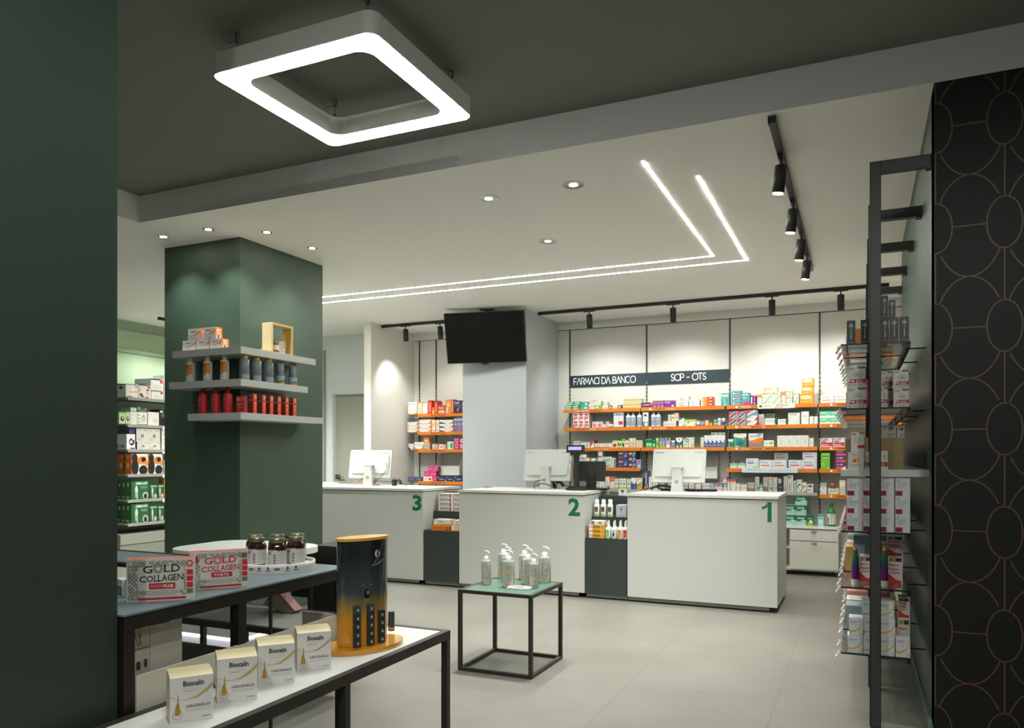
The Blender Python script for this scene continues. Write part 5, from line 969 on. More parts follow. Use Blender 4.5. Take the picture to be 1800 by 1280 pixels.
class Shelf:
    def __init__(s, axis, c, z, loc, group, dep=0.12):
        s.nm, s.cat = {'products on the back wall shelves': ('medicine_carton', 'medicine carton'), 'products in the alcove': ('remedy_box', 'remedy box'), 'products on the stepped displays': ('remedy_box', 'remedy box'), 'health boxes on the far left shelves': ('device_box', 'device box'), 'products on the right wall rack': ('supplement_box', 'supplement box')}.get(group, ('skincare_box', 'skincare box'))
        s.axis, s.c, s.z, s.loc, s.group, s.dep = axis, c, z, loc, group, dep; s.boxes = []
    def hit(s, u, v, c=None):
        c = s.c if c is None else c
        return onY(u, v, c) if s.axis == 'Y' else onX(u, v, c)
    def S(s, p): return p.x if s.axis == 'Y' else p.y
    def frame(s, u0, u1, vt, vb, d, back, clip=True):
        c = s.c + (back if s.axis == 'Y' else -back)
        um = (u0 + u1) / 2
        a, b = s.S(s.hit(u0, vt, c)), s.S(s.hit(u1, vt, c)); zt_ = s.hit(um, vt, c).z
        lo, hi = (c, c + d) if s.axis == 'Y' else (c - d, c)
        zb = s.z
        if vb is not None:
            zq = s.hit(um, vb, c).z
            if zq > s.z + 0.025:
                best = None
                for (x0, x1, l, h_, b0, t0) in s.boxes:
                    if min(b, x1) - max(a, x0) > 0.3 * min(b - a, x1 - x0) and abs(t0 - zq) < 0.05 and min(hi, h_) - max(lo, l) > 0.02:
                        if best is None or abs(t0 - zq) < abs(best - zq): best = t0
                zb = (best + 0.0004) if best is not None else s.z
                if best is None: zt_ = zt_
        if clip:
            for (x0, x1, l, h_, b0, t0) in s.boxes:
                if min(zt_, t0) - max(zb, b0) > 0.002 and min(hi, h_) - max(lo, l) > 0.001:
                    if x0 <= a < x1 and b > x1: a = x1 + 0.0006
                    elif x0 < b <= x1 and a < x0: b = x0 - 0.0006
        return a, b, zb, zt_, c, lo, hi
    def put(s, st, u0, u1, vt, vb=None, rows=1, cols=1, d=None, back=0.006, desc=None, loc=None, group=None):
        d = d or s.dep; a, b, zb, zt_, c, lo, hi = s.frame(u0, u1, vt, vb, d, back)
        w = (b - a) / cols; h = (zt_ - zb) / rows; D = ST[st]; lb = (desc or D[0]) + ' ' + (loc or s.loc)
        geo = RACK_GEO[st](w - 0.0012, d, h - 0.0006) if st in RACK_GEO else carton_geo(w - 0.0012, d, h - 0.0006, D[1], D[2], D[3])
        me = None
        for r in range(rows):
            for q in range(cols):
                sc = a + w * (q + 0.5); z = zb + h * r
                pos = (sc, c, z) if s.axis == 'Y' else (c, sc, z)
                if me is None: o = obj(s.nm, geo); me = o
                else: o = me.copy(); COL.objects.link(o)
                o.location = pos; o.rotation_euler = (0, 0, 0 if s.axis == 'Y' else PI / 2)
                o['category'] = s.cat; o['group'] = group or s.group; ITEMS.append((o, lb, sc, z, c))
                s.boxes.append((a + w * q, a + w * (q + 1), lo, hi, z, z + h))
    def vessel(s, kind, um, wpx, vt, vb=None, back=0.03, desc='', cols=None, loc=None, rz=0.0, group=None, cat='bottle', name='bottle'):
        a, b, zb, zt_, c, lo, hi = s.frame(um - wpx / 2, um + wpx / 2, vt, vb, 0.05, back, clip=False)
        sc = (a + b) / 2; pos = (sc, c, zb) if s.axis == 'Y' else (c, sc, zb)
        t = thing(name, 'x', cat, pos, (0 if s.axis == 'Y' else PI / 2) + rz, group or s.group)
        VESSEL[kind](t, (b - a), zt_ - zb)
        ITEMS.append((t, desc + ' ' + (loc or s.loc), sc, zb, c)); s.boxes.append((a, b, lo - .01, hi, zb, zt_)); return t
# --- fronts that need lettering built specially
def appo_geo(w, d, h):
    g = carton_geo(w, d, h, '#222c2a', '#19211f', '')
    M = Matrix.Translation((0, 0, 0)) @ Matrix(((0, 0, -1, 0), (0, 1, 0, 0), (1, 0, 0, 0), (0, 0, 0, 1)))
    R = Matrix.Rotation(-PI / 2, 4, 'Y')   # x -> z (reads upwards)
    L_ = h * 0.5; hh = w * 0.24
    g.text(0, -hh / 2, L_ * 0.72, hh / 2, -0.0006, 'Apport', pm('#c9d0cb'), 0.01, M=Matrix.Translation((0, 0, h * 0.2)) @ R)
    g.text(L_ * 0.76, -hh / 2, L_, hh / 2, -0.0006, 'AL', pm('#9aa878'), 0.01, M=Matrix.Translation((0, 0, h * 0.2)) @ R)
    for k, cc in ((0, '#6f7a78'), (1, '#8d9795')):
        q = 0.06 * h * k; g.poly([(-w * .3, -0.0005 - .0001 * k, h * .78 - q * .4), (0, -0.0005 - .0001 * k, h * .72 - q * .4), (w * .3, -0.0005 - .0001 * k, h * .78 - q * .4), (0, -0.0005 - .0001 * k, h * .92 - q)], pm(cc))
    g.poly([(-w * .3, -0.0005, h * .07), (w * .3, -0.0005, h * .07), (w * .3, -0.0005, h * .09), (-w * .3, -0.0005, h * .09)], pm('#7d8885'))
    return g
def plus_geo(n):
    def f(w, d, h):
        g = carton_geo(w, d, h, '#c6c7bd', '#8d8b78', 'p #6d6c40 .52 1 1 1 1 .88 .6 .88;t .06 .86 .4 .94 #33332f Prolife;r .06 .82 .28 .84 #77776f;p #9c2430 .1 .2 1 .2 1 .4 .22 .4;t .18 .23 .4 .38 #eee3dc %s;t .5 .31 .86 .37 #e0b4b0 BUSTINE;t .5 .22 .86 .29 #f0e4e0 EXTRA;e .16 .1 .07 .04 #c9822c;r .32 .11 .9 .13 #6a6a62;r .32 .07 .8 .085 #8a8a82' % n)
        for i in range(9):
            an = math.radians(150 - 15 * i); cx, cz = w * 0.08, h * 0.42
            p1 = (cx + math.cos(an) * w * .12, cz + math.sin(an) * h * .1); p2 = (cx + math.cos(an) * w * .36, cz + math.sin(an) * h * .36)
            g.stroke([p1, p2], w * (0.02 if i != 3 else 0.03), -0.0006, pm('#6f6f66' if i != 3 else '#6f8a3c'))
        return g
    return f
RACK_GEO = {'appo': appo_geo, 'plus8': plus_geo('+8'), 'plus5': plus_geo('+5')}
# --- bottles, jars and tubes: root + parts, r = width, h = height
def v_saline(t, w, h):
    r = w / 2; b = pm('#dcdfe0')
    obj('body', G().lathe([(r * .92, 0), (r, h * .02), (r, h * .72), (r * .75, h * .8), (r * .3, h * .84)], b, 16), t)
    obj('cap', G().lathe([(r * .34, h * .8401), (r * .3, h * .9), (r * .12, h)], pm('#e6e8e8'), 12), t)
    g = G(); n = 8; vs_ = []
    for z in (h * .12, h * .66):
        for i in range(n + 1):
            a = math.radians(-150 + 120 * i / n); vs_.append((r * 1.012 * math.cos(a), r * 1.012 * math.sin(a), z))
    g.add(vs_, [(i, i + 1, n + 2 + i, n + 1 + i) for i in range(n)], pm('#8fa0b4'), True); g.text(-r * .5, h * .45, r * .5, h * .56, -r * 1.03, 'BIO', pm('#dfe5ea')); g.lathe([(r * .35, 0), (r * .35, .001)], pm('#d98f78'), 12, M=Matrix.Translation((0, -r * 1.0, h * .24)) @ Matrix.Rotation(PI / 2, 4, 'X')); obj('label', g, t)
def mk_bottle(body, cap, label, prof, capprof, lab=(0.15, 0.6), txt=None, txc='#333', cr=1.0, extra=None):
    def f(t, w, h):
        r = w / 2
        obj('body', G().lathe([(a * r, z * h) for a, z in prof], mat(body, 0.3), 20, sy=cr), t)
        obj('cap', G().lathe([(a * r, z * h) for a, z in capprof], mat(cap, 0.35), 18, sy=cr), t)
        if label:
            g = G(); n = 12; vs_ = []
            for z in (h * lab[0], h * lab[1]):
                for i in range(n + 1):
                    a = math.radians(-165 + 150 * i / n); vs_.append((r * 1.012 * math.cos(a), r * cr * 1.012 * math.sin(a), z))
            g.add(vs_, [(i, i + 1, n + 2 + i, n + 1 + i) for i in range(n)], mat(label, 0.4), True)
            if txt: g.text(-r * .55, h * (lab[0] * .35 + lab[1] * .65), r * .55, h * (lab[0] * .15 + lab[1] * .85), -r * cr * 1.03, txt, pm(txc))
            if extra:
                for (z0, z1, x0, x1, cc) in extra: g.poly([(x0 * r, -r * cr * 1.025, z0 * h), (x1 * r, -r * cr * 1.025, z0 * h), (x1 * r, -r * cr * 1.025, z1 * h), (x0 * r, -r * cr * 1.025, z1 * h)], pm(cc))
            obj('label', g, t)
    return f
def v_tube(body, cap, band):
    def f(t, w, h):   # squeeze tube standing on its cap, flat crimp on top
        r = w / 2; g = G(); n = 20; rings = [(0.85, 1.0, 0.10), (0.95, 0.9, 0.3), (1.0, 0.55, 0.7), (1.05, 0.08, 1.0)]; vs_ = []
        for a, fl, z in rings:
            for i in range(n):
                q = 2 * PI * i / n; vs_.append((a * r * math.cos(q), a * r * fl * math.sin(q), z * h))
        g.add(vs_, [(k * n + i, k * n + (i + 1) % n, (k + 1) * n + (i + 1) % n, (k + 1) * n + i) for k in range(3) for i in range(n)], mat(body, 0.3), True)
        g.add(vs_[-n:], [tuple(range(n))], mat(body, 0.3))
        for x0, z0, x1, z1, cc in ((-.5, .6, .4, .85, '#a9b3b8'), (-.2, .45, .6, .5, '#c0554a')): g.stroke([(x0 * r, z0 * h), (x0 * r * .2, z1 * h), (x1 * r, z0 * h + .02 * h)], h * .012, -r * .86, pm(cc))
        g.lathe([(r * .9, .13 * h), (r * 1.0, .36 * h)], pm(band), 20, sy=.92, capb=False, capt=False); obj('body', g, t)
        obj('cap', G().lathe([(r * .8, 0), (r * .86, .004), (r * .86, h * .099)], mat(cap, 0.35), 18), t)
    return f
def v_pill(cap, body, band):
    def f(t, w, h):
        r = w / 2
        obj('body', G().lathe([(r * .95, 0), (r, h * .04), (r, h * .66), (r * .8, h * .72)], pm(body), 16), t); obj('cap', G().lathe([(r * .88, h * .721), (r * .88, h * .98), (r * .8, h)], pm(cap), 16), t)
        obj('label', G().lathe([(r * 1.01, h * .15), (r * 1.01, h * .5)], pm(band), 16, capb=False, capt=False), t)
    return f
def v_rainbow(t, w, h):
    r = w / 2; n = 18; cols = ['#6d1550', '#5a1f5c', '#3c3a6c', '#36504f', '#2f6a44', '#4f6a3c']
    for k in range(5):
        pass
    g = G()
    for k in range(6):
        z0, z1 = .14 + .12 * k, .14 + .12 * (k + 1); r0 = r * (1 if k < 3 else 1 - .1 * (k - 3)); r1 = r * (1 if k < 2 else 1 - .1 * (k - 2))
        g.lathe([(r0, z0 * h), (r1, z1 * h)], mat(cols[k], 0.3), n, capb=False, capt=False)
    obj('body', g, t); obj('cap', G().lathe([(r * .95, 0), (r * .95, h * .139)], mat('#c9c6c0', 0.4), n), t)
    obj('nozzle', G().lathe([(r * .6, h * .861), (r * .35, h * .93), (r * .12, h)], mat('#b9a06a', 0.35), 12), t)
def v_greenb(t, w, h):
    r = w / 2
    obj('body', G().lathe([(r * .95, 0), (r, h * .03), (r, h * .58), (r * .85, h * .72), (r * .4, h * .82)], mat('#1f7a34', 0.2), 20), t)
    obj('cap', G().lathe([(r * .42, h * .821), (r * .42, h)], mat('#1c6a2e', 0.35), 14), t)
    obj('label', G().lathe([(r * 1.012, h * .1), (r * 1.012, h * .56)], pm('#dfe0d0'), 20, capb=False, capt=False).text(-r * .6, h * .46, r * .6, h * .52, -r * 1.03, 'CITRO', pm('#3c7a3a')).poly([(-r * .8, -r * .75, h * .14), (0, -r * 1.03, h * .14), (0, -r * 1.03, h * .4), (-r * .8, -r * .75, h * .4)], pm('#3f3c44')), t)
VESSEL = {
 'saline': v_saline, 'rainbow': v_rainbow, 'greenb': v_greenb,
 'orspray': mk_bottle('#c9cac4', '#d9dbd8', '#c87a26', [(.95, 0), (1, .01), (1, .74), (.8, .77), (.5, .78)], [(.55, .781), (.52, .95), (.42, 1)], (.3, .7), 'ACTI', '#3a2a18', extra=((.24, .27, -.6, .5, '#44443f'),)),
 'redspray': mk_bottle('#b81c22', '#8c1a1e', '#c02228', [(.95, 0), (1, .01), (1, .7), (.85, .745), (.45, .76)], [(.5, .761), (.46, .9), (.4, .98), (.3, 1)], (.08, .66), 'SVR', '#e08a88', extra=((.3, .32, -.6, .1, '#e09a96'), (.42, .43, -.6, -.1, '#e09a96'))),
 'greyaero': mk_bottle('#6a757a', '#d9a52c', '#8fa0a8', [(.95, 0), (1, .01), (1, .8), (.9, .835), (.62, .85)], [(.66, .851), (.66, .97), (.5, 1)], (.03, .22), None, extra=((.7, .78, .0, .3, '#d5dadb'), (.62, .64, -.3, .5, '#a9b0b3'), (.4, .41, -.3, .5, '#a9b0b3'))),
 'greytube': v_tube('#525d63', '#d9a52c', '#9fb0ba'), 'jarg': v_pill('#cfd6dc', '#8fa0a4', '#c9cfc9'), 'jargp': v_pill('#d5cfd6', '#8a959c', '#5a3f7c'), 'pillg': v_pill('#57b48a', '#2f7a56', '#d9b09a'), 'redjar': v_pill('#cf4a22', '#3c3a34', '#8a3a24'),
 'moskb': mk_bottle('#d6d8d2', '#dcdfda', '#d6d8d2', [(.95, 0), (1, .02), (1, .68), (.7, .74)], [(.75, .741), (.75, .96), (.6, 1)], (.05, .62), None, extra=((.34, .56, -.6, .6, '#2f5a3c'), (.26, .34, -.5, .5, '#c23a2c'), (.06, .14, -.6, .6, '#7fa84c'))),
 'spryg': mk_bottle('#d9dbd6', '#dfe1dc', '#d9dbd6', [(.95, 0), (1, .02), (1, .6), (.4, .68)], [(.42, .681), (.36, .85), (.3, 1)], (.05, .55), None, extra=((.08, .5, -.55, .6, '#8fc05a'), (.4, .44, -.3, .3, '#c23a3a'))),
 'spryt': mk_bottle('#d9dbd6', '#dfe1dc', '#d9dbd6', [(.95, 0), (1, .02), (1, .6), (.4, .68)], [(.42, .681), (.36, .85), (.3, 1)], (.05, .55), None, extra=((.08, .5, -.55, .6, '#bcdad2'), (.4, .44, -.3, .3, '#c23a3a'), (.14, .34, -.3, .3, '#3f8a80'))),
 'spryo': mk_bottle('#d9dbd6', '#dfe1dc', '#d9dbd6', [(.95, 0), (1, .02), (1, .6), (.4, .68)], [(.42, .681), (.36, .85), (.3, 1)], (.05, .55), None, extra=((.08, .5, -.55, .6, '#df8a2c'), (.4, .44, -.3, .3, '#c23a3a'))),
 'spryr': mk_bottle('#d9dbd6', '#dfe1dc', '#d9dbd6', [(.95, 0), (1, .02), (1, .6), (.4, .68)], [(.42, .681), (.36, .85), (.3, 1)], (.05, .55), None, extra=((.08, .5, -.55, .6, '#cf4a24'), (.4, .44, -.3, .3, '#e6dcd0'))),
 'glassj': mk_bottle('#b5bdb6', '#8d8658', '#c4c8c2', [(.95, 0), (1, .02), (1, .82), (.9, .87)], [(.95, .871), (.95, 1)], (.1, .75), None, extra=((.5, .53, -.5, .5, '#85887f'), (.4, .42, -.5, .5, '#85887f'))),
}
# ================================================================ SHELF WALL PRODUCTS
G1 = 'products on the back wall shelves'
def SH(z, loc, dep=0.12): return Shelf('Y', SF, z, loc, G1, dep)
a1 = SH(Z1, 'below the FARMACI sign, top shelf')
a1.put('grn', 993.5, 1018.5, 712.8, cols=2, d=.1); a1.put('grn', 997.5, 1021, 706.3, 713, cols=2, d=.1)
a1.put('tealgrey', 1019.5, 1034, 712.8); a1.put('tealgrey', 1021.5, 1034, 706.5, 713); a1.put('wpink', 1034.5, 1045.3, 702.5, rows=2)
a1.put('wlime', 1045.8, 1056.5, 705); a1.put('wlow', 1058, 1069.5, 713); a1.put('wsmall', 1061.5, 1068, 706.8, 713)
a1.put('orangedot', 1070, 1075.8, 712.5); a1.put('wlow', 1076.2, 1085.6, 713); a1.put('orangedot', 1086, 1092.8, 712.2)
a1.put('mint', 1094.5, 1126.5, 708.8, cols=3); a1.put('mint', 1096, 1128.5, 700.8, 709, cols=3)
b1 = SH(Z1, 'below the SOP OTS sign, top shelf')
b1.put('plum', 1129.5, 1146.6, 707.5); b1.put('viol', 1147, 1166.8, 703.6, cols=3); b1.put('viobig', 1167.2, 1185, 703.8)
b1.put('wswoosh', 1192, 1210, 705.6); b1.put('wswoosh', 1194.5, 1210.5, 697, 705.5); b1.put('wblue', 1211, 1230, 702.8, rows=2)
b1.put('redor', 1232, 1253.5, 697.8, rows=3, d=.14); b1.put('tealpk', 1267.3, 1282, 691.3)
c1 = SH(Z1, 'on top shelf right of signs')
c1.put('tealred', 1286, 1303, 686.5, rows=3); c1.put('tealmag', 1303.4, 1318, 690.5); c1.put('purp', 1318.4, 1329.3, 695.3)
c1.put('narrx', 1331, 1339.8, 692.5); c1.put('bigx', 1340.2, 1372.6, 689.2, cols=2); c1.put('lyx', 1342, 1366.5, 681, 689)
c1.put('narrx', 1373.4, 1381.6, 687.2); c1.put('bigx', 1382, 1393, 687.4, rows=2); c1.put('bigx', 1395.5, 1404.5, 690.5)
c1.put('orbig', 1406, 1430, 694, d=.14); c1.put('orbig', 1408.7, 1429.8, 680, 694, d=.14); c1.put('orbig', 1410, 1430.8, 665.3, 680, d=.14)
d1_ = SH(Z1, 'above FERMENTI LATTICI, top shelf')
d1_.put('wbo', 1442.3, 1467.6, 694.3); d1_.put('wbo', 1468.5, 1494, 693.8)
a2 = SH(Z2, 'on the second shelf below FARMACI sign')
a2.put('heart', 1007.3, 1035.6, 726.3, rows=2, cols=3, d=.2); a2.put('pinkdisc', 1041, 1058.8, 741.3, cols=2, d=.16); a2.put('pinklow', 1065, 1078, 745.4); a2.put('wsmall', 1059.3, 1064.6, 745.8)
a2.put('wsmall', 1065.2, 1070.6, 741.2, 745.5); a2.put('wgrey', 1078.5, 1096.2, 725.4, d=.14)
for u, dd in ((1104.4, 'white saline bottle, left of the joined pair'), (1113, 'white saline bottle, right of the joined pair')): a2.vessel('saline', u, 8.4, 725.3, desc=dd, cat='bottle', name='saline_bottle')
a2.vessel('saline', 1124, 8.6, 724.9, desc='single white saline bottle beside the slate carton', name='saline_bottle')
b2 = SH(Z2, 'on the second shelf below SOP sign')
b2.put('tallwg', 1129.8, 1139.6, 724.8)
for u, dd in ((1148.6, 'white saline bottle, left of the pair'), (1157.3, 'white saline bottle, right of the pair')): b2.vessel('saline', u, 8.4, 724, desc=dd, name='saline_bottle')
b2.put('dots', 1166, 1188.6, 740.3, cols=5, d=.1); b2.put('wsmall', 1174.3, 1178.6, 729, 740.5, desc='slim white carton'); b2.put('slimg', 1180, 1185.4, 727.2, 740.5, d=.05); b2.put('slimo', 1185.8, 1192.8, 726.3, 740.5, d=.05)
b2.put('wteal', 1189.2, 1202.6, 735.3); b2.put('lime', 1203.3, 1222.8, 737.2); b2.put('wpurp', 1224, 1230.4, 740); b2.put('greyp', 1231, 1238.4, 740.6); b2.put('wor', 1239.2, 1246, 738.8); b2.put('brown', 1246.6, 1252.6, 740.8)
b2.vessel('pillg', 1257.4, 6.6, 738, desc='small green capped pill jar', name='pill_jar', cat='jar')
b2.vessel('jarg', 1264.5, 6.6, 735.2, desc='grey pill jar with plain cap', name='pill_jar', cat='jar'); b2.vessel('jargp', 1271.6, 6.6, 735.2, desc='grey pill jar with purple mark', name='pill_jar', cat='jar'); b2.put('minig', 1275.6, 1279.5, 743.6, d=.06)
c2 = SH(Z2, 'on second shelf right of signs')
c2.put('acid', 1281, 1311.8, 723, rows=2, cols=2, d=.16); c2.put('sldiag', 1312.4, 1331.8, 730.5, rows=2, d=.16); c2.put('slatem', 1312.6, 1332.4, 720.6, 730.5, d=.16)
c2.put('gpk', 1333.2, 1343.8, 728); c2.put('wgreenend', 1344.4, 1365.4, 735.2); c2.put('dkgrey', 1346, 1362.4, 727.2, 735.2); c2.put('wgreenend', 1367, 1384, 736.6)
c2.put('galle', 1385.4, 1406, 725.8); c2.put('gallen', 1408, 1422, 723.4); c2.put('wbl', 1422.8, 1430, 732); c2.put('wbl', 1430.8, 1437.6, 732)
d2 = SH(Z2, 'above second FERMENTI LATTICI strip')
d2.put('mintw', 1440.6, 1480, 723, rows=2, cols=2, d=.16)
a3 = SH(Z3, 'on the third shelf behind the pole display')
a3.put('wg1', 1008, 1019.4, 775.4); a3.put('stip', 1021, 1037, 775.2); a3.put('redsl', 1037.8, 1044.4, 774.2, d=.14); a3.put('longred', 1045.2, 1075.8, 779.4, cols=2); a3.put('grrd', 1076.3, 1084.8, 774.2); a3.put('grbk', 1085.3, 1092, 774.6)
a3.put('ubk', 1092.6, 1098.4, 771.2); a3.put('redfish', 1099, 1105.2, 774.6); a3.put('beige', 1105.8, 1112.6, 770, d=.15); a3.put('beige', 1113, 1117.4, 770.3, d=.15); a3.put('beige2', 1118, 1129.4, 774)
b3 = SH(Z3, 'on the third shelf above the counter monitor')
b3.put('brgrn', 1135.6, 1146.4, 771.4); b3.put('brgrn', 1147.2, 1151.8, 773.4, desc='narrow green carton'); b3.put('limeb', 1153, 1157.8, 770); b3.put('slategr', 1158.8, 1169.4, 769.8, cols=2); b3.put('greyv', 1170.2, 1178.4, 769.8); b3.put('navyv', 1179.2, 1187, 774.4); b3.put('navyg', 1187.8, 1199.8, 769.5)
b3.put('wcirc', 1200.6, 1210, 769); b3.put('wherb', 1210.6, 1220, 769); b3.put('wherb', 1231.6, 1237.4, 769.2, desc='narrow pale carton'); b3.put('wave', 1238, 1274.4, 765.2, cols=5); b3.put('slimtop', 1250, 1274.6, 760.2, 765.2, cols=3, back=.012)
c3 = SH(Z3, 'on the third shelf right of signs')
c3.put('tealdk', 1280, 1288.8, 772, desc='small teal and white carton'); c3.put('tealdk', 1289.6, 1312, 762.2, d=.14, desc='large teal and white carton'); c3.put('kaleo', 1315.6, 1341.4, 761.8, d=.15); c3.put('leaf', 1342.2, 1360.4, 774)
c3.put('arrow', 1366.2, 1421.4, 765.6, cols=4, d=.14); c3.put('arrow', 1422, 1430.2, 770)
d3 = SH(Z3, 'above the third FERMENTI LATTICI strip')
d3.put('purred', 1441.4, 1463, 770); d3.put('purred', 1464.6, 1485, 769.6)
a4 = SH(Z4, 'on the fourth shelf behind the till')
a4.put('sensil', 1014.6, 1030.6, 799, d=.14); a4.put('orteal', 1031, 1040.4, 805.4); a4.put('tealar', 1041, 1050.8, 805.4); a4.put('redlow', 1051.4, 1058.6, 805.8); a4.put('redlow', 1051.4, 1058.6, 793.8, 806)
a4.put('sensil', 1059.4, 1075.4, 803, rows=2, d=.16); a4.put('books', 1076.2, 1082, 805.2, d=.15); a4.put('navyor', 1086, 1103, 793.2, rows=2, d=.2); a4.put('navyor2', 1104, 1117.4, 793, rows=3, d=.2); a4.put('bluepk', 1118, 1127, 807.8, d=.2)
c4 = SH(Z4, 'on fourth shelf right of signs')
c4.put('lacto', 1283, 1295.6, 811.4); c4.put('lacto', 1296.6, 1310.4, 811.4); c4.put('entw', 1311.2, 1334, 805.8, back=.01); c4.put('ento', 1334.8, 1383.8, 808.6, cols=2, back=.01); c4.put('entod', 1361, 1385.6, 796, 808.6, back=.012)
c4.put('entp', 1385.8, 1436, 808.6, cols=2, back=.01); c4.put('entp', 1410.8, 1436.2, 795.2, 808.6, back=.01)
d4 = SH(Z4, 'above the fourth FERMENTI LATTICI strip')
d4.put('limebox', 1442.8, 1459, 796.4); d4.put('magst', 1468.6, 1487.6, 791, 813 if False else None, rows=3, d=.16)
a5 = SH(Z5, 'on the low shelf behind counter 2', .12)
a5.put('plantw', 1045.2, 1053.4, 840.4, desc='narrow white and green carton'); a5.put('redtop', 1054, 1062.6, 838); a5.put('wbswirl', 1063.2, 1071.8, 838.6); a5.put('ortop', 1072.4, 1080, 838); a5.put('plantw', 1080.6, 1087, 842, d=.1); a5.put('plantw', 1087.8, 1101, 841.4, cols=2); a5.put('plantw', 1102, 1108.8, 842.4)
a5.put('blsw', 1109.4, 1118.4, 840); a5.put('gold', 1119, 1129.4, 840.2, d=.16)
b5 = SH(Z5, 'on the low shelf behind counter 1', .12)
b5.put('navytall', 1132.6, 1139.4, 828); b5.put('whitetall', 1140.4, 1146.6, 838); b5.put('wsmall', 1147.6, 1156, 843, desc='plain white carton left of the monitor foot'); b5.put('greyb2', 1158, 1170, 846); b5.put('sixw', 1198, 1209, 850); b5.put('wsmall', 1211, 1220, 849, desc='plain white carton right of the monitor foot')
b5.put('wor2', 1222, 1232, 851); b5.put('sixw', 1234, 1248.6, 850, cols=3); b5.put('gteal', 1249.4, 1255, 850.4); b5.put('pw2', 1255.8, 1270, 849.5, cols=2); b5.put('gw2', 1271.2, 1277.8, 849.5); b5.put('pw2', 1271.4, 1277.8, 838, 849.5)
b5.put('woodr', 1278.6, 1283.0, 844, desc='very narrow white carton with orange lid'); 
c5 = SH(Z5, 'on low shelf by counter 1 corner', .12)
c5.put('woodr', 1283.8, 1293.4, 844); c5.put('wor2', 1294, 1301, 850, desc='white carton with orange-red rim'); c5.put('wor2', 1301.6, 1313, 851.2, cols=2); c5.put('silver', 1314.4, 1326.4, 848.2); c5.put('silver2', 1327.2, 1334.8, 838.2); c5.put('gw2', 1335.4, 1340.8, 850, desc='tiny white and green carton'); c5.put('silver', 1341.6, 1349.8, 838.6, desc='tall silver carton with orange line')
c5.put('silver2', 1350.4, 1358, 838.6); c5.put('silver3', 1358.6, 1366.4, 838.6); c5.put('dktall', 1367.2, 1376.4, 838.4); c5.put('grysq', 1377.2, 1384.6, 837); c5.put('vert', 1385.2, 1390.4, 835); c5.put('whitetall', 1391, 1394, 835.4, desc='very slim white carton'); c5.put('gteal', 1394.6, 1400, 845, desc='narrow pale blue carton')
c5.put('cgreen', 1400.8, 1409.4, 843.2); c5.put('corange', 1410.2, 1417.8, 848.2); c5.put('tin', 1418.6, 1429.6, 851)
d5 = SH(Z5 - 0.02, 'above the lowest FERMENTI LATTICI strip')
d5.put('crossb', 1441.4, 1453, 849); d5.put('plantw', 1455.4, 1474.2, 858.6, desc='wide white and green carton'); d5.vessel('redjar', 1464, 10, 850.3, 858.6, back=.03, desc='small pot with red-orange lid standing on a carton', name='pot', cat='jar'); d5.put('cream', 1475.6, 1486.4, 844.4)
bc = Shelf('Y', 9.53, zt3, 'on the white drawer cabinet', G1, .14)
bc.put('dulco', 1372, 1396, 906, cols=2, d=.16) if False else bc.put('dulco', 1380, 1417.6, 888.2, rows=2, cols=2, d=.16); bc.put('dulco', 1397.6, 1419, 872.6, 888.2, d=.16); bc.put('dulcs', 1419, 1429.4, 906.4, d=.08); bc.put('aqua', 1437.6, 1447.8, 904.2, d=.08)
bc.vessel('greenb', 1461.6, 15, 885.4, back=.05, desc='green glass bottle with pale label', name='glass_bottle')
# display trays clipped on shelf fronts
for (u0, u1, v0, v1, z, lb, fn) in ((1331.5, 1397.5, 708.5, 717.5, Z1, 'cream display tray front with orange cross under the crossed cartons', 0), (1304, 1402, 821.6, 829.4, Z4, 'pale blue display tray front under the silver-white cartons', 1)):
    p, q = onY(u0, v0, SF - .012), onY(u1, v1, SF - .012); g = G(); x0, x1 = p.x, q.x; w_ = x1 - x0; h_ = 0.058
    g.box(-w_ / 2, -0.003, -h_ + 0.012, w_ / 2, 0, 0.012, '#d5d6c8' if fn == 0 else '#cdd9de')
    gm = G(); marks(gm, 'l .47 .05 .6 .95 .14 #dd6a2a;l .5 .8 .6 .1 .12 #dd6a2a;r .05 .3 .12 .7 #44443c;r .18 .4 .38 .7 #b9c0b4;t .62 .5 .82 .8 #8d8a4c Maalox;r .62 .15 .68 .35 #dca83a' if fn == 0 else 't .12 .45 .36 .75 #8d8fa6 Enterolac;t .5 .4 .88 .7 #8d8fa6 probiotici;l .45 .1 .5 .9 .1 #e6eef0;r .5 .2 .8 .26 #aab9c0', w_, .01, h_)
    g.add([(a, b - 0.003, c - h_ + 0.012) for a, b, c in gm.v], [], '#fff')
    base = len(g.v) - len(gm.v)
    for f, mi_ in zip(gm.f, gm.m): g.f.append(tuple(i + base for i in f)); g.m.append(g.mi(gm.mats[mi_])); g.sm.append(False)
    tag(obj('display_tray', g, loc=((x0 + x1) / 2, SF - 0.0065, z)), lb, 'display tray')
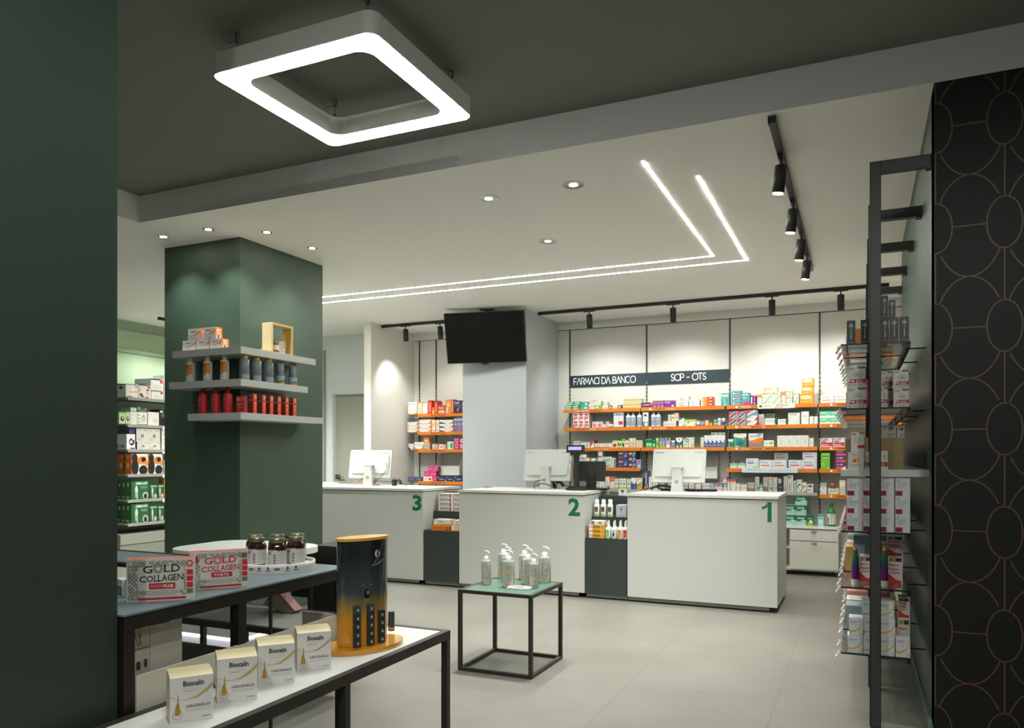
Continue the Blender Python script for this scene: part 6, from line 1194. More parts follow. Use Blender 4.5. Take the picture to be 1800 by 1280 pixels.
# alcove
def AL(k, loc, dep=.12): return Shelf('Y', SF, AZ[k], loc, 'products in the alcove', dep)
s = AL(0, 'on the top alcove shelf'); s.put('thermo', 717, 733, 706.8); s.put('thermn', 734, 742.4, 707.4); s.put('thermo', 743, 751.6, 709, desc='narrow white carton with orange base curve'); s.put('redtall', 752.2, 759, 704, d=.14); s.put('orsm', 759.6, 763.2, 715.8); s.put('redtall', 763.6, 769, 704.4, d=.14); s.put('redwide', 769.6, 782.6, 712.4); s.put('orred', 783.2, 797.4, 702.6); s.put('navyman', 798, 811.6, 704.2); s.put('blue3', 812, 816, 708)
s = AL(1, 'on the second alcove shelf'); s.put('patch', 716, 734.6, 742, rows=3, d=.14); s.put('patch', 736, 757.6, 738, rows=3); s.put('patchv', 758.2, 764.6, 738.2); s.put('patchv', 765.2, 771.8, 738.2); s.put('patchn', 772.6, 797, 738, rows=3); s.put('blue3', 798, 816, 734.6, cols=3)
s = AL(2, 'on the third alcove shelf'); s.put('patchn', 718, 727.6, 780.4, desc='small flat white carton with navy curve'); s.put('patch', 728.2, 744.8, 777.2); s.put('greyor', 745.4, 755.8, 777.6, rows=2); s.put('orsm', 743.5, 753.8, 769.2, 777.6, desc='tan carton'); s.put('greyor', 759.4, 770, 780.2, desc='wide grey and orange carton'); s.put('skin', 771, 784.2, 781.2); s.put('aloe', 786, 797, 776.4); s.put('magsq', 798, 806.8, 771, rows=2); s.put('magwt', 807.4, 816, 771, rows=2)
s = AL(3, 'on the lowest alcove shelf'); s.put('slatelow', 717, 742.6, 838.6, cols=2); s.put('pinkw', 744, 759.6, 837.8); s.put('pinkb', 760.2, 767.6, 837.8); s.put('pinkb', 745.5, 767, 828.2, 837.8, cols=2); s.put('pinkb', 752, 770, 819.4, 828.2, cols=2); s.put('navylow', 768.4, 784, 837.4); s.put('navylow', 784.6, 798.4, 837.4); s.put('navylow', 799, 815, 837.4)
# gap displays
s = Shelf('Y', CF + .02, .592, 'on the dark step beside counter 1', 'products on the stepped displays', .16)
s.put('yel', 1035, 1062.6, 922.6, rows=3); s.put('wtag', 1037, 1062, 915.6, 922.6, d=.1)
for k, (u, kk, dd) in enumerate(((1069, 'spryg', 'white spray bottle with green label'), (1079.6, 'spryt', 'white spray bottle with pale teal label'), (1090, 'spryo', 'white spray bottle with orange label'), (1099.4, 'spryr', 'white spray bottle with red label'))):
    s.vessel(kk, u, 9.4, 916.5, back=.03, desc=dd + ', front row', name='spray_bottle'); s.vessel(kk, u + 1.5, 9, 914.5, back=.095, desc=dd + ', back row', name='spray_bottle')
s = Shelf('Y', CF + .225, .786, 'on the middle dark step beside counter 1', 'products on the stepped displays', .13)
for u, dd in ((1049.5, 'left'), (1061, 'middle'), (1072.8, 'right')): s.vessel('moskb', u, 9.6, 878, back=.03, desc='white repellent bottle with green label, %s one' % dd, name='repellent_bottle'); 
s.put('moskg', 1083, 1101, 888, d=.13)
s = Shelf('Y', CF + .45, .985, 'on the top dark step beside counter 1', 'products on the stepped displays', .06)
p = s
s2 = Shelf('Y', CF + .21, .786, 'in front of the silver carton', 'products on the stepped displays', .01)
s = Shelf('Y', CF + .02, .592, 'on the dark step beside counter 3', 'products on the stepped displays', .14)
s.put('orlow', 758.4, 791, 923.4); s.put('cream2', 762, 790, 913.4, 923.4); s.put('cream2', 793.4, 810, 924.2); s.put('cream2', 797, 810, 914.6, 924.2)
s = Shelf('Y', CF + .225, .786, 'on the middle dark step beside counter 3', 'products on the stepped displays', .16)
s.put('biaf', 770.4, 797, 867.6, rows=4); s.put('biaf', 798, 808, 867.6, rows=4, desc='flat carton end with red square')
s = Shelf('Y', CF + .45, .985, 'on the top dark step beside counter 1', 'products on the stepped displays', .06); s.put('card', 1087, 1101.5, 857 + 3, d=.03)
# green column
GC = 'products on the green column shelves'
s = Shelf('Y', fyc + .03, KZ1, 'on the top column shelf', GC, .075)
s.put('biomin', 320.8, 344, 598.5); s.put('biomin', 345, 367.6, 597); s.put('biomin', 368.8, 390, 595)
s.put('biomin', 330.6, 352.4, 577.6, 597.8); s.put('biomin', 357, 378.6, 575, 596)
s = Shelf('Y', fyc, KZ2, 'on the middle column shelf', GC)
for u, v, n in ((334.5, 628, 'leftmost'), (365, 625, 'middle'), (395, 622.5, 'right')): s.vessel('orspray', u, 11.8, v, back=.06, desc='white and orange sun spray bottle, %s of three' % n, name='spray_bottle')
s = Shelf('X', fxc, KZ2, 'on the middle column shelf', GC)
for u, v, n in ((429.5, 624, 'nearest the corner'), (450.5, 627, 'in the middle'), (471.5, 630.3, 'next to the tubes')): s.vessel('greyaero', u, 12.6, v, back=.06, desc='grey aerosol bottle with yellow cap, %s,' % n, name='aerosol_bottle')
for u, v, n in ((493, 634.5, 'left'), (515, 638.5, 'right')): s.vessel('greytube', u, 10.8, v, back=.06, desc='grey squeeze tube standing on yellow cap, %s one' % n, name='squeeze_tube', cat='tube')
s = Shelf('Y', fyc, KZ3, 'on the lowest column shelf', GC, .05)
for u, v, n in ((357.5, 681, 'leftmost'), (379.8, 680, 'middle'), (400.8, 679.5, 'right')): s.vessel('redspray', u, 11.4, v, back=.07, desc='red spray bottle, %s of three' % n, name='spray_bottle')
s.put('redbx', 415.5, 428.6, 696.3, d=.04, back=.05)
s = Shelf('X', fxc, KZ3, 'on the lowest column shelf', GC, .035)
for u0, u1, v in ((445, 451.6, 692), (461, 467.4, 694), (474.4, 480.6, 695.4), (488, 494.2, 696.6), (501.6, 507.8, 698), (515, 521.4, 699.2)): s.put('redbx2', u0, u1, v, d=.05, back=.05)
# far left
GL = 'health boxes on the far left shelves'
def LS(k, loc, dep=.18): return Shelf('X', LX, LZ[k], loc, GL, dep)
s = LS(0, 'on the top far left shelf'); s.put('med1', 221, 243, 675.4, d=.3); s.put('med2', 243.8, 265, 677, d=.25); s.put('med3', 265.6, 287.4, 687, d=.25); s.put('med3', 264.4, 287, 666.2, 687, d=.3); s.put('med4', 288, 296, 660, d=.2)
s = LS(1, 'on the second far left shelf'); s.put('greenw', 209.5, 220.6, 724.4); s.put('greenw', 221.2, 228.4, 723.6); s.put('wplain', 229, 241, 724.4); s.put('grtop', 229.2, 240.4, 716.2, 724.4); s.put('wdev', 241.6, 258.6, 724.6); s.put('dktop', 241.6, 258.2, 715.6, 724.6); s.put('wtube', 260, 279.4, 724.6); s.put('blackd', 280.4, 292, 720)
s = LS(2, 'on the third far left shelf'); s.put('monit', 222.6, 237.6, 763.2, d=.22); s.put('prem', 241, 282, 777, cols=2); s.put('prem', 239.6, 281.4, 754.2, 777, cols=2); s.put('purpb', 227, 237.4, 754, 763); s.put('wplain', 284, 295, 755, desc='tall white carton at the right end')
s = LS(3, 'on the fourth far left shelf'); s.put('brace', 230.8, 260, 798, d=.115)
for k, nn in enumerate(('second', 'third', 'fourth')): s.put('brace', 230.8 - 6.4 * (k + 1), 252 - 6 * k, 798 + .3 * k, d=.109, back=.004 + .115 * (k + 1), desc='orange spined box standing %s in the row' % nn)
s.put('brace', 260.8, 286, 798.3, d=.05); s.put('greyb2', 287, 294, 808)
for kk, vt, loc in ((4, 845.6, 'on the fifth far left shelf'), (5, 885.6, 'on the lowest far left shelf')):
    s = LS(kk, loc); s.put('gib', 230.8, 262.4, vt, d=.12)
    for k, nn in enumerate(('second', 'third')): s.put('gib', 223 - 7.5 * k, 255 - 7 * k, vt + .6, d=.12, back=.006 + .126 * (k + 1), desc='green spined box standing %s in the row' % nn)
    s.put('gibs', 263.2, 276.4, vt + 6 if kk == 4 else vt + 2.6, d=.06); s.put('gibs', 277.2, 288, vt + 6 if kk == 4 else vt + 2.6, d=.06)
    if kk == 4: s.put('yelb', 288.6, 296, 842, d=.1)
# ================================================================ RIGHT RACK PRODUCTS
GR = 'products on the right wall rack'
def RS(k, loc, dep=.09): return Shelf('Y', RY0, RZ[k], loc, GR, dep)
s = RS('g1', 'on the top rack shelf', .06)
for u0, u1, v in ((1488.2, 1503.8, 563.4), (1512.6, 1528, 562), (1548.6, 1562.8, 558.6), (1564.2, 1580, 557.8), (1581.6, 1598, 556.4)): s.put('appo', u0, u1, v, back=.012)
s.put('appo', 1548.4, 1561, 519.4, 558.6, back=.02); s.put('appo', 1562, 1574.2, 527, 557.6, back=.02, desc='slightly lower black-green carton')
s.put('orhang', 1494, 1516, 578, d=.1, back=.4, desc='orange pouch'); s.put('orhang', 1517, 1545, 578, d=.1, back=.4, desc='orange pouch'); s.put('orhang', 1548, 1570, 578, d=.1, back=.4, desc='orange pouch')
s = RS('g2', 'on the second rack shelf')
s.put('plus8', 1488.4, 1523, 681, rows=1, back=.012); s.put('plus8', 1488, 1521.6, 644, 681, back=.012); s.put('plus8', 1547, 1560, 680.4, back=.012); s.put('plus5', 1570.4, 1597.4, 683.4, back=.012); s.put('plus5', 1570.2, 1597.2, 650, 683.4, back=.012); s.put('plus5', 1549, 1569.4, 683, back=.13); s.put('plus5', 1548, 1569, 652.6, 684, back=.13)
s.put('tubm', 1492, 1526, 668, cols=3, d=.1, back=.5)
s = RS('w', 'on the white rack shelf', .08)
s.put('amberb', 1490.6, 1518.8, 795.4, back=.012); s.put('redlbl', 1519.8, 1527.6, 793.6, back=.02, desc='narrow white carton with red label'); s.put('redlbl', 1548, 1560.8, 792.4, back=.02)
s.put('brownb', 1486, 1526.5, 769.4, d=.3, back=.15); s.put('brownb', 1549, 1587.4, 769, d=.3, back=.15)
s.put('whitebar', 1549.8, 1575, 747.4, 769, d=.12, back=.17); s.put('whitebar', 1576, 1590, 749, 769.4, d=.12, back=.17); s.put('rackw', 1495.6, 1522, 759.6, 795.4, d=.07, back=.014)
s = RS('g3', 'below the white rack shelf', .1)
for u0, u1 in ((1488.8, 1515.6), (1517, 1543.4), (1545, 1571.6), (1573.6, 1600)): s.put('crim', u0, u1, 840.4 if u0 > 1500 else 841, rows=3, back=.01)
s = RS('g4', 'on the glass shelf of tubes')
for u, dd in ((1503, 'left of the post'), (1554.6, 'right of the post')): s.vessel('rainbow', u, 13.6, 957 if u < 1520 else 958, back=.1, desc='rainbow coloured tube bottle %s' % dd, loc='', name='tube_bottle')
s.put('magn', 1561, 1587, 977.5, rows=1, back=.2, d=.08); s.put('magn', 1559, 1587.6, 941.5, 977.5, back=.2, d=.08); s.put('magn', 1511, 1533, 977, back=.22, d=.08); s.put('hand', 1500, 1534, 942, 977, back=.3, d=.1)
s = RS('g5', 'on the lowest rack shelf', .1)
s.put('goldw', 1489.6, 1516, 1117.4, back=.012); s.put('goldw', 1517.6, 1544, 1118.6, back=.012); s.put('goldw', 1546, 1572.8, 1120.4, back=.012); s.put('goldw', 1574.2, 1600, 1119.4, back=.012)
s.put('goldw', 1492, 1517.4, 1086.4, 1117.4, back=.014); s.put('goldw', 1519, 1545, 1087.6, 1118.6, back=.014); s.put('goldw', 1547, 1573.6, 1089.4, 1120.4, back=.014); s.put('goldw', 1515, 1541, 1056, 1088, back=.016); s.put('goldw', 1546, 1571.8, 1057.4, 1089.4, back=.016)
s.put('magn', 1579, 1599.6, 1086, rows=1, back=.14, d=.08); s.put('magn', 1579, 1599.6, 1049.6, 1086, back=.14, d=.08); s.put('magn', 1500, 1516, 1052, 1087, back=.14, d=.08, desc='half hidden red and white carton') if False else None
# farther products along the rack: left faces toward the aisle
FC = ['#c9c2b8', '#c98a80', '#d9d6cc', '#a9b0a8', '#c9a05a', '#b5607c', '#d2c9b4', '#8fa3a8']
k0 = 0
for key, zz in RZ.items():
    for k, y in enumerate((5.14, 5.37, 5.6, 5.94, 6.18, 6.41, 6.71, 6.95, 7.19)):
        hh = 0.11 + 0.05 * random.random(); wv = 0.17; ww = .26
        cc = FC[(k + k0) % 8]; z = zz
        o = obj('supplement_box', carton_geo(ww, wv, hh, cc, cc, '@L;r .1 .55 .9 .85 %s;r .15 .15 .6 .3 #8f8a82;e .75 .25 .12 .12 %s' % (FC[(k + k0 + 3) % 8], FC[(k + k0 + 5) % 8])))
        o.location = (XL + .015 + ww / 2 + 0.0, y, z); o['category'] = 'supplement box'; o['group'] = GR
        ITEMS.append((o, '%s box row %s back along the %s rack shelf' % (['cream', 'pale red', 'white', 'grey', 'ochre', 'dull pink', 'buff', 'blue grey'][(k + k0) % 8], ['first', 'second', 'third', 'fourth', 'fifth', 'sixth', 'seventh', 'eighth', 'ninth'][k], {'g1': 'top', 'g2': 'second', 'w': 'white', 'g3': 'fourth', 'g4': 'fifth', 'g5': 'lowest'}[key]), 0, 0, 0))
    k0 += 3
# price tag holders clipped along the shelf edges
tagm = pm('#cfcac4'); tagn = 0
for key, zz in RZ.items():
    if key == 'w': continue
    base = None
    for k, y in enumerate((4.53, 4.8, 5.15, 5.45, 5.72, 5.95, 6.25, 6.5, 6.8)):
        t = thing('price_tag_holder', 'tilted white price tag holder, %s along the %s shelf edge of the rack' % (['first', 'second', 'third', 'fourth', 'fifth', 'sixth', 'seventh', 'eighth', 'ninth'][k], {'g1': 'top', 'g2': 'second', 'g3': 'fourth', 'g4': 'fifth', 'g5': 'lowest'}[key]), 'price tag', (XL - 0.002, y, zz - 0.006), 0, 'price tag holders on the right rack')
        M = Matrix.Translation((-0.012, 0, -0.018)) @ Matrix.Rotation(0.6, 4, 'Y')
        obj('tag_plate', G().box(-0.003, -0.004, -0.022, 0.003, 0.055, 0.018, tagm, M=M), t)
        obj('clip', G().tube([(0.0, 0.02, 0.004), (-0.018, 0.02, -0.006), (-0.012, 0.02, -0.02)], 0.004, mat('#b9aaa0', 0.4), 6), t)
# ================================================================ TABLE-TOP PRODUCTS
# pump bottles on the cube table
liquid = mat('#d3d6cb', 0.06, trans=0.68, spec=0.5); pump_w = mat('#e6e7e6', 0.35)
def pump_bottle(u, vb, hpx, rpx, label):
    p = onZ(u, vb, bz); ppm = FPX / (-_sa * p.x + _ca * p.y); hh = hpx / ppm; r = rpx / ppm
    t = thing('pump_bottle', label, 'pump bottle', (p.x, p.y + r * .9, bz), 0.35, 'clear pump bottles on the cube table')
    bh = hh * .735
    obj('bottle_body', G().lathe([(r * .9, 0), (r, .004), (r, bh - .012), (r * .93, bh - .004), (r * .42, bh)], liquid, 26), t)
    obj('collar', G().lathe([(r * .42, bh + .0005), (r * .4, bh + hh * .1), (r * .2, bh + hh * .11)], pump_w, 18), t)
    obj('pump_head', G().lathe([(r * .1, bh + hh * .11), (r * .1, bh + hh * .2), (r * .3, bh + hh * .235), (r * .34, bh + hh * .262)], pump_w, 16).tube([(0, 0, bh + hh * .24), (r * .5, -r * .3, bh + hh * .235), (r * .72, -r * .45, bh + hh * .2)], r * .09, pump_w, 8), t)
    obj('dip_tube', G().tube(arc_pts((0, 0, bh), (0, 0, bh * .5), (-r * .7, -r * .3, .012)), .0022, mat('#dfe3dc', .3), 6), t)
    g = G(); n = 14
    def band(z0, z1, a0, a1, m):
        vs_ = []
        for z in (z0, z1):
            for i in range(n + 1):
                a = math.radians(a0 + (a1 - a0) * i / n); vs_.append((r * 1.012 * math.cos(a), r * 1.012 * math.sin(a), z))
        g.add(vs_, [(i, i + 1, n + 2 + i, n + 1 + i) for i in range(n)], m, True)
    og = pm('#c98a2a'); dk = pm('#55564a')
    for z0, z1, a0, a1, m in ((bh * .46, bh * .485, -125, -60, og), (bh * .485, bh * .5, -115, -65, og), (bh * .30, bh * .308, -130, -55, dk), (bh * .27, bh * .276, -120, -65, dk), (bh * .16, bh * .205, -110, -72, og), (bh * .7, bh * .712, -112, -72, dk), (bh * .73, bh * .745, -105, -75, dk), (bh * .12, bh * .125, -112, -70, dk)): band(z0, z1, a0, a1, m)
    obj('label_print', g, t)
for u, vb, hpx, rpx, lb in ((851, 1028, 59, 8.8, 'clear pump bottle standing alone at the left on the green table'), (881.5, 1018, 61, 10, 'clear pump bottle at the back left of the group of three'), (887.5, 1024.5, 62, 10.3, 'clear pump bottle in the middle of the left group of three'), (889.5, 1033.3, 65, 11.2, 'large clear pump bottle in front of the left group of three'), (918.5, 1020, 61, 10.2, 'clear pump bottle at the back of the right group'), (924, 1028, 63, 10.6, 'clear pump bottle with curved tube in the right group'), (935.5, 1034, 60, 8.8, 'small clear pump bottle at the front right by the card'), (954, 1025, 63, 10.8, 'clear pump bottle at the far right corner of the green table')):
    pump_bottle(u, vb, hpx, rpx, lb)
p = onZ(911, 1036, bz)
t = thing('price_card_tray', 'small white framed price card lying on the green table', 'card', (p.x, p.y + 0.02, bz), 0.03)
obj('tray', G().prism(rrect(-.075, -.042, .075, .042, .008, 3), 0, .012, mat('#dcdcd6', .4)), t); obj('card_print', G().box(-.045, -.022, .0122, .05, .022, .0128, '#8d7c68').box(-.03, -.012, .0129, .03, .01, .0132, '#4d453c'), t)
# hair ampoule cartons on the white table
def bio_carton(ul, vbl, ur, vbr, htpx, label):
    a, b = onZ(ul, vbl, wz), onZ(ur, vbr, wz); dv = b - a; w_ = dv.length; ang = math.atan2(dv.y, dv.x)
    ppm = FPX / (-_sa * a.x + _ca * a.y); h = htpx / ppm; d = w_ * .72
    t = thing('ampoule_carton', label, 'carton', ((a.x + b.x) / 2, (a.y + b.y) / 2, wz - 0.0015), ang, 'white and gold ampoule cartons on the white table')
    cw_, cgold = mat('#d6d5d0', .38), mat('#cdc095', .4)
    g = G(); x = w_ / 2; hs = h * .9   # side wall lower, lid curves up to the back
    prof = [(0, 0), (0, hs), (d * .12, hs * 1.035), (d * .3, hs * 1.065), (d * .55, hs * 1.075), (d, hs * 1.075), (d, 0)]
    n = len(prof)
    g.add([(-x, a_, b_) for a_, b_ in prof] + [(x, a_, b_) for a_, b_ in prof], [tuple(range(n)), tuple(range(2 * n - 1, n - 1, -1))], mat('#cfc9b2', .4))
    g.add([(-x, a_, b_) for a_, b_ in prof] + [(x, a_, b_) for a_, b_ in prof], [(0, n, n + 1, 1)], cw_)
    g.add([(-x, a_, b_) for a_, b_ in prof] + [(x, a_, b_) for a_, b_ in prof], [(i, n + i, n + i + 1, i + 1) for i in range(1, n - 1)] + [(0, n - 1, 2 * n - 1, n)], cgold)
    obj('box', g, t)
    g = G()
    g.text(-.2 * w_, .79 * hs, .28 * w_, .91 * hs, -.0007, 'Bioscalin', pm('#12352a'), .028); marks(g, 't .3 .71 .72 .76 #c9c8c2 STRESS;r .3 .675 .58 .683 #8f8e86;t .12 .94 .92 .955 #b0b0aa . . . . . . . . . . . . . .;l 0 .6 .18 .52 .006 #8f8a6c;l .18 .52 .4 .5 .006 #8f8a6c;l .4 .5 .62 .56 .006 #8f8a6c;l .62 .56 .85 .7 .006 #8f8a6c;l .85 .7 1 .83 .006 #8f8a6c;p #c3aa62 .45 .505 .62 .52 .85 .64 1 .77 1 .83 .82 .69 .62 .57 .5 .52', w_, d, hs)
    marks(g, 't .37 .33 .9 .37 #e6e3d8 PER CAPELLI PIU SPESSI', w_, d, hs)
    m2 = G(); marks(m2, 'r .36 .315 .92 .375 #6a6b66;r .36 .26 .95 .272 #b0b0aa;r .36 .225 .92 .235 #b0b0aa;t .74 .07 .93 .1 #4a4b48 GIULIANI;r .1 .04 .42 .046 #a8a8a2', w_, d, hs)
    for f, mi_ in zip(m2.f, m2.m): g.f.append(tuple(i + len(g.v) for i in f)); g.m.append(g.mi(m2.mats[mi_])); g.sm.append(False)
    g.v += [(a_, b_ + .0003, c_) for a_, b_, c_ in m2.v]
    # golden dropper ampoule with ring
    def P(x_, z_): return ((x_ - .5) * w_, -.0012, z_ * hs)
    au = mat('#b98f35', .35, metal=.3)
    g.poly([P(.11, .18), P(.23, .18), P(.24, .27), P(.22, .34), P(.2, .45), P(.19, .62), P(.175, .62), P(.165, .45), P(.125, .36), P(.11, .27)], au)
    for k in range(24):
        a0, a1 = 2 * PI * k / 24, 2 * PI * (k + 1) / 24
        if 0.9 < a0 < 2.2: continue
        g.stroke([(w_ * (-.33 + .11 * math.cos(a0)), hs * .19 + w_ * .11 * math.sin(a0)), (w_ * (-.33 + .11 * math.cos(a1)), hs * .19 + w_ * .11 * math.sin(a1))], w_ * .008, -.0009, pm('#6f7f78'))
    obj('front_print', g, t)
bio_carton(298.5, 1273.5, 375, 1261, 89, 'white and gold ampoule carton nearest the camera, first of four'); bio_carton(381.5, 1237, 452.3, 1228, 86, 'white and gold ampoule carton, second of four on white table')
bio_carton(453.5, 1206.6, 517.8, 1199, 79, 'white and gold ampoule carton, third of four on white table'); bio_carton(522.4, 1180.3, 582, 1174, 74, 'white and gold ampoule carton beside the amber dispenser, farthest of four')
# collagen cartons
def coll_carton(ul, vbl, ur, vbr, htpx, label, black, word):
    a, b = onZ(ul, vbl, gz + .006), onZ(ur, vbr, gz + .006); dv = b - a; w_ = dv.length; ang = math.atan2(dv.y, dv.x)
    ppm = FPX / (-_sa * a.x + _ca * a.y); h = htpx / ppm; d = .05
    t = thing('supplement_carton', label, 'carton', ((a.x + b.x) / 2, (a.y + b.y) / 2, gz + .0063), ang, 'patterned supplement cartons on the grey table')
    bw = pm('#b9bdb2'); red = pm('#c62a2c'); x = w_ / 2
    g = G().box(-x, 0, 0, x, d, h, mat('#c4c4bb', .4)); g.poly([(-x + .003, .004, h + .0005), (x - .003, .004, h + .0005), (x - .003, d - .004, h + .0005), (-x + .003, d - .004, h + .0005)], mat('#d2402f', .4)); g.text(-x * .4, .01, x * .5, .035, 0, 'Gold Collagen', pm('#e6c9c2'), M=Matrix.Translation((0, 0, h + .001)) @ Matrix.Rotation(-PI / 2, 4, 'X')); obj('box', g, t)
    g = G(); rnd = random.Random(3); ln = pm('#3a3e32')
    cell = w_ / 34
    nx, nz = 33, int(h / cell) - 1
    for i in range(1, nx):
        for j in range(1, nz):
            fx, fz = i / nx, j / nz
            inside = (.17 < fx < .87 and .26 < fz < .86) or (.3 < fx < .8 and .12 < fz < .3) or fx > .88 or (.2 < fx and fz < .12)
            edge = fx < .17 or fz > .86
            if inside and not edge: continue
            if fx > .88: continue
            if rnd.random() < .18: continue
            cx, cz = -x + cell * (i + .3), cell * (j + .4)
            s1 = 1 if (i + j) % 2 else -1
            if rnd.random() < .25: s1 = -s1
            g.stroke([(cx - cell * .48, cz - s1 * cell * .48), (cx + cell * .48, cz + s1 * cell * .48)], cell * .3, -.0004, ln)
    nmz = pm('#2c322c') if black else pm('#c0343a')
    def T(x0, z0, x1, z1, s_, m, off=0): g.text((x0 - .5) * w_, z0 * h, (x1 - .5) * w_, z1 * h, -.0008, s_, m, off)
    T(.24, .66, .38, .84, 'G', nmz, .015); T(.55, .68, .65, .85, 'L', nmz, .01); T(.66, .68, .79, .86, 'D', nmz, .015)
    T(.19, .45, .29, .6, 'C', nmz, .015); T(.295, .455, .395, .605, 'O', nmz, .015)
    for k, (c_, w0, w1) in enumerate((('L', .405, .455), ('L', .46, .515), ('A', .52, .6), ('G', .605, .685), ('E', .69, .745), ('N', .755, .84))): T(w0, .46 + .004 * k, w1, .61 + .004 * k, c_, nmz, .015)
    for (lx, lz0, lz1) in ((.555, .68, .85), (.668, .68, .86), (.408, .46, .61), (.465, .46, .61)):    # serif feet
        for zz in (lz0, lz1): g.stroke([((lx - .51) * w_, zz * h), ((lx - .485) * w_, zz * h)], h * .012, -.0009, nmz)
    cx, cz = (.465 - .5) * w_, .76 * h
    for rr, cc, yy in ((.075, '#6f7368' if black else '#c8474a', .0008), (.06, '#b9bdb2', .001), (.052, '#7d8176' if black else '#d06a6a', .0012), (.03, '#c9ccc2', .0014)):
        g.poly([(cx + rr * w_ * math.cos(2 * PI * k / 24), -yy, cz + rr * w_ * math.sin(2 * PI * k / 24)) for k in range(24)], pm(cc))
    marks_ = G(); bar = 'r .33 .28 .72 .42 #b3242a' if black else 'r .36 .3 .72 .43 #b3242a'
    marks(marks_, bar + ';r .18 .03 .88 .085 #ad2f38;r .25 .235 .75 .245 #7d8076;r .25 .2 .62 .21 #b06a68;r .65 .2 .78 .21 #8c8f86;r .25 .165 .75 .175 #8c8f86;r .3 .13 .7 .137 #9a9d94;r .89 .6 .985 .72 #c62a2c;r .89 .45 .985 .57 #c62a2c;r .89 .3 .985 .42 #c62a2c;r .89 .16 .985 .27 #6d705c;' + ('e .935 .87 .05 .08 #c62a2c;e .935 .87 .03 .05 #c9b0a8;r .02 .84 .2 .95 #9a9d8c;e .06 .9 .03 .05 #c4c4bb' if black else 'r .88 .8 .98 .93 #5f634c;e .07 .8 .07 .11 #b3242a;r .89 .74 .985 .76 #c62a2c'), w_, d, h)
    for f, mi_ in zip(marks_.f, marks_.m): g.f.append(tuple(i + len(g.v) for i in f)); g.m.append(g.mi(marks_.mats[mi_])); g.sm.append(False)
    g.v += marks_.v
    if word == 'FORTE PLUS': g.text(-.135 * w_, .315 * h, .03 * w_, .385 * h, -.004, 'FORTE', pm('#d9a8a4')); g.text(.045 * w_, .315 * h, .19 * w_, .385 * h, -.004, 'PLUS', pm('#eeeae4'), .03)
    else: g.text(-.09 * w_, .33 * h, .16 * w_, .4 * h, -.004, 'FORTE', pm('#eeeae4'))
    g.v = [(a_, max(b_, -.0031), c_) for a_, b_, c_ in g.v]
    T(.9, .62, .97, .7, '10', pm('#f0d9d4')); T(.9, .47, .97, .55, '12', pm('#f0d9d4')); T(.92, .32, .955, .4, '1', pm('#f0d9d4'))
    obj('front_print', g, t)
coll_carton(222, 1059.5, 341, 1053.5, 75, 'patterned supplement carton with black title and red strip, nearest on the grey table', True, 'FORTE PLUS')
coll_carton(334, 1038, 436.2, 1030.5, 66, 'patterned supplement carton with red title, between the black-titled one and the jars', False, 'FORTE')
p = onZ(212, 1049, gz + .006)
tag(obj('small_carton', marks(G().box(-.035, 0, 0, .035, .05, .06, mat('#c4c4ba', .4)), 'r .3 .1 .95 .6 #1f5c4c;e .65 .35 .15 .15 #6f9a8c', .07, .05, .06), loc=(p.x - .012, p.y + .0, gz + .0062), rz=-.35), 'small white and green carton at the left end of the grey table', 'carton')
# cartons on the lower shelf
def low_box(u0, u1, vb, vt, depth, label, spec, yq):
    p0, p1 = onZ(u0, vb, .692), None
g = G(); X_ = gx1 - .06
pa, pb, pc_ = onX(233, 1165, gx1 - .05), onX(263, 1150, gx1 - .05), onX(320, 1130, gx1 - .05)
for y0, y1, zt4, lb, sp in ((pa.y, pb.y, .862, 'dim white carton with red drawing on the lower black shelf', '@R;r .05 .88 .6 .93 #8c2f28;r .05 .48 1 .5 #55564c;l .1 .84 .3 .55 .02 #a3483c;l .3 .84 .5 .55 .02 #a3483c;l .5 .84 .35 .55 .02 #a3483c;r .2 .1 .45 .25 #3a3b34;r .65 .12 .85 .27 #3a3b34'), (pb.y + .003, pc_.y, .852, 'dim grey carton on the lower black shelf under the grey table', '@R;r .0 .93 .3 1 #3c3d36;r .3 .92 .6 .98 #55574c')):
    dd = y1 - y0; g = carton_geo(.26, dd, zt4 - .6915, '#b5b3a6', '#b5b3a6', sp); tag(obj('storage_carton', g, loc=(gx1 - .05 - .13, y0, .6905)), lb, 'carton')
# amber jars on the white oval tray
pcn = onZ(490, 990, gz + .006); yt = 2.605; cxj = -2.305
t = thing('oval_tray', 'white oval display tray with printed rim under the amber jars', 'tray', (cxj, yt, gz + .0062), YAW)
A_, B_ = .165, .15; th = .038; n = 48
g = G(); el = [(A_ * math.cos(2 * PI * k / n), B_ * math.sin(2 * PI * k / n)) for k in range(n)]; el2 = [(x_ * .97, y_ * .95) for x_, y_ in el]
g.prism(el, 0, th - .014, mat('#c9cac4', .35), smooth=True)
vs_ = [(x_, y_, th - .014) for x_, y_ in el] + [(x_, y_, th) for x_, y_ in el] + [(x_, y_, th) for x_, y_ in el2] + [(x_, y_, th - .013) for x_, y_ in el2]
fs = []
for k in range(n):
    j = (k + 1) % n; fs += [(k, j, n + j, n + k), (n + k, n + j, 2 * n + j, 2 * n + k), (2 * n + k, 2 * n + j, 3 * n + j, 3 * n + k)]
g.add(vs_, fs, mat('#d3d4ce', .35), True); obj('tray_body', g, t)
g = G(); dk = pm('#3c3d38')
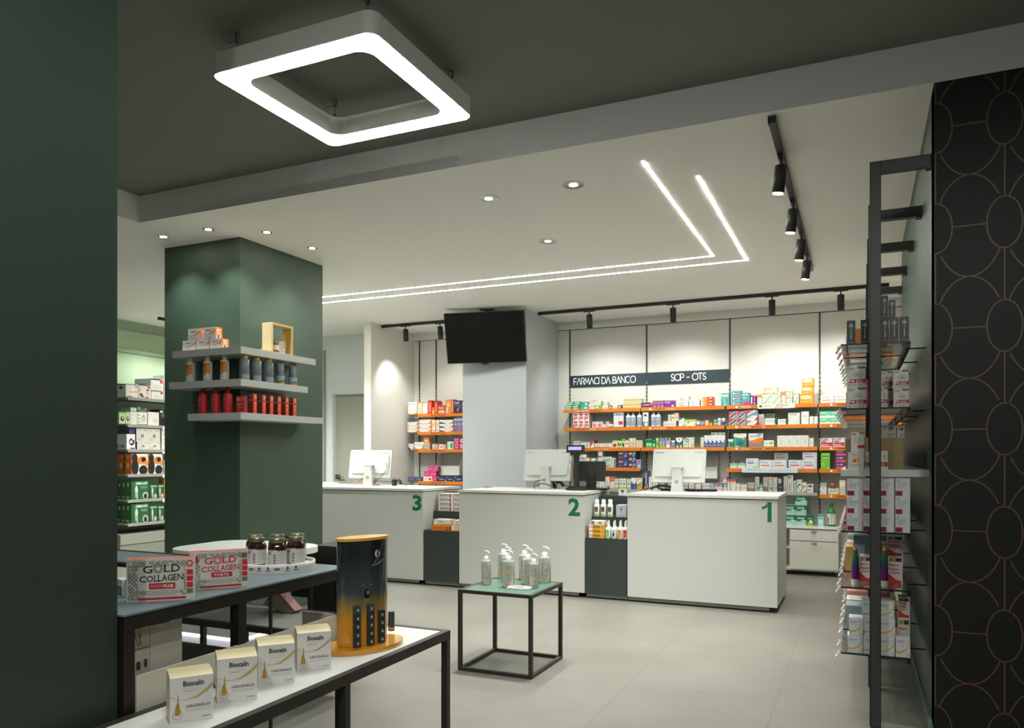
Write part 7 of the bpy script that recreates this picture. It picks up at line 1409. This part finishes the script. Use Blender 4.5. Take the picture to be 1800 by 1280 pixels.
for an, kind in ((-1.95, 't'), (-1.72, 'd'), (-1.5, 'b'), (-1.28, 't'), (-1.02, 'd'), (-.8, 'b')):
    M = Matrix.Translation((A_ * 1.004 * math.cos(an), B_ * 1.004 * math.sin(an), 0)) @ Matrix.Rotation(math.atan2(B_ * math.sin(an) / (B_ * B_) , A_ * math.cos(an) / (A_ * A_)) + PI / 2, 4, 'Z')
    if kind == 't': g.box(-.013, -.0006, .02, .013, 0, .023, dk, M=M).box(-.01, -.0006, .015, .01, 0, .018, dk, M=M)
    elif kind == 'd': g.poly([(-.005, -.0008, .018), (.005, -.0008, .018), (.004, -.0008, .025), (0, -.0008, .031), (-.004, -.0008, .025)], dk, M=M).box(-.01, -.0006, .011, .01, 0, .013, dk, M=M)
    else: g.box(-.004, -.0006, .018, .004, 0, .029, dk, M=M).box(-.011, -.0006, .011, .011, 0, .014, dk, M=M)
obj('rim_print', g, t)
amber = mat('#3a2114', .08, trans=.35, spec=.6); gold_cap = mat('#a29a7c', .3, metal=.8)
def jar(u, vb, label, sc=1.0):
    zz = gz + .0063 + th - .013; p = onZ(u, vb, zz)
    t = thing('supplement_jar', label, 'jar', (p.x, p.y, zz), 0.5, 'amber supplement jars on the oval tray'); r = .0385 * sc; h = .118 * sc
    obj('jar_body', G().lathe([(r * .9, 0), (r, .004), (r, h * .66), (r * .93, h * .76), (r * .72, h * .83), (r * .7, h * .84)], amber, 26), t)
    obj('lid', G().lathe([(r * .78, h * .8405), (r * .8, h * .85), (r * .8, h * .97), (r * .75, h)], gold_cap, 26), t)
    g = G(); n = 16
    def band(z0, z1, a0, a1, m, k=1.01):
        v2 = []
        for z in (z0, z1):
            for i in range(n + 1):
                a = math.radians(a0 + (a1 - a0) * i / n); v2.append((r * k * math.cos(a), r * k * math.sin(a), z * h))
        g.add(v2, [(i, i + 1, n + 2 + i, n + 1 + i) for i in range(n)], m, True)
    band(.06, .6, -175, 20, pm('#c9c9c4')); band(.44, .52, -165, -118, pm('#8a6aa0'), 1.02); band(.555, .585, -160, -105, pm('#8d9090'), 1.02); band(.57, .6, -80, -10, pm('#6a3a4c'), 1.02)
    for k in range(4): band(.12 + .085 * k, .175 + .085 * k, -102, -86, pm('#a2567c'), 1.02); band(.14 + .1 * k, .15 + .1 * k, -75, -15, pm('#9a9c98'), 1.02)
    for k in range(5): band(.1 + .06 * k, .11 + .06 * k, -165 + 5 * k, -115 - 4 * k, pm('#a9acb0'), 1.02)
    obj('label', g, t)
for u, vb, lb in ((448.5, 987, 'amber jar at the back left of the oval tray'), (487.5, 986.5, 'amber jar at the back middle of the oval tray'), (522.5, 984, 'amber jar at the back right of the oval tray'), (452, 993, 'amber jar at the front left of the oval tray'), (487.5, 995, 'amber jar at the front middle of the oval tray'), (520, 991, 'amber jar at the front right of the oval tray')): jar(u, vb, lb)
# lipstick dispenser stand
a_, b_ = onZ(581, 1118, wz), onZ(709, 1112, wz)
disp_rz = 1.22; KD = 1.33; p_d = Vector((-1.888, 2.66, wz))
t = thing('cosmetic_dispenser', 'dark lacquered oval cosmetic dispenser on an amber base', 'dispenser', (p_d.x, p_d.y, wz - .0015), disp_rz)
amb = mat('#cf922e', .2, coat=.6); n = 40
def ell(A, B, off=(0, 0)): return [(off[0] + A * math.cos(2 * PI * k / n), off[1] + B * math.sin(2 * PI * k / n)) for k in range(n)]
obj('base', G().prism(ell(.185, .118), 0, .018, amb, smooth=True), t)
def grad_mat():
    m = bpy.data.materials.new('lacquer_print'); m.use_nodes = True; nt = m.node_tree; b = nt.nodes['Principled BSDF']; N = nt.nodes.new; L = nt.links.new
    tc = N('ShaderNodeTexCoord'); sp = N('ShaderNodeSeparateXYZ'); L(tc.outputs['Object'], sp.inputs[0])
    nz = N('ShaderNodeTexNoise'); nz.inputs['Scale'].default_value = 9; nz.inputs['Detail'].default_value = 6
    mp = N('ShaderNodeMapping'); mp.inputs['Scale'].default_value = (3.5, 3.5, .5); L(tc.outputs['Object'], mp.inputs[0]); L(mp.outputs[0], nz.inputs['Vector'])
    ad = N('ShaderNodeMath'); ad.operation = 'MULTIPLY_ADD'; ad.inputs[1].default_value = .07; L(nz.outputs['Fac'], ad.inputs[0]); L(sp.outputs[2], ad.inputs[2])
    rp = N('ShaderNodeValToRGB'); e = rp.color_ramp.elements; e[0].position = .16; e[0].color = lin('#c98a24'); e[1].position = .27; e[1].color = lin('#3f4a4e')
    q = e.new(.22); q.color = lin('#8a7440'); q = e.new(.42); q.color = lin('#1e2626')
    L(ad.outputs[0], rp.inputs[0]); L(rp.outputs[0], b.inputs['Base Color']); b.inputs['Roughness'].default_value = .12; b.inputs['Coat Weight'].default_value = .5; return m
hb = .448
sheath = G().prism(ell(.12, .056, (0, .008)), .019, hb, grad_mat(), smooth=True); obj('sheath', sheath, t)
obj('top_cap', G().prism(ell(.124, .06, (0, .008)), hb + .0005, hb + .012, mat('#d9a548', .35), smooth=True), t)
sm_ = pm('#27353a'); pl = pm('#c9b9a0')
for k, xx in enumerate((-.066, -.006, .052)):
    yy = .008 - .056 * math.sqrt(max(0, 1 - (xx / .12) ** 2)); nb = 5 - k // 2
    for q in range(nb):
        z0 = .0195 + .034 * q; g = G().box(-.014, -.016, 0, .014, .0, .0325, sm_ if q < 4 else pm('#3c464a')); g.poly([(-.004, -.0165, .009), (.004, -.0165, .009), (.004, -.0165, .02), (-.004, -.0165, .02)], pl)
        tag(obj('cosmetic_sample_box', g, loc=tuple(t.matrix_basis @ Vector((xx, yy - .0055, z0))) if False else tuple(Matrix.Translation(t.location) @ Matrix.Rotation(disp_rz, 4, 'Z') @ Vector((xx, yy - .002, z0))), rz=disp_rz), 'tiny slate sample box, %s up in the %s column of the amber dispenser' % (['lowest', 'second', 'third', 'fourth', 'fifth', 'sixth'][q], ['left', 'middle', 'right'][k]), 'sample box', 'slate sample boxes in the amber dispenser')
g = G()
cv = lambda xx, z, k=1.0: (xx * 1.22, .008 - (.056 + .0008 * k) * math.sqrt(max(0, 1 - (xx * 1.22 / .12) ** 2)), z * 1.36)
def pr_(pts, m, k=1.0): g.poly([cv(x_, z_, k) for x_, z_ in pts], m)
pr_([(.03 + .012 * math.cos(a), .288 + .012 * math.sin(a)) for a in [2 * PI * i / 14 for i in range(14)]][::1], pm('#c9c6b8'), 1.5)
pr_([(.026, .28), (.034, .28), (.036, .298), (.03, .302)], pm('#1e2626'), 3)
for x0, z0, x1, z1 in ((.012, .255, .03, .275), (.02, .258, .024, .27), (.03, .258, .05, .262), (.03, .262, .036, .272), (.05, .262, .06, .268), (.005, .252, .04, .256)): pr_([(x0, z0), (x1, z1), (x1, z1 + .0015), (x0, z0 + .0015)], pm('#c9c6b8'), 1.5)
pr_([(-.012 + .013 * math.cos(a), .17 + .014 * math.sin(a)) for a in [2 * PI * i / 18 for i in range(18)]], pm('#140d08'), 1.5); pr_([(-.01 + .007 * math.cos(a), .173 + .007 * math.sin(a)) for a in [2 * PI * i / 12 for i in range(12)]], pm('#a85a20'), 3)
pr_([(-.035, .195), (.01, .195), (.01, .1965), (-.035, .1965)], pm('#7f8684'), 1.5); pr_([(-.02, .15), (-.004, .15), (-.004, .1515), (-.02, .1515)], pm('#9a9d98'), 1.5)
obj('front_print', g, t)
p = onZ(688, 1108, wz + .018)
tag(obj('cosmetic_stick', G().lathe([(.0145, 0), (.0145, .002), (.0145, .082), (.013, .085)], mat('#34434a', .35), 18).lathe([(.0149, .006), (.0149, .016)], pm('#c98a2a'), 18, capb=False, capt=False), loc=(p.x, p.y, wz + .017)), 'slate grey stick standing on the right of the amber base', 'cosmetic stick')
p = onZ(604, 1137, wz + .018)
g = G().box(-.014, 0, 0, .014, .02, .084, pm('#3f5358'), M=Matrix.Rotation(-.1, 4, 'Y')); g.box(-.011, -.0006, .04, .011, 0, .06, pm('#8d7a3a'), M=Matrix.Rotation(-.1, 4, 'Y')); g.box(-.002, -.0006, .006, .011, 0, .024, pm('#c9c6b8'), M=Matrix.Rotation(-.1, 4, 'Y'))
tag(obj('cosmetic_box', g, loc=(p.x, p.y, wz + .0185), rz=.45), 'slate box leaning at the left front of the amber base', 'box')
# wooden frame display on the column shelf
fy0, fy1 = onX(474, 625, fxc - .04).y, onX(512, 625, fxc - .04).y
t = thing('wooden_frame_display', 'light wooden box frame standing on the right end of the top column shelf', 'display frame', (fxc - .02, (fy0 + fy1) / 2, KZ1 + .001), PI / 2); fw = (fy1 - fy0) / 2 * 1.0; fh = onX(490, 569, fxc - .02).z - KZ1; tk = .02; wd_ = mat('#c9a75c', .5); wl = mat('#dcc79a', .5)
g = G(); g.box(-fw, 0, 0, -fw + tk, .1, fh, wl).box(fw - tk, 0, 0, fw, .1, fh, wd_).box(-fw + tk, 0, fh - tk, fw - tk, .1, fh, wd_).box(-fw + tk, 0, 0, fw - tk, .1, .006, wl); obj('frame', g, t)
obj('base_board', G().box(-fw - .1, -.0, 0, -fw - .001, .13, .012, wl), t)
s = Shelf('X', fxc - .05, KZ1 + .0072, 'inside the wooden frame', GC, .05)
o_ = obj('carton', carton_geo(.075, .045, .105, ST['biobx'][1], ST['biobx'][2], ST['biobx'][3]), loc=(fxc - .055, (fy0 + fy1) / 2 + .035, KZ1 + .0075), rz=PI / 2); tag(o_, 'small white box with gold curve inside the wooden frame', 'carton')
t = thing('amber_bottle', 'small amber bottle with gold cap and white label inside the wooden frame', 'bottle', (fxc - .06, (fy0 + fy1) / 2 - .04, KZ1 + .0075), PI / 2)
obj('body', G().lathe([(.026, 0), (.028, .004), (.028, .068), (.015, .08)], mat('#8a5a1c', .2), 20), t); obj('cap', G().lathe([(.02, .0805), (.02, .1), (.018, .102)], mat('#c9a23c', .3), 18), t); obj('label', G().lathe([(.0284, .02), (.0284, .062)], pm('#d5d3cc'), 20, capb=False, capt=False), t)
# ================================================================ LABEL EVERY PRODUCT
from collections import defaultdict
grp = defaultdict(list)
for it in ITEMS: grp[it[1].strip()].append(it)
ORD = ['first', 'second', 'third', 'fourth', 'fifth', 'sixth', 'seventh', 'eighth', 'ninth', 'tenth']
def clus(vals, tol):
    vals = sorted(vals); out = []
    for v in vals:
        if not out or v - out[-1][-1] > tol: out.append([v])
        else: out[-1].append(v)
    return [sum(c) / len(c) for c in out]
for lb, its in grp.items():
    if len(its) == 1: its[0][0]['label'] = lb; continue
    cx_ = clus([i[2] for i in its], .03); cz_ = clus([i[3] for i in its], .02)
    for o, _, x, z, c in its:
        k = min(range(len(cx_)), key=lambda q: abs(cx_[q] - x)); r = min(range(len(cz_)), key=lambda q: abs(cz_[q] - z)); sfx = []
        if len(cz_) > 1: sfx.append({2: ['bottom', 'upper'], 3: ['bottom', 'middle', 'top']}.get(len(cz_), ['bottom', 'second', 'third', 'top', 'fifth'])[r] + ' tier')
        if len(cx_) > 1: sfx.append({2: ['left', 'right'], 3: ['left', 'middle', 'right']}.get(len(cx_), ORD)[k] + ('' if len(cx_) < 4 else ' from left'))
        o['label'] = lb + ', ' + ', '.join(sfx)
